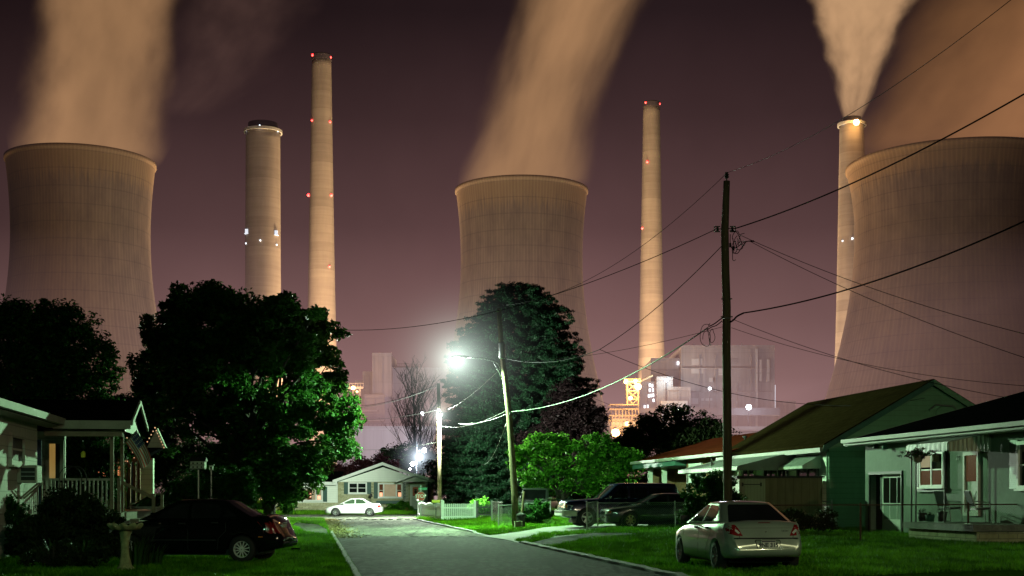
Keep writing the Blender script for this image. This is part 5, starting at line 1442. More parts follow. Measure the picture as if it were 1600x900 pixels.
def window(parent, c, w, h, plane='x', face=-1, frame=.07, mull=(1, 1), glass=None, framemat=None, depth=.08, curtain=None, name='window', sill=True):
    """c = centre on the wall face; plane 'x': window spans x and faces -y (face=-1); plane 'y': spans y and faces -x"""
    fm = framemat or M['white_paint']; glass = glass or M['glass_dark']
    def B(mb, u0, u1, z0, z1, t0, t1):
        if plane == 'x': mb.box(c[0] + u0, c[0] + u1, *sorted((c[1] + face * t0, c[1] + face * t1)), c[2] + z0, c[2] + z1)
        else: mb.box(*sorted((c[0] + face * t0, c[0] + face * t1)), c[1] + u0, c[1] + u1, c[2] + z0, c[2] + z1)
    mb = MB(); W2, H2 = w / 2, h / 2
    B(mb, -W2, W2, H2 - frame, H2, -.02, depth); B(mb, -W2, W2, -H2, -H2 + frame, -.02, depth)
    B(mb, -W2, -W2 + frame, -H2 + frame, H2 - frame, -.02, depth); B(mb, W2 - frame, W2, -H2 + frame, H2 - frame, -.02, depth)
    for i in range(1, mull[0]):
        u = -W2 + w * i / mull[0]; B(mb, u - frame * .45, u + frame * .45, -H2 + frame, H2 - frame, -.02, depth * .8)
    for i in range(1, mull[1]):
        z = -H2 + h * i / mull[1]
        B(mb, -W2 + frame, W2 - frame, z - .022, z + .022, -.02, depth * .6)
    fr = mb.build(name, fm, parent)
    mb = MB(); B(mb, -W2 + frame * .5, W2 - frame * .5, -H2 + frame * .5, H2 - frame * .5, -.015, .02); mb.build('pane', glass, fr)
    if sill:
        mb = MB(); B(mb, -W2 - .05, W2 + .05, -H2 - .05, -H2 - .003, -.02, depth + .05); mb.build('sill', fm, fr)
    return fr
def gable_roof(parent, x0, x1, y0, y1, ze, zr, mt, axis='y', th=.14, over=.0, name='roof', ridge=None):
    """two sloping slabs; axis = ridge direction"""
    mb = MB()
    if axis == 'y':
        xm = ridge if ridge is not None else (x0 + x1) / 2
        for a, b in ((x0, xm), (x1, xm)):
            mb.prism([(a, y0, ze), (b, y0, zr), (b, y1, zr), (a, y1, ze)], (0, 0, th))
    else:
        ym = ridge if ridge is not None else (y0 + y1) / 2
        for a, b in ((y0, ym), (y1, ym)):
            mb.prism([(x0, a, ze), (x0, b, zr), (x1, b, zr), (x1, a, ze)], (0, 0, th))
    return mb.build(name, mt, parent, fix=True)
def awning(parent, a, b, drop, out, plane='y', mt=None, fringe=.16, name='awning', side=True):
    """a,b = (pos along wall, z top); projects towards the street (-x for plane y)"""
    mb = MB(); mt = mt or M['awning']
    (u0, z0, xw), (u1, z1, _) = a, b
    mb.prism([(xw, u0, z0), (xw - out, u0, z0 - drop), (xw - out, u1, z1 - drop), (xw, u1, z1)], (0, 0, .03))
    if side:
        for u, z in ((u0, z0), (u1, z1)):
            mb.prism([(xw, u, z - .002), (xw - out, u, z - drop - .002), (xw - out, u, z - drop - fringe), (xw, u, z - drop - fringe)], (0, .02, 0))
    o = mb.build(name, mt, parent, fix=True)
    m2 = MB(); n = max(4, int(abs(u1 - u0) / .15))
    for i in range(n):
        p, q = u0 + (u1 - u0) * i / n, u0 + (u1 - u0) * (i + 1) / n; mid = (p + q) / 2
        z = z0 - drop
        m2.prism([(xw - out - .003, p, z), (xw - out - .003, q, z), (xw - out - .003, q, z - fringe * .8), (xw - out - .003, mid, z - fringe * 1.1), (xw - out - .003, p, z - fringe * .8)], (-.015, 0, 0))
    m2.build('valance', M['white_dirty'], o, fix=True)
    return o

# ---------------------------------------------------------------- right hand street wall frame
XS = 19.9; A0 = XS * CT
def dR(px, off=0): return F * (XS - off / CT) / (px - 485)
def RB(px, off=0):
    d = dR(px, off); v = Vector(((px - 800) / F * d, d)); return toS(v)[1]
def RZ(px, py, off=0): return EYE + (HY - py) / F * dR(px, off)
ZG = .27

# ---- white stucco house at far right
b5 = RB(1352); H5 = empty('bungalow', tuple(S(A0, b5, ZG)), TH, 'white stucco bungalow with metal porch awning and patio chairs', 'house', 'houses along the street')
ly = lambda px, off=0: RB(px, off) - b5
lz = lambda px, py, off=0: RZ(px, py, off) - ZG
ze5 = lz(1352, 694)
y_n = -13.5
holes = [(ly(1409), ly(1360), 0, lz(1385, 741))]
mb = wall_holes(MB(), y_n, 0, 0, ze5 + .1, 0, .25, holes, 'y')
mb.box(.25, 12.5, -.25, 0, 0, ze5 + .1).box(.25, 12.5, y_n, y_n + .25, 0, ze5 + .1).box(12.25, 12.5, y_n + .25, -.25, 0, ze5 + .1)
mb.prism([(0, y_n, ze5 + .1), (12.5, y_n, ze5 + .1), (6.5, y_n, ze5 + 1.7)], (0, .25, 0))
mb.prism([(0, -.25, ze5 + .1), (12.5, -.25, ze5 + .1), (6.5, -.25, ze5 + 1.7)], (0, .25, 0))
mb.build('wall', M['stucco'], H5, fix=True)
mb = MB()
for a, b in ((-.55, 6.5), (13.5, 6.5)):
    mb.prism([(a, y_n, ze5 - .02), (b, y_n, ze5 + 1.88), (b, .5, ze5 + 1.88), (a, .5, ze5 - .02)], (0, 0, .16))
mb.build('roof', M['roof_dark'], H5, fix=True)
MB().box(-.60, -.555, y_n, .52, ze5 - .04, ze5 + .16).box(-.72, -.602, y_n, .5, ze5 + .04, ze5 + .17).build('gutter', M['gutter'], H5)
MB().prism([(-.6, .503, ze5 - .04), (-.6, .503, ze5 + .14), (6.5, .503, ze5 + 2.04), (6.5, .503, ze5 + 1.84)], (0, .04, 0)).build('rake_board', M['gutter'], H5, fix=True)
MB().box(-.55, 0, y_n, .5, ze5 - .06, ze5 - .03).build('soffit', M['white_dirty'], H5)
# recessed dark doorway with glazed screen door
yb0, yb1 = ly(1409), ly(1360); zt = lz(1385, 741)
MB().box(-.05, 0.01, yb0 - .08, yb0, 0, zt + .1).box(-.05, .01, yb1, yb1 + .1, 0, zt + .1).box(-.05, .01, yb0, yb1, zt, zt + .1).build('door_frame', M['black'], H5)
dy0, dy1 = ly(1406), ly(1372)
dm = MB().box(.16, .2, dy0, dy1, 0, .5).box(.16, .2, dy0, dy0 + .08, .5, zt - .02).box(.16, .2, dy1 - .08, dy1, .5, zt - .02).box(.16, .2, dy0, dy1, zt - .12, zt)
for q in (.33, .66): dm.box(.16, .19, dy0 + (dy1 - dy0) * q - .02, dy0 + (dy1 - dy0) * q + .02, .5, zt - .1)
dm.box(.16, .2, dy0, dy1, 1.0, 1.06)
dd = dm.build('door', M['white_dirty'], H5)
MB().box(.17, .185, dy0 + .05, dy1 - .05, .5, 1.0).build('panel', M['stucco'], dd)
MB().box(.17, .185, dy0 + .05, dy1 - .05, 1.0, zt - .1).build('pane', M['glass_dark'], dd)
MB().box(.22, .24, yb0, yb1, 0, zt).build('door_recess', M['black'], H5)
# picture window with dark frame and warm curtains
def wallwin(px0, px1, y0, y1, **k):
    pm = (px0 + px1) / 2; c = (0, (ly(px0) + ly(px1)) / 2, (lz(pm, y0) + lz(pm, y1)) / 2)
    return window(H5, c, ly(px0) - ly(px1), lz(pm, y0) - lz(pm, y1), 'y', -1, **k)
wallwin(1436, 1480, 704, 766, frame=.12, framemat=M['trim_dark'], glass=M['black'], mull=(1, 1))
w_ = window(H5, (-.075, (ly(1442) + ly(1479)) / 2, (lz(1460, 707) + lz(1460, 761)) / 2), ly(1442) - ly(1479), lz(1460, 707) - lz(1460, 761), 'y', -1, frame=.07, mull=(2, 2), glass=M['glass_dark'], depth=.06)
pm = 1460
for (a, b) in ((1444, 1459), (1462, 1477)):
    MB().box(-.112, -.10, ly(b), ly(a), lz(pm, 759), lz(pm, 735)).build('curtain', M['win_warm'], w_)
MB().box(-.112, -.10, ly(1458), ly(1444), lz(pm, 730), lz(pm, 712)).build('curtain', M['win_tv'], w_)
MB().lathe([(.05, 0), (.13, .02), (.15, .22), (.14, .24)], 14, (-.13, ly(1469), lz(pm, 722))).build('hanging_pot', M['board_tan'], w_)
# porch door
d2 = wallwin(1508, 1532, 706, 806, frame=.1, glass=M['white_dirty'], framemat=M['white_dirty'], name='door', sill=False)
MB().box(-.05, -.03, ly(1529), ly(1512), lz(1520, 752), lz(1520, 708)).build('pane', M['win_warm'], d2)
mb = MB(); yA, yB = ly(1529), ly(1512); zc0, zc1 = lz(1520, 800), lz(1520, 765)
mb.bar((-.05, yA, zc0), (-.05, yB, zc1), .03).bar((-.05, yB, zc0), (-.05, yA, zc1), .03).build('door_brace', M['white_paint'], d2)
# right shuttered window
MB().box(-.06, 0, ly(1592), ly(1580), lz(1586, 764), lz(1586, 688)).build('shutter', M['shutter_green'], H5)
wallwin(1592, 1640, 688, 764, frame=.1, mull=(2, 2), glass=M['glass_dark'])
# spotlights under the eave
for px, py in ((1377, 697), (1391, 698)):
    y = ly(px); z = lz(px, py)
    MB().lathe([(.02, .16), (.07, .12), (.10, -.08), (.09, -.09), (.02, 0)], 12, (-.2, y, z)).bar((-.2, y, z + .12), (0, y, z + .25), .04).build('spotlight', M['black'] if px < 1385 else M['green_paint'], H5)
# porch awning, dark scalloped side; end panel colour carries the warm lamp light
ya, yb = ly(1530), ly(1418, 1.8)
aw = MB(); oo = 1.33; zt = ze5 - .02; zd = lz(1417, 697, 1.33)
yn = ly(1548); yb = ly(1417, 1.33)
aw.prism([(0, yb, zt), (-oo, yb, zd), (-oo, yn, zd), (0, yn, zt)], (0, 0, .03))
ao = aw.build('awning', M['awning'], H5, fix=True)
m2 = MB(); n = 20
for i in range(n):
    p, q = lerp(yn, yb, i / n), lerp(yn, yb, (i + 1) / n)
    m2.prism([(-oo - .003, p, zd), (-oo - .003, q, zd), (-oo - .003, q, zd - .2), (-oo - .003, (p + q) / 2, zd - .25), (-oo - .003, p, zd - .2)], (-.02, 0, 0))
m2.build('valance', M['awning'], ao, fix=True)
m2 = MB(); n = 12
for i in range(n):
    p, q = -oo * i / n, -oo * (i + 1) / n
    zp, zq = lerp(zt, zd, i / n), lerp(zt, zd, (i + 1) / n)
    for yy in (yn - .02,): m2.prism([(p, yy, zp), (lerp(p, q, .86), yy, zq), (lerp(p, q, .86), yy, zd - .25), (p, yy, zd - .25)], (0, .02, 0))
m2.build('side_valance', M['awning_end_lit'], ao, fix=True)
for px in (1424, 1431, 1476):
    o_ = 1.28; y = ly(px, o_)
    MB().tube([(-o_, y, .5), (-o_, y, zd)], .025, 6).build('porch_post', M['iron'], H5)
# porch slab and steps
zs = .52; ys0, ys1 = ly(1548, 1.6), ly(1420, 1.9)
MB().box(-2.1, -.003, ys0, ys1, zs - .18, zs).build('porch_slab', M['kerb'], H5)
MB().box(-1.95, -.01, ys0 + .1, ys1 - .1, 0, zs - .183).build('porch_base', M['stone'], H5)
MB().box(-1.5, -.4, ys1 + .003, ys1 + .32, 0, zs * .62).box(-1.5, -.4, ys1 + .323, ys1 + .62, 0, zs * .3).build('step', M['kerb'], H5)
MB().box(-.03, -.003, ly(1594), ly(1583), .25, .45).build('vent', M['black'], H5)
text_mesh('house_number', '63', .2, M['iron'], H5, (-.01, ly(1497), lz(1497, 716)), (math.pi / 2, 0, -math.pi / 2), .004)
# patio chairs, things of their own
def patio_chair(lab, px, off, face):
    y = RB(px, off); p = S(A0 - off, y, ZG + zs)
    t = empty('patio_chair', tuple(p), TH + face, lab, 'chair', 'metal patio chairs on the porch slab')
    m = MB(); r = .013
    for sx in (-.27, .27):
        m.tube([(sx, .28, 0), (sx, -.25, .015), (sx, -.30, .06), (sx, -.26, .42), (sx, -.24, .60), (sx, .16, .63), (sx, .24, .60)], r, 6)
        m.tube([(sx, .12, .40), (sx, .22, .66), (sx, .30, .92)], r, 6)
    m.tube([(-.27, .28, 0), (.27, .28, 0)], r, 6).tube([(-.27, .30, .92), (.27, .30, .92)], r, 6).tube([(-.27, -.26, .40), (.27, -.26, .40)], r, 6)
    m.build('frame', M['galv'], t)
    MB().prism([(-.25, -.26, .41), (.25, -.26, .41), (.25, .14, .38), (-.25, .14, .38)], (0, 0, .05)).build('seat', M['iron'], t, bevel=.015)
    MB().prism([(-.25, .14, .48), (.25, .14, .48), (.25, .30, .92), (-.25, .30, .92)], (0, .03, .01)).build('backrest', M['iron'], t, bevel=.015)
patio_chair('metal patio chair on porch slab under the curtained window', 1481, 1.0, math.radians(100))
patio_chair('metal patio chair on porch slab in front of the cross braced door', 1528, 1.1, math.radians(80))
# hanging flower basket
y = RB(1434, 1.7); p = S(A0 - 1.7, y, 0); zz = RZ(1434, 712, 1.7)
t = empty('flower_basket', (p.x, p.y, zz), 0, 'hanging basket of pink flowers at left end of porch awning', 'hanging basket')
MB().lathe([(.02, -.22), (.12, -.18), (.17, 0), (.15, 0), (.10, -.16)], 16).build('pot', M['wood_old'], t)
m = MB()
for a in range(3): m.bar((.15 * math.cos(a * 2.1), .15 * math.sin(a * 2.1), 0), (0, 0, .42), .008)
m.build('hanger', M['iron'], t)
r_ = np.random.default_rng(3); cen = r_.normal(size=(60, 3)) * [.17, .17, .07] + [0, 0, .06]
V, Fq, col = leaves_np(cen, np.full(60, .07), 26, .05, seed=5); np_mesh('foliage', V, Fq, LM['bush'], t, col=col)
V, Fq, col = leaves_np(cen * 1.1, np.full(60, .06), 12, .045, seed=6); np_mesh('flowers', V, Fq, LM['flower'], t, col=col)
# flower pots on the slab
for i, (px, hh, lab, mt_) in enumerate([(1441, .26, 'dark flower pot at left end of porch slab', M['iron']), (1453, .2, 'green low planter behind the dark flower pot', M['green_paint']), (1472, .3, 'round dark pot between planter and chair', M['iron'])]):
    p = S(A0 - .9, RB(px, .9), ZG + zs)
    t = empty('flower_pot', tuple(p), 0, lab, 'pot')
    MB().lathe([(.01, 0), (.11, 0), (.16, hh), (.14, hh), (.12, hh - .04), (.01, hh - .05)], 16).build('pot', mt_, t, smooth=True)
    V, Fq, col = leaves_np(np.array([[0, 0, hh + .03]]), np.array([.15]), 60, .06, seed=i); np_mesh('foliage', V, Fq, LM['dark'], t, col=col)

# ---- gable house
b4 = RB(1296); H4 = empty('gable_house', tuple(S(A0, b4, ZG)), TH, 'large gabled house with brown roof and striped window awnings', 'house', 'houses along the street')
ze4 = 3.56 - ZG; zr4 = 5.90 - ZG; W4 = 8.2; Lh = 12.6; sl = (zr4 - ze4) / (W4 / 2)
MB().box(0, .2, 0.2, Lh, 0, ze4 + .05).box(W4 - .2, W4, .2, Lh, 0, ze4 + .05).box(0, W4, Lh, Lh + .2, 0, ze4).build('wall', M['siding_white'], H4)
mb = MB().box(0, W4, 0, .198, 0, ze4).prism([(0, 0, ze4), (W4, 0, ze4), (W4 / 2, 0, zr4)], (0, .198, 0))
mb.build('gable_wall', M['siding_gable'], H4, fix=True)
MB().prism([(0, Lh, ze4 + .002), (W4, Lh, ze4 + .002), (W4 / 2, Lh, zr4)], (0, .198, 0)).build('gable_wall', M['siding_gable'], H4, fix=True)
gable_roof(H4, -.35, W4 + .35, -.3, Lh + .4, ze4 - .35 * sl + .05, zr4 + .05, M['roof_brown'], 'y', .15)
for sgn in (0, 1):
    xa = -.37 if sgn == 0 else W4 + .37
    MB().prism([(xa, -.303, ze4 - .35 * sl - .1), (xa, -.303, ze4 - .35 * sl + .13), (W4 / 2, -.303, zr4 + .17), (W4 / 2, -.303, zr4 - .06)], (0, -.03, 0)).build('rake_board', M['green_paint'] if sgn == 0 else M['siding_gable'], H4, fix=True)
MB().box(-.5, -.355, -.3, Lh + .4, ze4 - .32, ze4 - .14).build('gutter', M['gutter'], H4)
MB().box(-.012, .0, -.02, .0, 0, ze4).box(-.03, .05, -.03, -.003, 0, ze4).build('corner_board', M['siding_gable'], H4)
m = MB().tube([(W4 / 2 + 1.15, -.06, ze4 + .3), (W4 / 2 + 1.15, -.06, ze4 + 1.25), (W4 / 2 + .9, -.08, ze4 + 1.5), (W4 / 2 + .2, -.08, ze4 + 1.55), (W4 / 2 - .1, -.15, ze4 + 1.35)], .035, 7)
m.build('conduit', M['galv'], H4)
MB().lathe([(.02, 0), (.28, .0), (.30, .04), (.28, .05)], 18, (W4 / 2 + .5, -.06, ze4 + 1.2), 'y').build('gable_vent', M['siding_gable'], H4)
ly4 = lambda px, off=0: RB(px, off) - b4
lz4 = lambda px, py, off=0: RZ(px, py, off) - ZG
awning(H4, (ly4(1244), lz4(1244, 706), -.003), (Lh - .2, lz4(1244, 706), -.003), .62, 2.5, mt=M['awning'], fringe=.14)
awning(H4, (ly4(1283), lz4(1262, 713), -.003), (ly4(1243), lz4(1262, 713), -.003), .42, .75, mt=M['awning_stripe'], fringe=.1)
for (a, b, c, d) in ((1247, 1280, 730, 746), (1160, 1181, 728, 748), (1196, 1214, 728, 748), (1218, 1232, 728, 748)):
    pmx = (a + b) / 2
    window(H4, (0, (ly4(a) + ly4(b)) / 2, (lz4(pmx, c) + lz4(pmx, d)) / 2 - .15), ly4(a) - ly4(b), lz4(pmx, c) - lz4(pmx, d) + .3, 'y', -1, mull=(2, 1), glass=M['glass_dark'], framemat=M['trim_dark'] if a != 1160 else M['white_paint'])
for k in (0, 1, 2): MB().tube([(-2.4, ly4(1244) + .1 + k * 3.8, 0), (-2.4, ly4(1244) + .1 + k * 3.8, lz4(1244, 706) - .62)], .04, 6).build('porch_post', M['white_dirty'], H4)
MB().tube([(-.12, -.1, 0), (-.12, -.1, ze4 - .3)], .045, 8).build('downspout', M['siding_gable'], H4)
# vent pipe and insulator on the ridge far end
# board screen / shed between the gable house and the lawn
dS = 50.3; q0, q1 = P(1153, HY, dS), P(1283, HY, dS + .3)
t = empty('shed', (q0.x, q0.y, gz(q0.x, q0.y)), TH * .35, 'low flat shed with pale door and tan board wall', 'shed')
Ls = (q1 - q0).length; hs = EYE + (HY - 746.5) / F * dS - gz(q0.x, q0.y); k1 = Ls * (1195 - 1153) / 130
MB().box(k1, Ls, 0, 2.5, 0, hs).build('wall', M['board_tan'], t)
dr = MB().box(.04, k1 - .003, -.02, 2.4, .0, hs - .03).build('door', M['board_pale'], t)
MB().bar((.2, -.04, hs - .25), (k1 - .2, -.04, hs - .25), .03).box(.14, .2, -.05, -.02, hs - .32, hs - .18).box(k1 - .2, k1 - .14, -.05, -.02, hs - .32, hs - .18).build('hinge', M['iron'], dr)
MB().box(-.08, Ls + .06, -.12, 2.6, hs, hs + .07).build('roof', M['black'], t)

# ---- red roofed brick house
b6 = RB(1128); H6 = empty('brick_house', tuple(S(A0, b6, ZG)), TH, 'brick house with low red roof and white porch columns', 'house', 'houses along the street')
ly6 = lambda px, off=0: RB(px, off) - b6
lz6 = lambda px, py, off=0: RZ(px, py, off) - ZG
L6 = ly6(1006); ze6 = 3.5 - ZG; yb_ = ly6(1072)
MB().box(0, .25, -2, yb_, 0, ze6).box(1.8, 2.05, yb_, L6, 0, ze6).box(0, 2.05, yb_ - .25, yb_ - .003, 0, ze6 - .003).box(.25, 9, L6 - .25, L6 - .003, 0, ze6 - .003).build('wall', M['brick'], H6)
gable_roof(H6, -.6, 9.2, -2.4, L6 + .5, ze6 - .02, ze6 + 1.42, M['roof_red'], 'y', .13, ridge=4.3)
MB().box(-.72, -.605, -2.4, L6 + .5, ze6 - .03, ze6 + .13).build('gutter', M['gutter'], H6)
MB().box(-.6, 1.8, yb_, L6 + .4, ze6 - .30, ze6 - .033).build('porch_beam', M['green_paint'], H6)
for px in (1016, 1038): MB().box(-.12, .12, ly6(px) - .12, ly6(px) + .12, .5, ze6 - .303).box(-.16, .16, ly6(px) - .16, ly6(px) + .16, ze6 - .42, ze6 - .31).build('porch_column', M['white_paint'], H6)
MB().box(-.3, 1.79, yb_, L6 + .3, 0, .5).build('porch_floor', M['kerb'], H6)
window(H6, (0, (ly6(1078) + ly6(1098)) / 2, (lz6(1088, 724) + lz6(1088, 753)) / 2), ly6(1078) - ly6(1098), lz6(1088, 724) - lz6(1088, 753), 'y', -1, frame=.16, mull=(2, 1), glass=M['glass_dark'])
window(H6, (1.8, ly6(1045), 1.6), 1.3, 1.3, 'y', -1, mull=(2, 1), glass=M['glass_dark'])
m = MB(); ya_, yb2 = ly6(1058), ly6(1042)
for i in range(11): y = ya_ + (yb2 - ya_) * i / 10; m.box(-.22, -.19, y - .02, y + .02, .5, 1.4)
m.box(-.24, -.17, ya_, yb2, 1.4, 1.46).build('railing', M['white_paint'], H6)
MB().lathe([(.01, 1.0), (.25, 1.02), (.3, 1.5), (.24, 1.62), (.01, 1.64)], 14, (-.35, ly6(1052), .1)).build('barrel', M['green_paint'], H6)
for px, zz in ((1070, 4.0),): MB().tube([(2.0, ly6(px) - 4, ze6 + .55), (2.0, ly6(px) - 4, ze6 + 1.05)], .06, 8).lathe([(.12, ze6 + 1.03), (.12, ze6 + 1.1), (.02, ze6 + 1.14)], 10, (2.0, ly6(px) - 4, 0)).build('vent_pipe', M['iron'], H6)
# small pennant on a pole by the awning
p = P(1111, 742, 60); t = empty('garden_flag', (p.x, p.y, gz(p.x, p.y)), 0, 'small pale pennant flag on a thin pole left of the awning', 'flag')
MB().tube([(0, 0, 0), (0, 0, 3.05)], .02, 6).build('pole', M['iron'], t)
MB().prism([(.02, 0, 3.0), (.32, .05, 2.2), (.12, 0, 2.05), (.02, .02, 2.3)], (0, .01, 0)).build('cloth', M['white_dirty'], t)

# ---------------------------------------------------------------- stone and siding house closing the street
DH = 128.0; sH = DH / F
H1 = empty('stone_house', tuple(P(528, HY, DH) - Vector((0, 0, EYE))), 0, 'white and stone bungalow with green shutters at the street end', 'house')
X = lambda px: (px - 528) * sH
Z = lambda py: EYE + (HY - py) * sH
zb = Z(753)
MB().box(0, X(629), 0, .3, 0, zb).box(X(629), X(669), 1.2, 1.5, 0, zb).box(X(669) - .3, X(669), 1.2, 9, 0, zb).box(0, .3, .3, 9, 0, zb - .01).box(X(629) - .3, X(629), .3, 1.2, 0, zb - .02).build('wall', M['stone'], H1)
MB().prism([(0, -.05, zb + .003), (X(669), -.05, zb + .003), (X(598.5), -.05, Z(730))], (0, .3, 0)).build('gable', M['siding_white'], H1, fix=True)
xl, xr_, xm = X(521), X(676), X(598.5); zl, zt = Z(753), Z(725)
mb = MB()
for a in (xl, xr_): mb.prism([(a, -.6, zl), (xm, -.6, zt), (xm, 9.5, zt), (a, 9.5, zl)], (0, 0, .1))
mb.build('roof', M['roof_dark'], H1, fix=True)
for a in (xl, xr_):
    MB().prism([(a, -.66, zl - .12), (xm, -.66, zt - .12), (xm, -.66, zt + .16), (a, -.66, zl + .16)], (0, .055, 0)).build('rake_board', M['white_paint'], H1, fix=True)
    MB().prism([(a, -.6, zl - .13), (xm, -.6, zt - .13), (xm, -.05, zt - .13), (a, -.05, zl - .13)], (0, 0, .08)).build('soffit', M['siding_gable'], H1, fix=True)
def hw(px0, px1, y0, y1, yy=0, **k):
    return window(H1, ((X(px0) + X(px1)) / 2, yy, (Z(y0) + Z(y1)) / 2), X(px1) - X(px0), Z(y0) - Z(y1), 'x', -1, **k)
hw(544, 573.5, 753.5, 771.5, frame=.13, mull=(2, 2), glass=M['glass_dark'])
bw = hw(590.5, 629.2, 754.5, 778, frame=.14, mull=(1, 1), glass=M['win_tv'])
mb = MB()
for px in (599.5, 619.5): mb.box(X(px) - .06, X(px) + .06, -.09, .0, Z(777), Z(756))
mb.box(X(592), X(599), -.08, -.021, Z(766.5), Z(765.8)).box(X(620), X(628.5), -.08, -.021, Z(766.5), Z(765.8)).build('mullion', M['white_paint'], bw)
for a, b in ((592, 598.5), (621, 628.5)): MB().box(X(a), X(b), -.035, -.022, Z(776.5), Z(756)).build('curtain', M['win_warm'], bw)
for px in (595.5, 624.5): MB().box(X(px) - .14, X(px) + .14, -.05, -.037, Z(776), Z(769.5)).build('candle_lamp', M['candle'], bw)
for a, b in ((537.6, 543.9), (573.7, 580.2), (584.2, 590.3), (629.4, 634)): MB().box(X(a), X(b), -.06, -.003, Z(772 if b < 582 else 779), Z(753.5)).build('shutter', M['shutter_green'], H1)
MB().box(X(589), X(629.5), -.45, -.003, Z(787), Z(782)).build('window_box', M['shutter_green'], H1)
# left wing
wx0, wx1 = X(425), -.003
MB().box(wx0, wx1, .1, .4, Z(785.5), Z(756)).build('wing_wall', M['siding_white'], H1)
MB().box(wx0, wx1, .06, .39, 0, Z(785.6)).build('wing_base', M['stone'], H1)
MB().prism([(wx0 - .4, -.35, Z(756)), (wx1, -.35, Z(756)), (wx1, 4.5, Z(737)), (wx0 - .4, 4.5, Z(737))], (0, 0, .12)).build('wing_roof', M['roof_dark'], H1, fix=True)
MB().box(wx0 - .4, -.01, -.42, -.355, Z(758), Z(753)).build('wing_fascia', M['white_paint'], H1)
lw = window(H1, ((X(463.5) + X(504)) / 2, .1, (Z(762.5) + Z(783)) / 2), X(504) - X(463.5), Z(762.5) - Z(783), 'x', -1, frame=.12, mull=(1, 1), glass=M['win_tv'])
mb = MB()
for px in (473, 494): mb.box(X(px) - .06, X(px) + .06, .01, .1, Z(782), Z(764))
mb.build('mullion', M['white_paint'], lw)
MB().box(X(480), X(487), .065, .078, Z(782), Z(764)).build('curtain', M['win_warm'], lw)
for px, zz in ((483.5, 774), (498.5, 777.5)): MB().box(X(px) - .16, X(px) + .16, .05, .063, Z(zz + 3), Z(zz - 3)).build('candle_lamp', M['candle'], lw)
for a, b in ((455.5, 463), (504.6, 511)): MB().box(X(a), X(b), .03, .097, Z(784), Z(760.5)).build('shutter', M['shutter_green'], H1)
# entry porch
px0, px1, pm = X(621), X(681), X(650.5)
mb = MB(); zpe, zpr = Z(752.5), Z(742)
for a in (px0, px1): mb.prism([(a, -1.6, zpe), (pm, -1.6, zpr), (pm, 1.2, zpr), (a, 1.2, zpe)], (0, 0, .1))
mb.build('porch_roof', M['roof_dark'], H1, fix=True)
for a in (px0, px1): MB().prism([(a, -1.65, zpe - .1), (pm, -1.65, zpr - .1), (pm, -1.65, zpr + .14), (a, -1.65, zpe + .14)], (0, .045, 0)).build('rake_board', M['white_paint'], H1, fix=True)
MB().prism([(X(630), -1.5, zpe - .02), (X(671), -1.5, zpe - .02), (pm, -1.5, Z(745.5))], (0, .05, 0)).build('porch_gable', M['white_dirty'], H1)
for px in (634.5, 637.5, 667.5):
    m = MB(); x = X(px)
    for dx in (-.1, .1): m.bar((x + dx, -1.4, .4), (x + dx, -1.4, zpe), .03)
    for i in range(9):
        z0 = .4 + (zpe - .4) * i / 9; z1 = .4 + (zpe - .4) * (i + 1) / 9
        m.bar((x - .1, -1.4, z0), (x + .1, -1.4, z1), .018).bar((x + .1, -1.4, z0), (x - .1, -1.4, z1), .018)
    m.build('porch_post', M['white_dirty'], H1)
MB().box(X(630), X(671), -1.55, 1.19, 0, .4).build('porch_floor', M['green_paint'], H1)
MB().box(X(643), X(656), -1.95, -1.553, 0, .28).box(X(643), X(656), -2.3, -1.953, 0, .14).build('step', M['green_paint'], H1)
m = MB()
for px in np.linspace(657, 667, 8): m.box(X(px) - .015, X(px) + .015, -1.42, -1.39, .4, 1.25)
m.box(X(656.5), X(667.5), -1.43, -1.38, 1.25, 1.3).build('railing', M['white_dirty'], H1)
dr = hw(639.5, 655.5, 757, 796, 1.2, frame=.12, glass=M['white_dirty'], name='door', sill=False)
MB().box(X(643.5), X(652), 1.155, 1.17, Z(775), Z(761)).build('pane', M['win_warm'], dr)
MB().box(X(646), X(650), 1.14, 1.153, Z(771), Z(764)).build('picture', M['glass_dark'], dr)
# yard light post and mailbox in front of the wing
p = P(460, HY, 124); t = empty('mailbox', (p.x, p.y, 0), 0, 'small dark post with flat top before the left wing', 'post')
MB().bar((0, 0, 0), (0, 0, .62), .07).build('post', M['iron'], t); MB().prism([(-.45, -.2, .62), (.45, -.2, .62), (.25, -.2, .5), (-.25, -.2, .5)], (0, .4, 0)).build('tray', M['iron'], t)
p = P(579.5, HY, 127.2); t = empty('garden_ornament', (p.x, p.y, 0), 0, 'dark wrought iron plant hook against the stone wall', 'plant hook')
MB().tube([(0, 0, 0), (0, 0, 1.7), (.05, 0, 1.95), (.2, 0, 1.95), (.22, 0, 1.8)], .025, 6).lathe([(.02, 1.5), (.16, 1.55), (.12, 1.8), (.02, 1.82)], 10, (.0, -.03, 0)).build('hook', M['iron'], t)

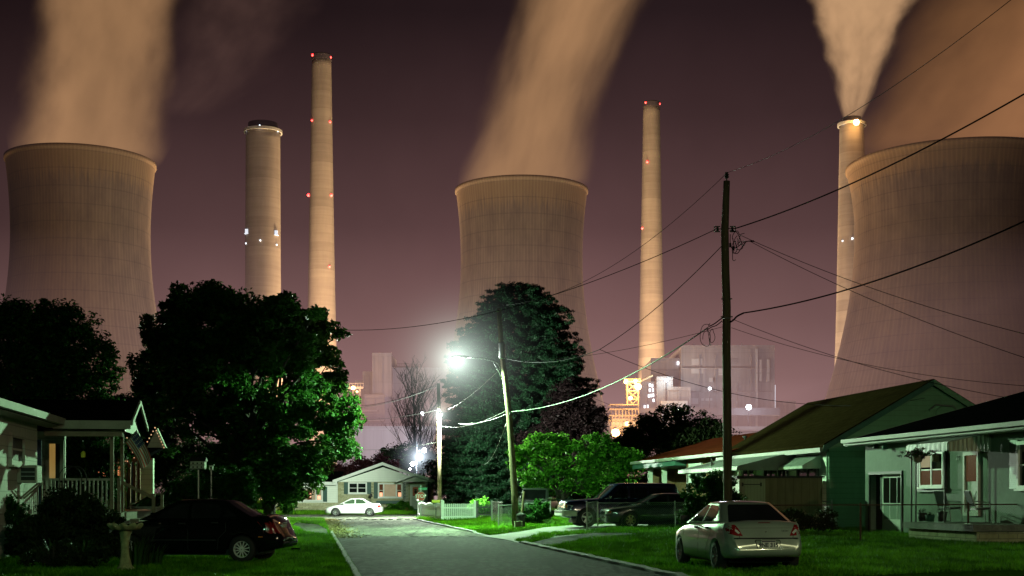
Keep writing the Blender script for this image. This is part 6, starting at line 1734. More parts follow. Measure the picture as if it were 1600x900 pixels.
# ---------------------------------------------------------------- porch house at left
XL = -7.0; AL2 = XL * CT
def dL(px): return F * XL / (px - 485)
def LB(px):
    d = dL(px); return toS(Vector(((px - 800) / F * d, d)))[1]
zg2 = .10; b2_ = LB(58)
H2 = empty('porch_house', tuple(S(AL2, b2_, zg2)), TH, 'white sided raised house with covered porch at far left', 'house')
ly2 = lambda px: LB(px) - b2_
lz2 = lambda px, py: EYE + (HY - py) / F * dL(px) - zg2
ze2 = 3.47 - zg2
mb = wall_holes(MB(), -9, 0, 0, ze2, -.25, 0, [], 'y'); mb.box(-8, -.25, -.25, 0, 0, ze2 - .003)
mb.build('wall', M['siding_old'], H2)
mb = MB().prism([(.45, -9, ze2 - .06), (-6, -9, ze2 + 1.5), (-6, 3.2, ze2 + 1.5), (.45, 3.2, ze2 - .06)], (0, 0, .14)); mb.build('roof', M['roof_dark'], H2, fix=True)
MB().box(.455, .60, -9, 1.3, ze2 - .05, ze2 + .12).build('gutter', M['gutter'], H2)
MB().box(0, .45, -9, 1.3, ze2 - .09, ze2 - .065).build('soffit', M['gutter'], H2)
cw = ((ly2(13) + ly2(35)) / 2, (lz2(24, 678) + lz2(24, 727)) / 2)
window(H2, (0, cw[0], cw[1]), ly2(35) - ly2(13), lz2(24, 678) - lz2(24, 727), 'y', 1, frame=.1, mull=(1, 2), glass=M['black'], framemat=M['siding_old'])
ac = MB().box(.003, .46, ly2(26), ly2(26) + .62, 1.78, 2.2).build('air_conditioner', M['gutter'], H2, bevel=.01)
MB().box(.10, .42, ly2(26) - .008, ly2(26) - .002, 1.84, 2.14).build('side_grille', M['black'], ac)
m = MB()
for i in range(9): m.box(.462, .47, ly2(26) + .04, ly2(26) + .58, 1.81 + i * .042, 1.825 + i * .042)
for i in range(2): m.box(.10, .42, ly2(26) - .014, ly2(26) - .009, 1.93 + i * .1, 1.945 + i * .1)
m.build('fin', M['galv'], ac)
MB().bar((.02, ly2(30) , 1.4), (.42, ly2(30), 1.76), .04).build('bracket', M['wood_old'], ac)
MB().bar((.02, ly2(30) + .4, 1.4), (.42, ly2(30) + .4, 1.76), .04).build('bracket', M['wood_old'], ac)
# camera facing recessed wall under the porch with lit window
dW = 38.5
def PL(px, py, d):       # world pixel point into house frame
    v = P(px, py, d); a, b = toS(v); return (a - AL2, b - b2_, v.z - zg2)
c0, c1 = PL(60, 700, dW), PL(100, 700, dW)
m = MB().box(-6, c1[0], c0[1], c0[1] + .2, 0, ze2 + .1); m.build('porch_wall', M['siding_old'], H2)
wc = PL(85, 722, dW)
ww = window(H2, (wc[0], c0[1], wc[2]), .50, 1.25, 'x', -1, frame=.1, mull=(1, 1), glass=M['black'], framemat=M['gutter'])
MB().box(wc[0] - .14, wc[0] + .02, c0[1] - .05, c0[1] - .03, wc[2] - .55, wc[2] + .55).build('lit_curtain', M['win_yellow'], ww)
sc = PL(60, 720, 36.5); MB().box(sc[0] - .1, sc[0] + .08, sc[1], sc[1] + .05, 1.05, 3.0).build('door', M['blue_cloth'], H2)
# porch floor, roof, posts, railing
f0, f1 = PL(62, 800, 35.2), PL(197, 800, 36)
zf = 1.02; yF, yBk = PL(190, 700, 35.6)[1], PL(213, 700, 38.3)[1]; xR = PL(190, 700, 35.7)[0]; xLft = .0
MB().box(xLft, xR, yF, yBk + .6, zf - .22, zf).build('porch_floor', M['wood_old'], H2)
MB().box(xLft + .05, xR - .05, yF + .05, yF + .1, 0, zf - .223).build('porch_skirt', M['black'], H2)
zpe = 3.42 - zg2; ym = (yF + yBk) / 2; zpr = 4.08 - zg2
mb = MB()
for a in (yF - .35, yBk + .35): mb.prism([(-6, a, zpe), (xR + .3, a, zpe), (xR + .3, ym, zpr), (-6, ym, zpr)], (0, 0, .12))
mb.build('porch_roof', M['roof_dark'], H2, fix=True)
MB().box(.3, xR + .3, yF - .44, yF - .355, zpe - .1, zpe + .12).build('porch_fascia', M['gutter'], H2)
MB().box(.02, xR + .05, yF - .08, yF + .05, zpe - .28, zpe - .10).build('porch_beam', M['wood_old'], H2)
for a in (yF - .35, yBk + .35): MB().prism([(xR + .303, a, zpe + .0), (xR + .303, ym, zpr + .0), (xR + .303, ym, zpr + .12), (xR + .303, a, zpe + .12)], (.05, 0, 0)).build('rake_board', M['gutter'], H2, fix=True)
MB().prism([(xR + .1, yF - .3, zpe - .15), (xR + .1, yBk + .3, zpe - .15), (xR + .1, ym, zpr - .05)], (.03, 0, 0)).build('porch_gable', M['trim_dark'], H2)
for (px, dd) in ((175, 35.9), (191, 38.2), (186, 37)):
    q = PL(px, 700, dd); MB().box(q[0] - .045, q[0] + .045, q[1] - .045, q[1] + .045, zf if dd < 38 else 0, zpe - .1 if px != 186 else zf + .95).build('porch_post', M['wood_old'], H2)
xa, xb = PL(62, 760, 35.9)[0], PL(173, 760, 35.9)[0]; yr = PL(173, 760, 35.9)[1]
m = MB().box(xa, xb, yr - .03, yr + .03, zf + .86, zf + .92).box(xa, xb, yr - .02, yr + .02, zf + .08, zf + .12)
for i in range(18):
    x = xa + (xb - xa) * i / 17; m.box(x - .018, x + .018, yr - .018, yr + .018, zf + .12, zf + .86)
m.build('railing', M['gutter'], H2)
h0, h1 = PL(187, 752, 37.2), PL(240, 778, 37.8)
m = MB().bar(h0, h1, .05, .09).bar((h1[0], h1[1], 0), (h1[0], h1[1], h1[2] + .12), .09).bar((h1[0] + .2, h1[1] + .3, 0), (h1[0] + .2, h1[1] + .3, h1[2] + .1), .08)
m.build('stair_rail', M['wood_old'], H2)
m = MB()
for i in range(5):
    m.box(xR + i * .24, xR + (i + 1) * .24, yBk - .9, yBk + .4, 0, zf - .19 * (i + 1))
m.build('stair', M['wood_old'], H2)
q = PL(13, 0, 31); m = MB().bar(PL(12, 793, 31.5), PL(44, 755, 34), .04, .04).bar(PL(12, 803, 31.5), PL(44, 775, 34), .03)
m.build('hand_rail', M['iron'], H2)
# arbour, chair and feeder on the porch are things of their own
p = P(110, HY, 35.0); t = empty('garden_arch', (p.x, p.y, .1), 0, 'thin black wire arch trellis before the porch railing', 'trellis')
m = MB()
for y in (0, .4):
    for w_, h_ in ((.29, 2.35),):
        pts = [(-w_, y, 0), (-w_, y, 1.9)] + [(-w_ * math.cos(math.pi * i / 8), y, 1.95 + .3 * math.sin(math.pi * i / 8)) for i in range(9)] + [(w_, y, 1.9), (w_, y, 0)]
        m.tube(pts, .012, 5)
for z in (.6, 1.2, 1.8): m.bar((-.29, 0, z), (-.29, .4, z), .012).bar((.29, 0, z), (.29, .4, z), .012)
m.build('frame', M['iron'], t)
p = P(130, 715, 36.6); t = empty('hanging_feeder', tuple(p), 0, 'small yellow bird feeder hanging under the porch roof', 'bird feeder')
MB().lathe([(.01, 0), (.06, .01), (.06, .13), (.03, .17), (.01, .18)], 12).build('body', M['yellow_plastic'] if 'yellow_plastic' in M else M['board_pale'], t)
MB().bar((0, 0, .17), (0, 0, .75), .006).build('hanger', M['iron'], t)
q = P(86, HY, 36.8); t = empty('porch_chair', (q.x, q.y, zg2 + zf), math.radians(-30), 'black plastic garden chair behind the porch railing', 'chair')
m = MB()
for sx in (-.24, .24):
    m.bar((sx, -.22, 0), (sx, -.22, .62), .035).bar((sx, .22, 0), (sx, .26, .85), .035).bar((sx, -.24, .62), (sx, .24, .62), .04)
m.build('frame', M['black'], t); MB().box(-.24, .24, -.22, .22, .40, .43).build('seat', M['black'], t)
m = MB()
for i in range(5): x = -.2 + .1 * i; m.bar((x, .22, .43), (x, .26, .85), .03)
m.bar((-.25, .26, .85), (.25, .26, .85), .05).build('backrest', M['black'], t)

# flag on a slanting pole at the porch post
fp0, fp1 = P(184, 704, 36.0), P(214, 673, 35.2)
t = empty('flag', tuple(fp0), 0, 'striped american flag hanging from the porch post', 'flag')
a_ = fp1 - fp0
MB().tube([(0, 0, 0), a_], .014, 7).build('pole', M['wood_old'], t)
M['flag_red'] = mat('flag_red', (.75, .16, .12), .8, .15, 4, .1); M['flag_white'] = mat('flag_white', (.95, .9, .8), .8, .1, 4, .1); M['flag_blue'] = mat('flag_blue', (.07, .09, .22), .8, .15, 4, .1)
nu, nv = 26, 26; vs = []; c_top = a_ * .98; c_bot = a_ * .42
for j in range(nv + 1):
    for i in range(nu + 1):
        s_, q = i / nu, j / nv        # s_: hoist position along the pole, q: along the fly hanging down
        hst = c_bot.lerp(c_top, s_)
        dn = Vector((.30 + .12 * s_, 0.02, -1.0)) * q * (.98 - .1 * s_) + Vector((.12 * math.sin(q * 2.2), 0, 0))
        fold = Vector((0, .06, 0)) * math.sin(s_ * 9 + q * 3) * q
        vs.append(hst * (1 - .25 * q) + c_top * .25 * q + dn * .85 + fold)
fs, ms = [], []
for j in range(nv):
    for i in range(nu):
        fs.append((j * (nu + 1) + i, j * (nu + 1) + i + 1, (j + 1) * (nu + 1) + i + 1, (j + 1) * (nu + 1) + i))
        st = int(i / nu * 13)
        if st >= 6 and j < nv * .4: ms.append(1 if (i % 3 == 1 and j % 3 == 1) else 2)
        else: ms.append(0 if st % 2 == 0 else 1)
mb = MB(); mb.v = [tuple(v) for v in vs]; mb.f = fs; mb.m = ms
mb.build('cloth', [M['flag_red'], M['flag_white'], M['flag_blue']], t, smooth=True)

# ---- further white house with string lights behind the porch
d3 = 52; H3 = empty('lit_house', tuple(P(196, HY, d3) - Vector((0, 0, EYE))), 0, 'small white house with warm lit porch behind the flag', 'house')
s3 = d3 / F; X3 = lambda px: (px - 196) * s3; Z3 = lambda py: EYE + (HY - py) * s3
wall_holes(MB(), X3(160), X3(239), 0, Z3(716), 0, .2, [(X3(197), X3(214), .3, Z3(722))]).build('wall', M['siding_white'], H3)
MB().box(X3(197), X3(214), .12, .18, .3, Z3(722)).build('door', M['blue_cloth'], H3)
m = MB()
for px in (193, 213, 221, 228): m.box(X3(px) - .05, X3(px) + .05, -1.0, -.9, 0, Z3(722))
m.box(X3(190), X3(230), -1.02, -.88, Z3(722), Z3(717)).build('porch_post', M['red_brown'] if 'red_brown' in M else M['board_tan'], H3)
MB().prism([(X3(150), -1.2, Z3(716)), (X3(246), -1.2, Z3(716)), (X3(246), 3, Z3(685)), (X3(150), 3, Z3(685))], (0, 0, .12)).build('roof', M['roof_dark'], H3, fix=True)
MB().prism([(X3(224), .5, Z3(699)), (X3(254), .5, Z3(699)), (X3(240), .5, Z3(668))], (0, .2, 0)).build('gable', M['siding_old'], H3, fix=True)
lp = []
for (a, b, c, d, n) in ((240, 668, 254, 699, 8), (240, 668, 228, 690, 5), (193, 722, 214, 722, 9), (196, 684, 203, 705, 5), (218, 704, 222, 716, 4)):
    for i in range(n): lp.append((lerp(a, c, i / max(1, n - 1)), lerp(b, d, i / max(1, n - 1))))
sl_ = MB()
for px, py in lp: sl_.lathe([(.005, -.03), (.03, 0), (.005, .03)], 6, (X3(px), .2 if py < 700 else -1.08, Z3(py)))
sl_.build('string_light', M['string_light'] if 'string_light' in M else M['candle'], H3)
for px, py, w_, h_ in ((161, 743, .18, .14), (181, 735, .1, .22)):
    MB().box(X3(px) - w_, X3(px) + w_, -.06, -.003, Z3(py) - h_, Z3(py) + h_).build('window', M['candle'], H3)
# martin house and small birdhouse on poles
def birdhouse(px, y0, y1, d, w, label, rows):
    p = P(px, HY, d); t = empty('birdhouse', (p.x, p.y, gz(p.x, p.y)), 0, label, 'birdhouse')
    z0, z1 = EYE + (HY - y1) * d / F, EYE + (HY - y0) * d / F
    MB().box(-w / 2, w / 2, -w / 3, w / 3, z0, z1).build('body', M['white_dirty'], t)
    MB().prism([(-w / 2 - .04, -w / 3 - .04, z1), (-w / 2 - .04, w / 3 + .04, z1), (-w / 2 - .04, 0, z1 + w * .3)], (w + .08, 0, 0)).build('roof', M['iron'], t)
    m = MB()
    for r in range(rows):
        for c in range(3 if rows > 1 else 1):
            x = (c - 1) * w * .3 if rows > 1 else 0; z = z0 + (z1 - z0) * (r + .5) / rows
            m.lathe([(.001, -w / 3 - .008), (.028, -w / 3 - .006), (.028, -w / 3)], 10, (x, 0, z), 'y')
        if rows > 1: m.box(-w / 2 - .02, w / 2 + .02, -w / 3 - .06, -w / 3 - .003, z0 + (z1 - z0) * r / rows, z0 + (z1 - z0) * r / rows + .015)
    m.build('entrance_hole', M['black'], t)
    MB().tube([(0, 0, 0), (0, 0, z0)], .03, 8).build('pole', M['galv'], t)
birdhouse(310, 725, 737, 44, .46, 'white two storey birdhouse on a pole before the dark trees', 2)
birdhouse(330, 731, 738, 44.5, .12, 'tiny birdhouse just right of the larger white one', 1)
# scalloped birdbath at lower left
p = P(196, 900, 26.4); t = empty('birdbath', (p.x, 26.4, gz(p.x, 26.4)), 0, 'mossy stone birdbath with scalloped bowl, beside the iris clump', 'birdbath')
M['moss_stone'] = mat('moss_stone', (.34, .33, .16), .85, .6, 9, .9, bdist=.03)
vs, fs = [], []
prof = [(.02, .80), (.10, .80), (.2, .81), (.28, .85), (.315, .90), (.32, .92), (.29, .925), (.20, .87), (.02, .85)]
n = 72
for r0, z0 in prof:
    for j in range(n):
        a = 2 * math.pi * j / n; rr = r0 * (1 + (.10 if r0 > .2 else .03) * math.cos(a * 9)); vs.append((rr * math.cos(a), rr * math.sin(a), z0 + (.028 * math.cos(a * 9 + 1) if r0 > .2 else 0)))
fs = [(i * n + j, i * n + (j + 1) % n, (i + 1) * n + (j + 1) % n, (i + 1) * n + j) for i in range(len(prof) - 1) for j in range(n)]
MB().add(vs, fs).build('bowl', M['moss_stone'], t, smooth=True)
vs = []; prof = [(.15, 0), (.16, .06), (.11, .12), (.08, .3), (.075, .5), (.09, .68), (.12, .8)]; n = 24
for k_, (r0, z0) in enumerate(prof):
    for j in range(n):
        a = 2 * math.pi * j / n; rr = r0 * (1 + .18 * math.cos(a * 3 + z0 * 5)); vs.append((rr * math.cos(a), rr * math.sin(a), z0))
fs = [(i * n + j, i * n + (j + 1) % n, (i + 1) * n + (j + 1) % n, (i + 1) * n + j) for i in range(len(prof) - 1) for j in range(n)]
MB().add(vs, fs).build('pedestal', M['moss_stone'], t, smooth=True)
M['fence_white'] = mat('fence_white', (.88, .90, .86), .5, .1, 2, .05)
# ================================================================ poles, lamps, wires, fences, signs
def pole(name, label, pts, r0, r1, mt):
    """pts: [(px, py)...] from base to top at distance d"""
    pass
def P3(px, py, d): return P(px, py, d)
# ---- near utility pole
dN = 45.0; bN = P(1137.5, HY, dN); gN = gz(bN.x, bN.y)
NP = empty('utility_pole', (bN.x, bN.y, gN), 0, 'nearest tall dark wooden utility pole behind the silver sedan', 'utility pole', 'wooden utility poles')
def nl(px, py, d=dN): return P(px, py, d) - Vector((bN.x, bN.y, gN))
prof = [(1137.5, 850, .155), (1137, 780, .15), (1136.5, 700, .148), (1136, 620, .142), (1135, 540, .138), (1135.5, 480, .136), (1133.5, 420, .132), (1132.5, 360, .13), (1134.5, 310, .112), (1135.5, 283, .108)]
pts = [nl(a, b) for a, b, _ in prof]; pts[0].z = -.2
MB().tube(pts, [c for *_, c in prof], 14).build('post', M['pole_wood'], NP, smooth=True)
def insul(mb, c, r=.07, h=.16, axis='z'):
    mb.lathe([(.01, -h / 2), (r * .6, -h / 2), (r, -h / 4), (r * .6, -h / 8), (r, h / 8), (r * .55, h / 4), (r * .7, h / 2), (.01, h / 2)], 12, tuple(c), axis)
m = MB(); insul(m, nl(1135.3, 274), .085, .2); m.bar(nl(1135.4, 290), nl(1135.3, 277), .04); m.build('insulator', M['iron'], NP)
for px, sg in ((1121, -1), (1144, 1)):
    m = MB(); c = nl(px, 358); m.box(c.x - .09, c.x + .09, c.y - .03, c.y + .03, c.z + .07, c.z + .10).box(c.x - .09, c.x + .09, c.y - .03, c.y + .03, c.z - .10, c.z - .07).box(c.x - .1 * (-sg) - .015, c.x - .1 * (-sg) + .015, c.y - .03, c.y + .03, c.z - .1, c.z + .1)
    insul(m, c, .06, .13); m.build('bracket', M['iron'], NP)
MB().bar(nl(1116, 358), nl(1150, 357), .03).build('cross_rod', M['iron'], NP)
m = MB(); r_ = random.Random(4)
def loop(c, rx, rz, turns=1.4, rad=.012, ph=0):
    pts = [Vector((c.x + rx * math.cos(ph + 6.283 * turns * i / 26) * (1 - i / 60), c.y + .1 * math.sin(i * .9), c.z + rz * math.sin(ph + 6.283 * turns * i / 26) - .012 * i)) for i in range(27)]
    m.tube(pts, rad, 5)
for (a, b, rx, rz, ph) in ((1150, 368, .14, .2, 0), (1155, 376, .16, .18, 2), (1147, 382, .10, .25, 4), (1160, 370, .12, .14, 1)): loop(nl(a, b, dN - .1), rx, rz, 1.2, .012, ph)
def curve(pts, rad=.014, d=dN - .1):
    P_ = [nl(*p, d) if len(p) == 2 else nl(*p) for p in pts]; out = []
    for i in range(len(P_) - 1):
        p0 = P_[max(i - 1, 0)]; p1 = P_[i]; p2 = P_[i + 1]; p3 = P_[min(i + 2, len(P_) - 1)]
        for k in range(6):
            t_ = k / 6; out.append(.5 * ((2 * p1) + (-p0 + p2) * t_ + (2 * p0 - 5 * p1 + 4 * p2 - p3) * t_ ** 2 + (-p0 + 3 * p1 - 3 * p2 + p3) * t_ ** 3))
    out.append(P_[-1]); m.tube(out, rad, 5)
curve([(1141, 366), (1141, 380), (1144, 388), (1152, 386), (1160, 380), (1168, 377), (1180, 378)])
curve([(1145, 372), (1147, 390), (1145, 394), (1152, 396), (1158, 388), (1166, 378), (1178, 376)])
curve([(1140, 360), (1150, 362), (1156, 372), (1158, 378)])
for c in ((1141, 383, 6), (1146, 388, 6)): q = nl(c[0], c[1], dN - .1); m.box(q.x - .03, q.x + .03, q.y - .03, q.y + .03, q.z - .07, q.z + .07)
m.build('wire_tangle', M['wire'], NP)
m = MB(); curve([(1140, 504), (1146, 500), (1152, 494), (1162, 489)], .03)
curve([(1131, 495), (1124, 500), (1116, 506), (1108, 510)], .02); curve([(1131, 499), (1120, 508), (1112, 511), (1104, 516)], .016)
loop(nl(1103, 520, dN - .1), .22, .32, 1.3, .010, 1); loop(nl(1112, 517, dN - .1), .13, .28, 1.3, .010, 2)
m.build('wire_tangle', M['wire'], NP)
for a, b in ((1129, 467), (1142, 467), (1128, 495), (1143, 495)):
    q = nl(a, b, dN - .14); MB().box(q.x - .04, q.x + .04, q.y - .02, q.y + .02, q.z - .02, q.z + .02).build('bolt', M['iron'], NP)
q = nl(1136, 497, dN - .15); MB().box(q.x - .12, q.x + .12, q.y - .02, q.y + .03, q.z - .03, q.z + .03).build('clamp', M['iron'], NP)

# ---- main street lamp pole (leans left)
dM = 62.0; bM = P(806, HY, dM); gM = gz(bM.x, bM.y)
MP = empty('utility_pole', (bM.x, bM.y, gM), 0, 'leaning wooden utility pole with transformer that carries the brightest lamp', 'utility pole', 'wooden utility poles')
def ml(px, py, d=dM): return P(px, py, d) - Vector((bM.x, bM.y, gM))
prof = [(806, 822, .16), (804, 770, .155), (800, 710, .148), (795.5, 650, .14), (790, 600, .13), (785, 560, .122), (782, 520, .115), (779.5, 482, .105)]
pts = [ml(a, b) for a, b, _ in prof]; pts[0].z = -.2
MB().tube(pts, [c for *_, c in prof], 12).build('post', M['pole_wood_light'], MP, smooth=True)
c = ml(784, 547, dM - .25); MB().lathe([(.01, .36), (.12, .34), (.15, .28), (.15, -.36), (.13, -.40), (.01, -.41)], 16, tuple(c)).build('transformer', M['galv'], MP, smooth=True)
m = MB(); insul(m, ml(779.5, 478), .06, .16); insul(m, ml(788, 560), .05, .12); insul(m, ml(797, 646, dM - .2), .05, .14); m.build('insulator', M['iron'], MP)
arm = [ml(784, 578), ml(778, 568), ml(768, 563), ml(755, 560), ml(742, 559), ml(729, 559.5)]
m = MB().tube(arm, .035, 8).bar(ml(784, 590), ml(771, 566), .025); m.build('lamp_arm', M['galv'], MP, smooth=True)
lc = ml(715, 561)
m = MB().lathe([(.01, .42), (.08, .40), (.15, .2), (.17, -.1), (.14, -.3), (.06, -.42), (.01, -.43)], 16, (0, 0, 0), 'x')
for i, v in enumerate(m.v): m.v[i] = (v[0] + lc.x + .12, v[1] + lc.y, v[2] * .55 + lc.z + .09)
m.build('lamp_head', M['galv'], MP, smooth=True)
M['lamp_main'] = emis('lamp_mercury', (.82, 1, .88), 420)
m = MB().lathe([(.20, .0), (.20, -.05), (.16, -.15), (.08, -.21), (.01, -.225)], 18, tuple(lc + Vector((-.02, 0, .03)))); m.build('lamp_glass', M['lamp_main'], MP, smooth=True)
def lampl(name, loc, power, col, size, spot=None):
    l = bpy.data.lights.new(name, 'POINT'); l.energy = power; l.color = col; l.shadow_soft_size = size
    o = bpy.data.objects.new(name, l); COL.objects.link(o); o.location = loc; return o
LM1 = P(715, 561, dM)
l_ = lampl('street_lamp_light', (LM1.x, LM1.y, LM1.z - .55), 15500, (.50, 1, .52), .16)
l_.data.type = 'SPOT'; l_.data.spot_size = math.radians(179); l_.data.spot_blend = .08; l_.data.energy = 15500; l_.data.shadow_soft_size = .16
# ---- second pole with lamp
d2_ = 97.5; b_ = P(686.5, HY, d2_)
SP = empty('utility_pole', (b_.x, b_.y, 0), 0, 'slim pole lit white by its own lamp, behind the picket fence', 'utility pole', 'wooden utility poles')
def sl2(px, py, d=d2_): return P(px, py, d) - Vector((b_.x, b_.y, 0))
pts = [sl2(687, 815), sl2(686.5, 720), sl2(686, 650), sl2(685, 599)]; MB().tube(pts, [.16, .15, .14, .12], 12).build('post', M['pole_wood_light'], SP, smooth=True)
m = MB().bar(sl2(686, 644), sl2(686, 644, d2_ - .7), .04); m.build('lamp_arm', M['galv'], SP)
q = sl2(687, 647, d2_ - .8); MB().lathe([(.18, .02), (.14, .1), (.05, .16), (.01, .17)], 14, tuple(q)).build('lamp_head', M['galv'], SP, smooth=True)
M['lamp_second'] = emis('lamp_second', (.9, 1, .95), 160)
MB().lathe([(.17, .0), (.17, -.06), (.10, -.16), (.01, -.18)], 14, tuple(q)).build('lamp_glass', M['lamp_second'], SP, smooth=True)
q = P(687, 647, d2_ - .8); lampl('street_lamp_light', (q.x, q.y - .25, q.z - .35), 40000, (.82, 1, .80), .12)
MB().box(-.36, .30, -1.9, -1.85, .95, 1.12).build('reflector_band', M['yellow_plastic'], SP) if False else None
# ---- two far bluish lamps on one mast
d4 = 141; b4_ = P(651, HY, d4)
FP = empty('light_mast', (b4_.x, b4_.y, 0), 0, 'thin mast with two bluish white floodlights above the porch roof', 'light mast')
f4 = lambda px, py: P(px, py, d4) - Vector((b4_.x, b4_.y, 0))
MB().tube([(0, 0, 0), f4(651, 690)], .07, 8).bar(f4(651, 705), f4(664, 703), .08).bar(f4(651, 722), f4(645, 724), .08).build('mast', M['galv'], FP)
M['lamp_blue'] = emis('lamp_bluish', (.72, .86, 1), 150)
for px, py, r in ((663, 704, .24), (645, 725, .20), (641, 733, .1), (656, 710, .08)):
    q = f4(px, py); MB().lathe([(.01, -r), (r * .8, -r * .5), (r, 0), (r * .6, r * .8), (.01, r)], 12, (q.x, q.y - .3, q.z)).build('lamp_glass', M['lamp_blue'], FP, smooth=True)
lampl('floodlight_light', tuple(P(655, 712, d4 - 2)), 900, (.72, .85, 1), .4)

# ---- glare drawn as an emissive sphere round each bright lamp
def glare(label, px, py, d, R, strength, col, power=3.2):
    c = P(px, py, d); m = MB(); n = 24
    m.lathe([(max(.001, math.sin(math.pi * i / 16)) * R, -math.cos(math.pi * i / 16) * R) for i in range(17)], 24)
    mt = bpy.data.materials.new('lamp_glare'); mt.use_nodes = True; g = NT(mt.node_tree)
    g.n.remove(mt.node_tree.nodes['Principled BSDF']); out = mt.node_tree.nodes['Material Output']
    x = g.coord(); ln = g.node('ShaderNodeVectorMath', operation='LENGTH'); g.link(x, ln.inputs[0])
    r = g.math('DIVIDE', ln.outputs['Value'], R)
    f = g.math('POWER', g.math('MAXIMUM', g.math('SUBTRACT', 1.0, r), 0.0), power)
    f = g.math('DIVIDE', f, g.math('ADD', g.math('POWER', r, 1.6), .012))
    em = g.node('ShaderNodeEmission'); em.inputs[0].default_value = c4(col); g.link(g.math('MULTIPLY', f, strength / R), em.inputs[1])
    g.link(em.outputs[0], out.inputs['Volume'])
    o = m.build('lamp_glare', mt, None, loc=tuple(c)); tag(o, label, None, None, 'stuff')
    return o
glare('pale emissive glare round the brightest street lamp', 713, 563, dM, 5.6, .15, (.82, 1, .88))
glare('pale emissive glare round the lamp of the slim pole', 687, 647, d2_ - .8, 3.0, .10, (.85, 1, .92))
glare('bluish glare round the far floodlights', 655, 714, d4, 4.2, .24, (.74, .86, 1))
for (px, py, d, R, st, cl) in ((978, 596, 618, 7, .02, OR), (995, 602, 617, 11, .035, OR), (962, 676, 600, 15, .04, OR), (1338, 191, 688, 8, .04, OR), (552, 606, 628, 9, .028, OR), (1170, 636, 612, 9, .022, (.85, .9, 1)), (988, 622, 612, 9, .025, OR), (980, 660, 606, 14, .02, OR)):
    glare('emissive glare round a plant lamp at %d metres' % d if False else {978: 'orange glare at left top corner of lattice tower', 995: 'orange glare at right top corner of lattice tower', 962: 'orange glare round the large low sodium lamp', 1338: 'orange glare round the lamp on the steaming chimney', 552: 'orange glare round the walkway lamp by tree', 1170: 'pale glare round the square white plant lamp', 988: 'orange glare halfway down the lattice tower', 980: 'orange glare inside the lit deck building'}[px], px, py, d, R, st, cl)

# ---- assumed street lamps, added outside the frame to light near lawn and silver car
def assumed_street_lamp(label, x, y, h, power, col, aim=-1):
    t = empty('assumed_street_lamp', (x, y, 0), 0, label, 'street lamp', 'assumed street lamps out of view')
    MB().tube([(0, 0, 0), (0, 0, h)], [.13, .09], 10).build('post', M['pole_wood'], t, smooth=True)
    MB().tube([(0, 0, h - .3), (aim * .8, 0, h + .05), (aim * 1.8, 0, h + .1)], .035, 8).build('lamp_arm', M['galv'], t)
    MB().lathe([(.01, .3), (.14, .15), (.15, -.1), (.01, -.3)], 12, (aim * 2.0, 0, h + .1), 'x').build('lamp_head', M['galv'], t, smooth=True)
    MB().lathe([(.12, -.02), (.09, -.1), (.01, -.13)], 12, (aim * 2.0, 0, h + .02)).build('lamp_glass', M['lamp_second'], t, smooth=True)
    lampl('street_lamp_light', (x + aim * 2.0, y, h - .35), power, col, .15)  # light of the assumed lamp, added with no such lamp in view
assumed_street_lamp('assumed greenish street lamp left of the road, out of view', -5, 3, 8, 2100, (.40, 1, .55), 1)
assumed_street_lamp('assumed warmer street lamp right of the road, out of view', 17, 8, 8.5, 2800, (1, .86, .5), -1)

# ---- wires
def wire(label, a, b, sag, r=.010, mt=None, n=28, via=None):
    a, b = Vector(a), Vector(b); pts = []
    for i in range(n + 1):
        t_ = i / n; p = a.lerp(b, t_); p.z -= sag * 4 * t_ * (1 - t_); pts.append(p)
    if 'right edge' in label or 'upper right corner' in label:      # the span runs on past the frame
        dr = (pts[-1] - pts[-2]).normalized(); pts += [pts[-1] + dr * 8, pts[-1] + dr * 30]
    o = MB().tube(pts, r, 5).build('overhead_wire', mt or M['wire'])
    tag(o, label, 'wire', 'overhead wires strung between the utility poles'); return o
WB = M['wire_bare']
wire('thin wire rising from nearest pole top to upper right corner', P(1135.3, 270, dN), P(1690, -90, 24), .55, .008)
wire('thin wire from nearest pole top down to lamp pole top', P(1135, 271, dN), P(779.5, 477, dM), 1.05, .009)
wire('thick cable from nearest pole to right edge, higher of two', P(1149, 357, dN), P(1700, 88, 30), .35, .022)
wire('long dark wire from nearest pole bracket far to the left', P(1117, 359, dN), P(520, 515, 66), 1.0, .014)
wire('dark wire continuing left behind the maple to left edge', P(520, 515, 66), P(-120, 582, 54), .7, .012)
wire('cable from nearest pole slanting down to the wire joint', P(1130, 382, dN), P(937, 546, 55), .25, .014)
wire('bright lit cable from the wire joint to the lamp pole', P(937, 546, 55), P(789, 560, dM), .34, .014, WB)
wire('service drop from the wire joint to brown roofed house', P(937, 546, 55), P(1272, 632, 60), .45, .012)
wire('service drop running on from brown roof to right house', P(1272, 632, 60), P(1445, 622, 51), .15, .010)
wire('thick cable from nearest pole to right edge, lower of two', P(1162, 489, dN), P(1700, 298, 31), .42, .024)
wire('bright heavy cable from nearest pole down to lamp pole middle', P(1106, 512, dN), P(798, 643, dM), .62, .022, WB)
wire('thin straight wire from nearest pole toward conifer', P(1131, 510, dN), P(788, 566, dM), .28, .008)
wire('upper thin service wire from nearest pole to right edge', P(1158, 368, dN), P(1690, 543, 36), .30, .010)
wire('lower thin service wire from nearest pole to right edge', P(1170, 376, dN), P(1700, 590, 36), .30, .010)
wire('upper low service wire drooping to right edge', P(1143, 498, dN), P(1700, 640, 37), .40, .009)
wire('lower low service wire drooping to right edge', P(1143, 512, dN), P(1700, 608, 35), .42, .008)
wire('bright lit wire from lamp pole to slim pole', P(794, 640, dM), P(690, 666, d2_), .35, .012, WB)
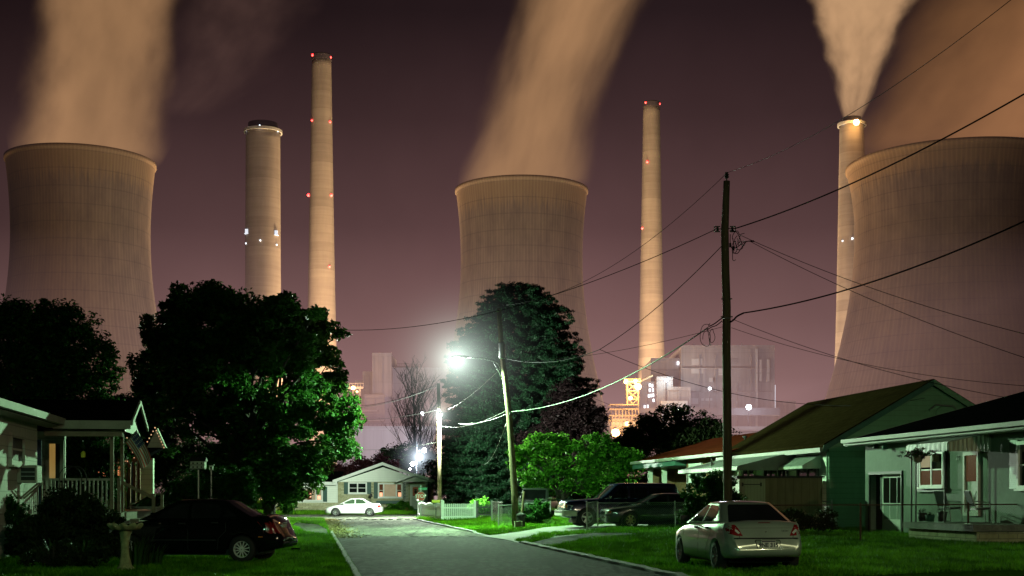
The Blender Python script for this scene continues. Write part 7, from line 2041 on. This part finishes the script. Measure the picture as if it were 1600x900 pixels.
wire('lit wire from lamp pole down to stone house porch', P(784, 574, dM), P(700, 640, d2_), .2, .010, WB)
wire('thin wire from lamp pole crossing to the maple, upper', P(783, 545, dM), P(512, 632, 96), 1.0, .012)
wire('thin wire from slim pole top crossing to the maple', P(685, 602, d2_), P(512, 638, 96), .5, .014)
wire('thin wire low across the plant left of slim pole', P(686, 640, d2_), P(520, 655, 100), .3, .010)
wire('thin low wire from slim pole toward left, lowest', P(687, 690, d2_), P(540, 702, 110), .25, .010, WB)
wire('lit wire from lamp pole middle down behind conifer', P(796, 645, dM), P(718, 662, d2_), .2, .010, WB)
wire('thin loop wire sagging down the conifer from lamp pole', P(795, 648, dM), P(757, 725, 90), .5, .008, WB)
wire('guy wire slanting left from lamp pole top', P(781, 495, dM), P(742, 600, 66), .15, .007)
wire('thin wire over the red roof toward the brick house', P(905, 612, 68), P(1040, 655, 78), .2, .010)
wire('horizontal wire low before the boiler house at right', P(1138, 675, 90), P(1290, 660, 90), .2, .014)

# ---- fences
def chainlink(label, p0, p1, h, posts, post_r=.03, mesh=True, cell=.07, rail=True, wr=.0032, mt=None, pm=None):
    pm = pm or M['galv']
    p0, p1 = Vector(p0), Vector(p1); z0, z1 = gz(p0.x, p0.y), gz(p1.x, p1.y); L = (p1 - p0).length; an = math.atan2(p1.y - p0.y, p1.x - p0.x)
    t = empty('chain_link_fence', (p0.x, p0.y, z0), an, label, 'fence', 'chain link fences')
    g_ = lambda x: (z1 - z0) * x / L
    for x in posts:
        MB().tube([(x, 0, -.05 + g_(x)), (x, 0, h + .03 + g_(x))], post_r, 8).lathe([(post_r, h + .03), (post_r * .7, h + .06), (.003, h + .07)], 8, (x, 0, g_(x))).build('post', pm, t)
    if rail: MB().tube([(0, 0, h + g_(0)), (L, 0, h + g_(L))], .02, 6).build('top_rail', pm, t)
    m = MB(); n = int(L / cell)
    k = h / cell
    for i in range(-int(k) - 1, n + 1):
        for sg in (0, 1):
            xa, xb = i * cell, i * cell + h
            za, zb = (0.03, h) if sg == 0 else (h, 0.03)
            if xa < 0:
                f = (0 - xa) / (xb - xa); za = za + (zb - za) * f; xa = 0
            if xb > L:
                f = (L - xa) / (xb - xa); zb = za + (zb - za) * f; xb = L
            if xb <= xa: continue
            m.add([(xa, 0, za - wr + g_(xa)), (xb, 0, zb - wr + g_(xb)), (xb, 0, zb + wr + g_(xb)), (xa, 0, za + wr + g_(xa))], [(0, 1, 2, 3)])
    m.build('wire_mesh', mt or M['galv'], t)
    return t
dB = 37.5; a, b = P(1175, HY, dB), P(1720, HY, dB + .5); sp_ = 172 / F * dB
chainlink('long rusty chain link fence across the right lawn', (a.x, a.y, 0), (b.x, b.y, 0), 1.07, [0, sp_, 2 * sp_, 3 * sp_], cell=.075, wr=.0016, mt=M['rust'], pm=M['rust'])
dA = 54.0; a, b = P(934, HY, dA), P(1300, HY, 51); LA = (Vector((b.x, b.y)) - Vector((a.x, a.y))).length
chainlink('chain link fence in front of the dark grey sedan', (a.x, a.y, 0), (b.x, b.y, 0), 1.1, [0, 3.15, 6.3, LA], cell=.085, wr=.0026)
a, b = P(917, HY, 53.6), P(933.5, HY, 53.9)
chainlink('narrow chain link gate leaf beside the fence post', (a.x, a.y, 0), (b.x, b.y, 0), 1.15, [0], cell=.06, wr=.005)
a, b = P(779, HY, 64), P(860, HY, 65); LC = (Vector((b.x, b.y)) - Vector((a.x, a.y))).length
chainlink('overgrown chain link panel right of the lamp pole', (a.x, a.y, 0), (b.x, b.y, 0), 1.08, [0, LC - .25, LC], cell=.06, wr=.006)
a, b = P(768, HY, 76), P(785, HY, 70)
chainlink('short chain link gate left of the lamp pole', (a.x, a.y, 0), (b.x, b.y, 0), 1.15, [0, .5], cell=.06, wr=.006)

def pickets(label, p0, p1, h, n, w=.075, mt=None, name='picket_fence', sag=0.0, wave=0.0, cat='fence', gapless=False):
    mt = mt or M['fence_white']
    p0, p1 = Vector(p0), Vector(p1); L = (p1 - p0).length; an = math.atan2(p1.y - p0.y, p1.x - p0.x)
    t = empty(name, (p0.x, p0.y, gz(p0.x, p0.y)), an, label, cat); mt = mt or M['white_paint']
    for i in range(n + 1):
        x = L * i / n; hh = h * (1 + wave * abs(math.sin(x / L * math.pi * 3)) - wave)
        if i in (0, n):
            MB().box(x - .06, x + .06, -.04, .08, 0, h + .12).prism([(x - .075, -.055, h + .12), (x + .075, -.055, h + .12), (x, -.055, h + .2)], (0, .15, 0)).build('post', mt, t, fix=True)
        else:
            MB().prism([(x - w / 2, 0, .05), (x + w / 2, 0, .05), (x + w / 2, 0, hh - .05), (x, 0, hh), (x - w / 2, 0, hh - .05)], (0, -.02, 0)).build('picket', mt, t, fix=True)
    MB().box(0, L, .003, .04, .25, .33).box(0, L, .003, .04, h * .72, h * .72 + .08).build('rail', mt, t)
    return t
dP = 83.0
a, b = P(692.5, HY, dP), P(742, HY, dP + .3); pickets('white picket fence section facing the road, right of slim pole', (a.x, a.y, 0), (b.x, b.y, 0), 1.12, 16)
a, b = P(691, HY, dP), P(654, HY, dP + 13.5); pickets('white picket fence section running back toward the stop sign', (a.x, a.y, 0), (b.x, b.y, 0), 1.15, 72, wave=.09, w=.14)
a, b = P(745, HY, 84), P(768, HY, 84); pickets('dark iron picket fence right of the white fence', (a.x, a.y, 0), (b.x, b.y, 0), 1.0, 9, w=.04, mt=M['iron'], name='iron_fence')

# ---- stop sign with street name blade
dT = 90.0; b_ = P(657.5, HY, dT); t = empty('stop_sign', (b_.x, b_.y, 0), 0, 'red octagonal stop sign at end of the white fence', 'road sign')
zc = EYE + (HY - 775.5) * dT / F; R_ = .33
M['sign_red'] = mat('sign_red', (.62, .07, .04), .45, .1, 3, .02); M['sign_green'] = mat('sign_green', (.03, .32, .16), .45, .1, 3, .02); M['sign_white'] = mat('sign_white', (.75, .75, .72), .45, .08, 3, .02)
M['yellow_plastic'] = mat('yellow_plastic', (.65, .66, .05), .5, .15, 3, .05)
oc = lambda r, y: [(r * math.cos(math.pi / 8 + math.pi / 4 * i), y, zc + r * math.sin(math.pi / 8 + math.pi / 4 * i)) for i in range(8)]
MB().prism(oc(R_, -.04), (0, -.004, 0)).build('border', M['sign_white'], t)
MB().prism(oc(R_ * .93, -.0445), (0, -.004, 0)).build('face', M['sign_red'], t)
text_mesh('lettering', 'STOP', .31, M['sign_white'], t, (0, -.051, zc), (math.pi / 2, 0, 0), .001, bold=.012)
MB().bar((0, 0, 0), (0, 0, zc + .75), .05).build('post', M['galv'], t)
MB().box(-.15, .42, -.02, -.01, zc + .42, zc + .58).build('name_blade', M['sign_green'], t)
MB().box(-.01, .01, -.3, .3, zc + .6, zc + .74).build('name_blade', M['sign_green'], t)
p = P(681, HY, dP + .6); t = empty('reflector_panel', (p.x, p.y, 0), 0, 'yellow reflector plate on a thin post behind the white fence', 'reflector')
MB().box(-.25, .25, -.02, 0, 1.18, 1.34).build('plate', M['yellow_plastic'], t); MB().bar((0, .03, 0), (0, .03, 1.3), .04).build('post', M['iron'], t)
# ---- crate, bin and leaning post at the lamp pole foot
p = P(810, HY, 61); t = empty('newspaper_box', (p.x, p.y, gz(p.x, p.y)), math.radians(5), 'small yellowish open fronted box beside the lamp pole foot', 'box')
MB().box(-.17, .17, -.15, -.13, 0, .04).box(-.17, -.14, -.15, .15, .0, .34).box(.14, .17, -.15, .15, 0, .34).box(-.17, .17, -.15, .15, .34, .37).box(-.14, .14, .12, .15, 0, .34).box(-.14, .14, -.13, .12, 0, .03).build('shell', M['board_pale'], t)
MB().box(-.13, .13, -.02, .0, .04, .15).build('shelf', M['board_tan'], t)
p = P(814, HY, 61.8); t = empty('trash_can', (p.x, p.y, gz(p.x, p.y)), 0, 'dark trash can with slanted lid behind the yellowish box', 'trash can')
MB().lathe([(.01, 0), (.17, 0), (.21, .62), (.19, .62)], 16).build('bin', M['black'], t); MB().lathe([(.23, .60), (.22, .66), (.1, .72), (.01, .73)], 16).build('lid', M['rubber'], t)
p = P(815, HY, 63); t = empty('leaning_post', (p.x, p.y, gz(p.x, p.y)), 0, 'pale leaning wooden stub behind the trash can', 'post')
MB().tube([(-.05, 0, 0), (.12, 0, 1.7)], .06, 8).build('post', M['pole_wood_light'], t)
# manhole / painted dash on near road
p = GT(825, 890); o = MB().box(-.22, .22, -.05, .05, 0, .011).build('road_marking', M['concrete_light'], loc=(p.x, p.y, 0)); o['kind'] = 'structure'
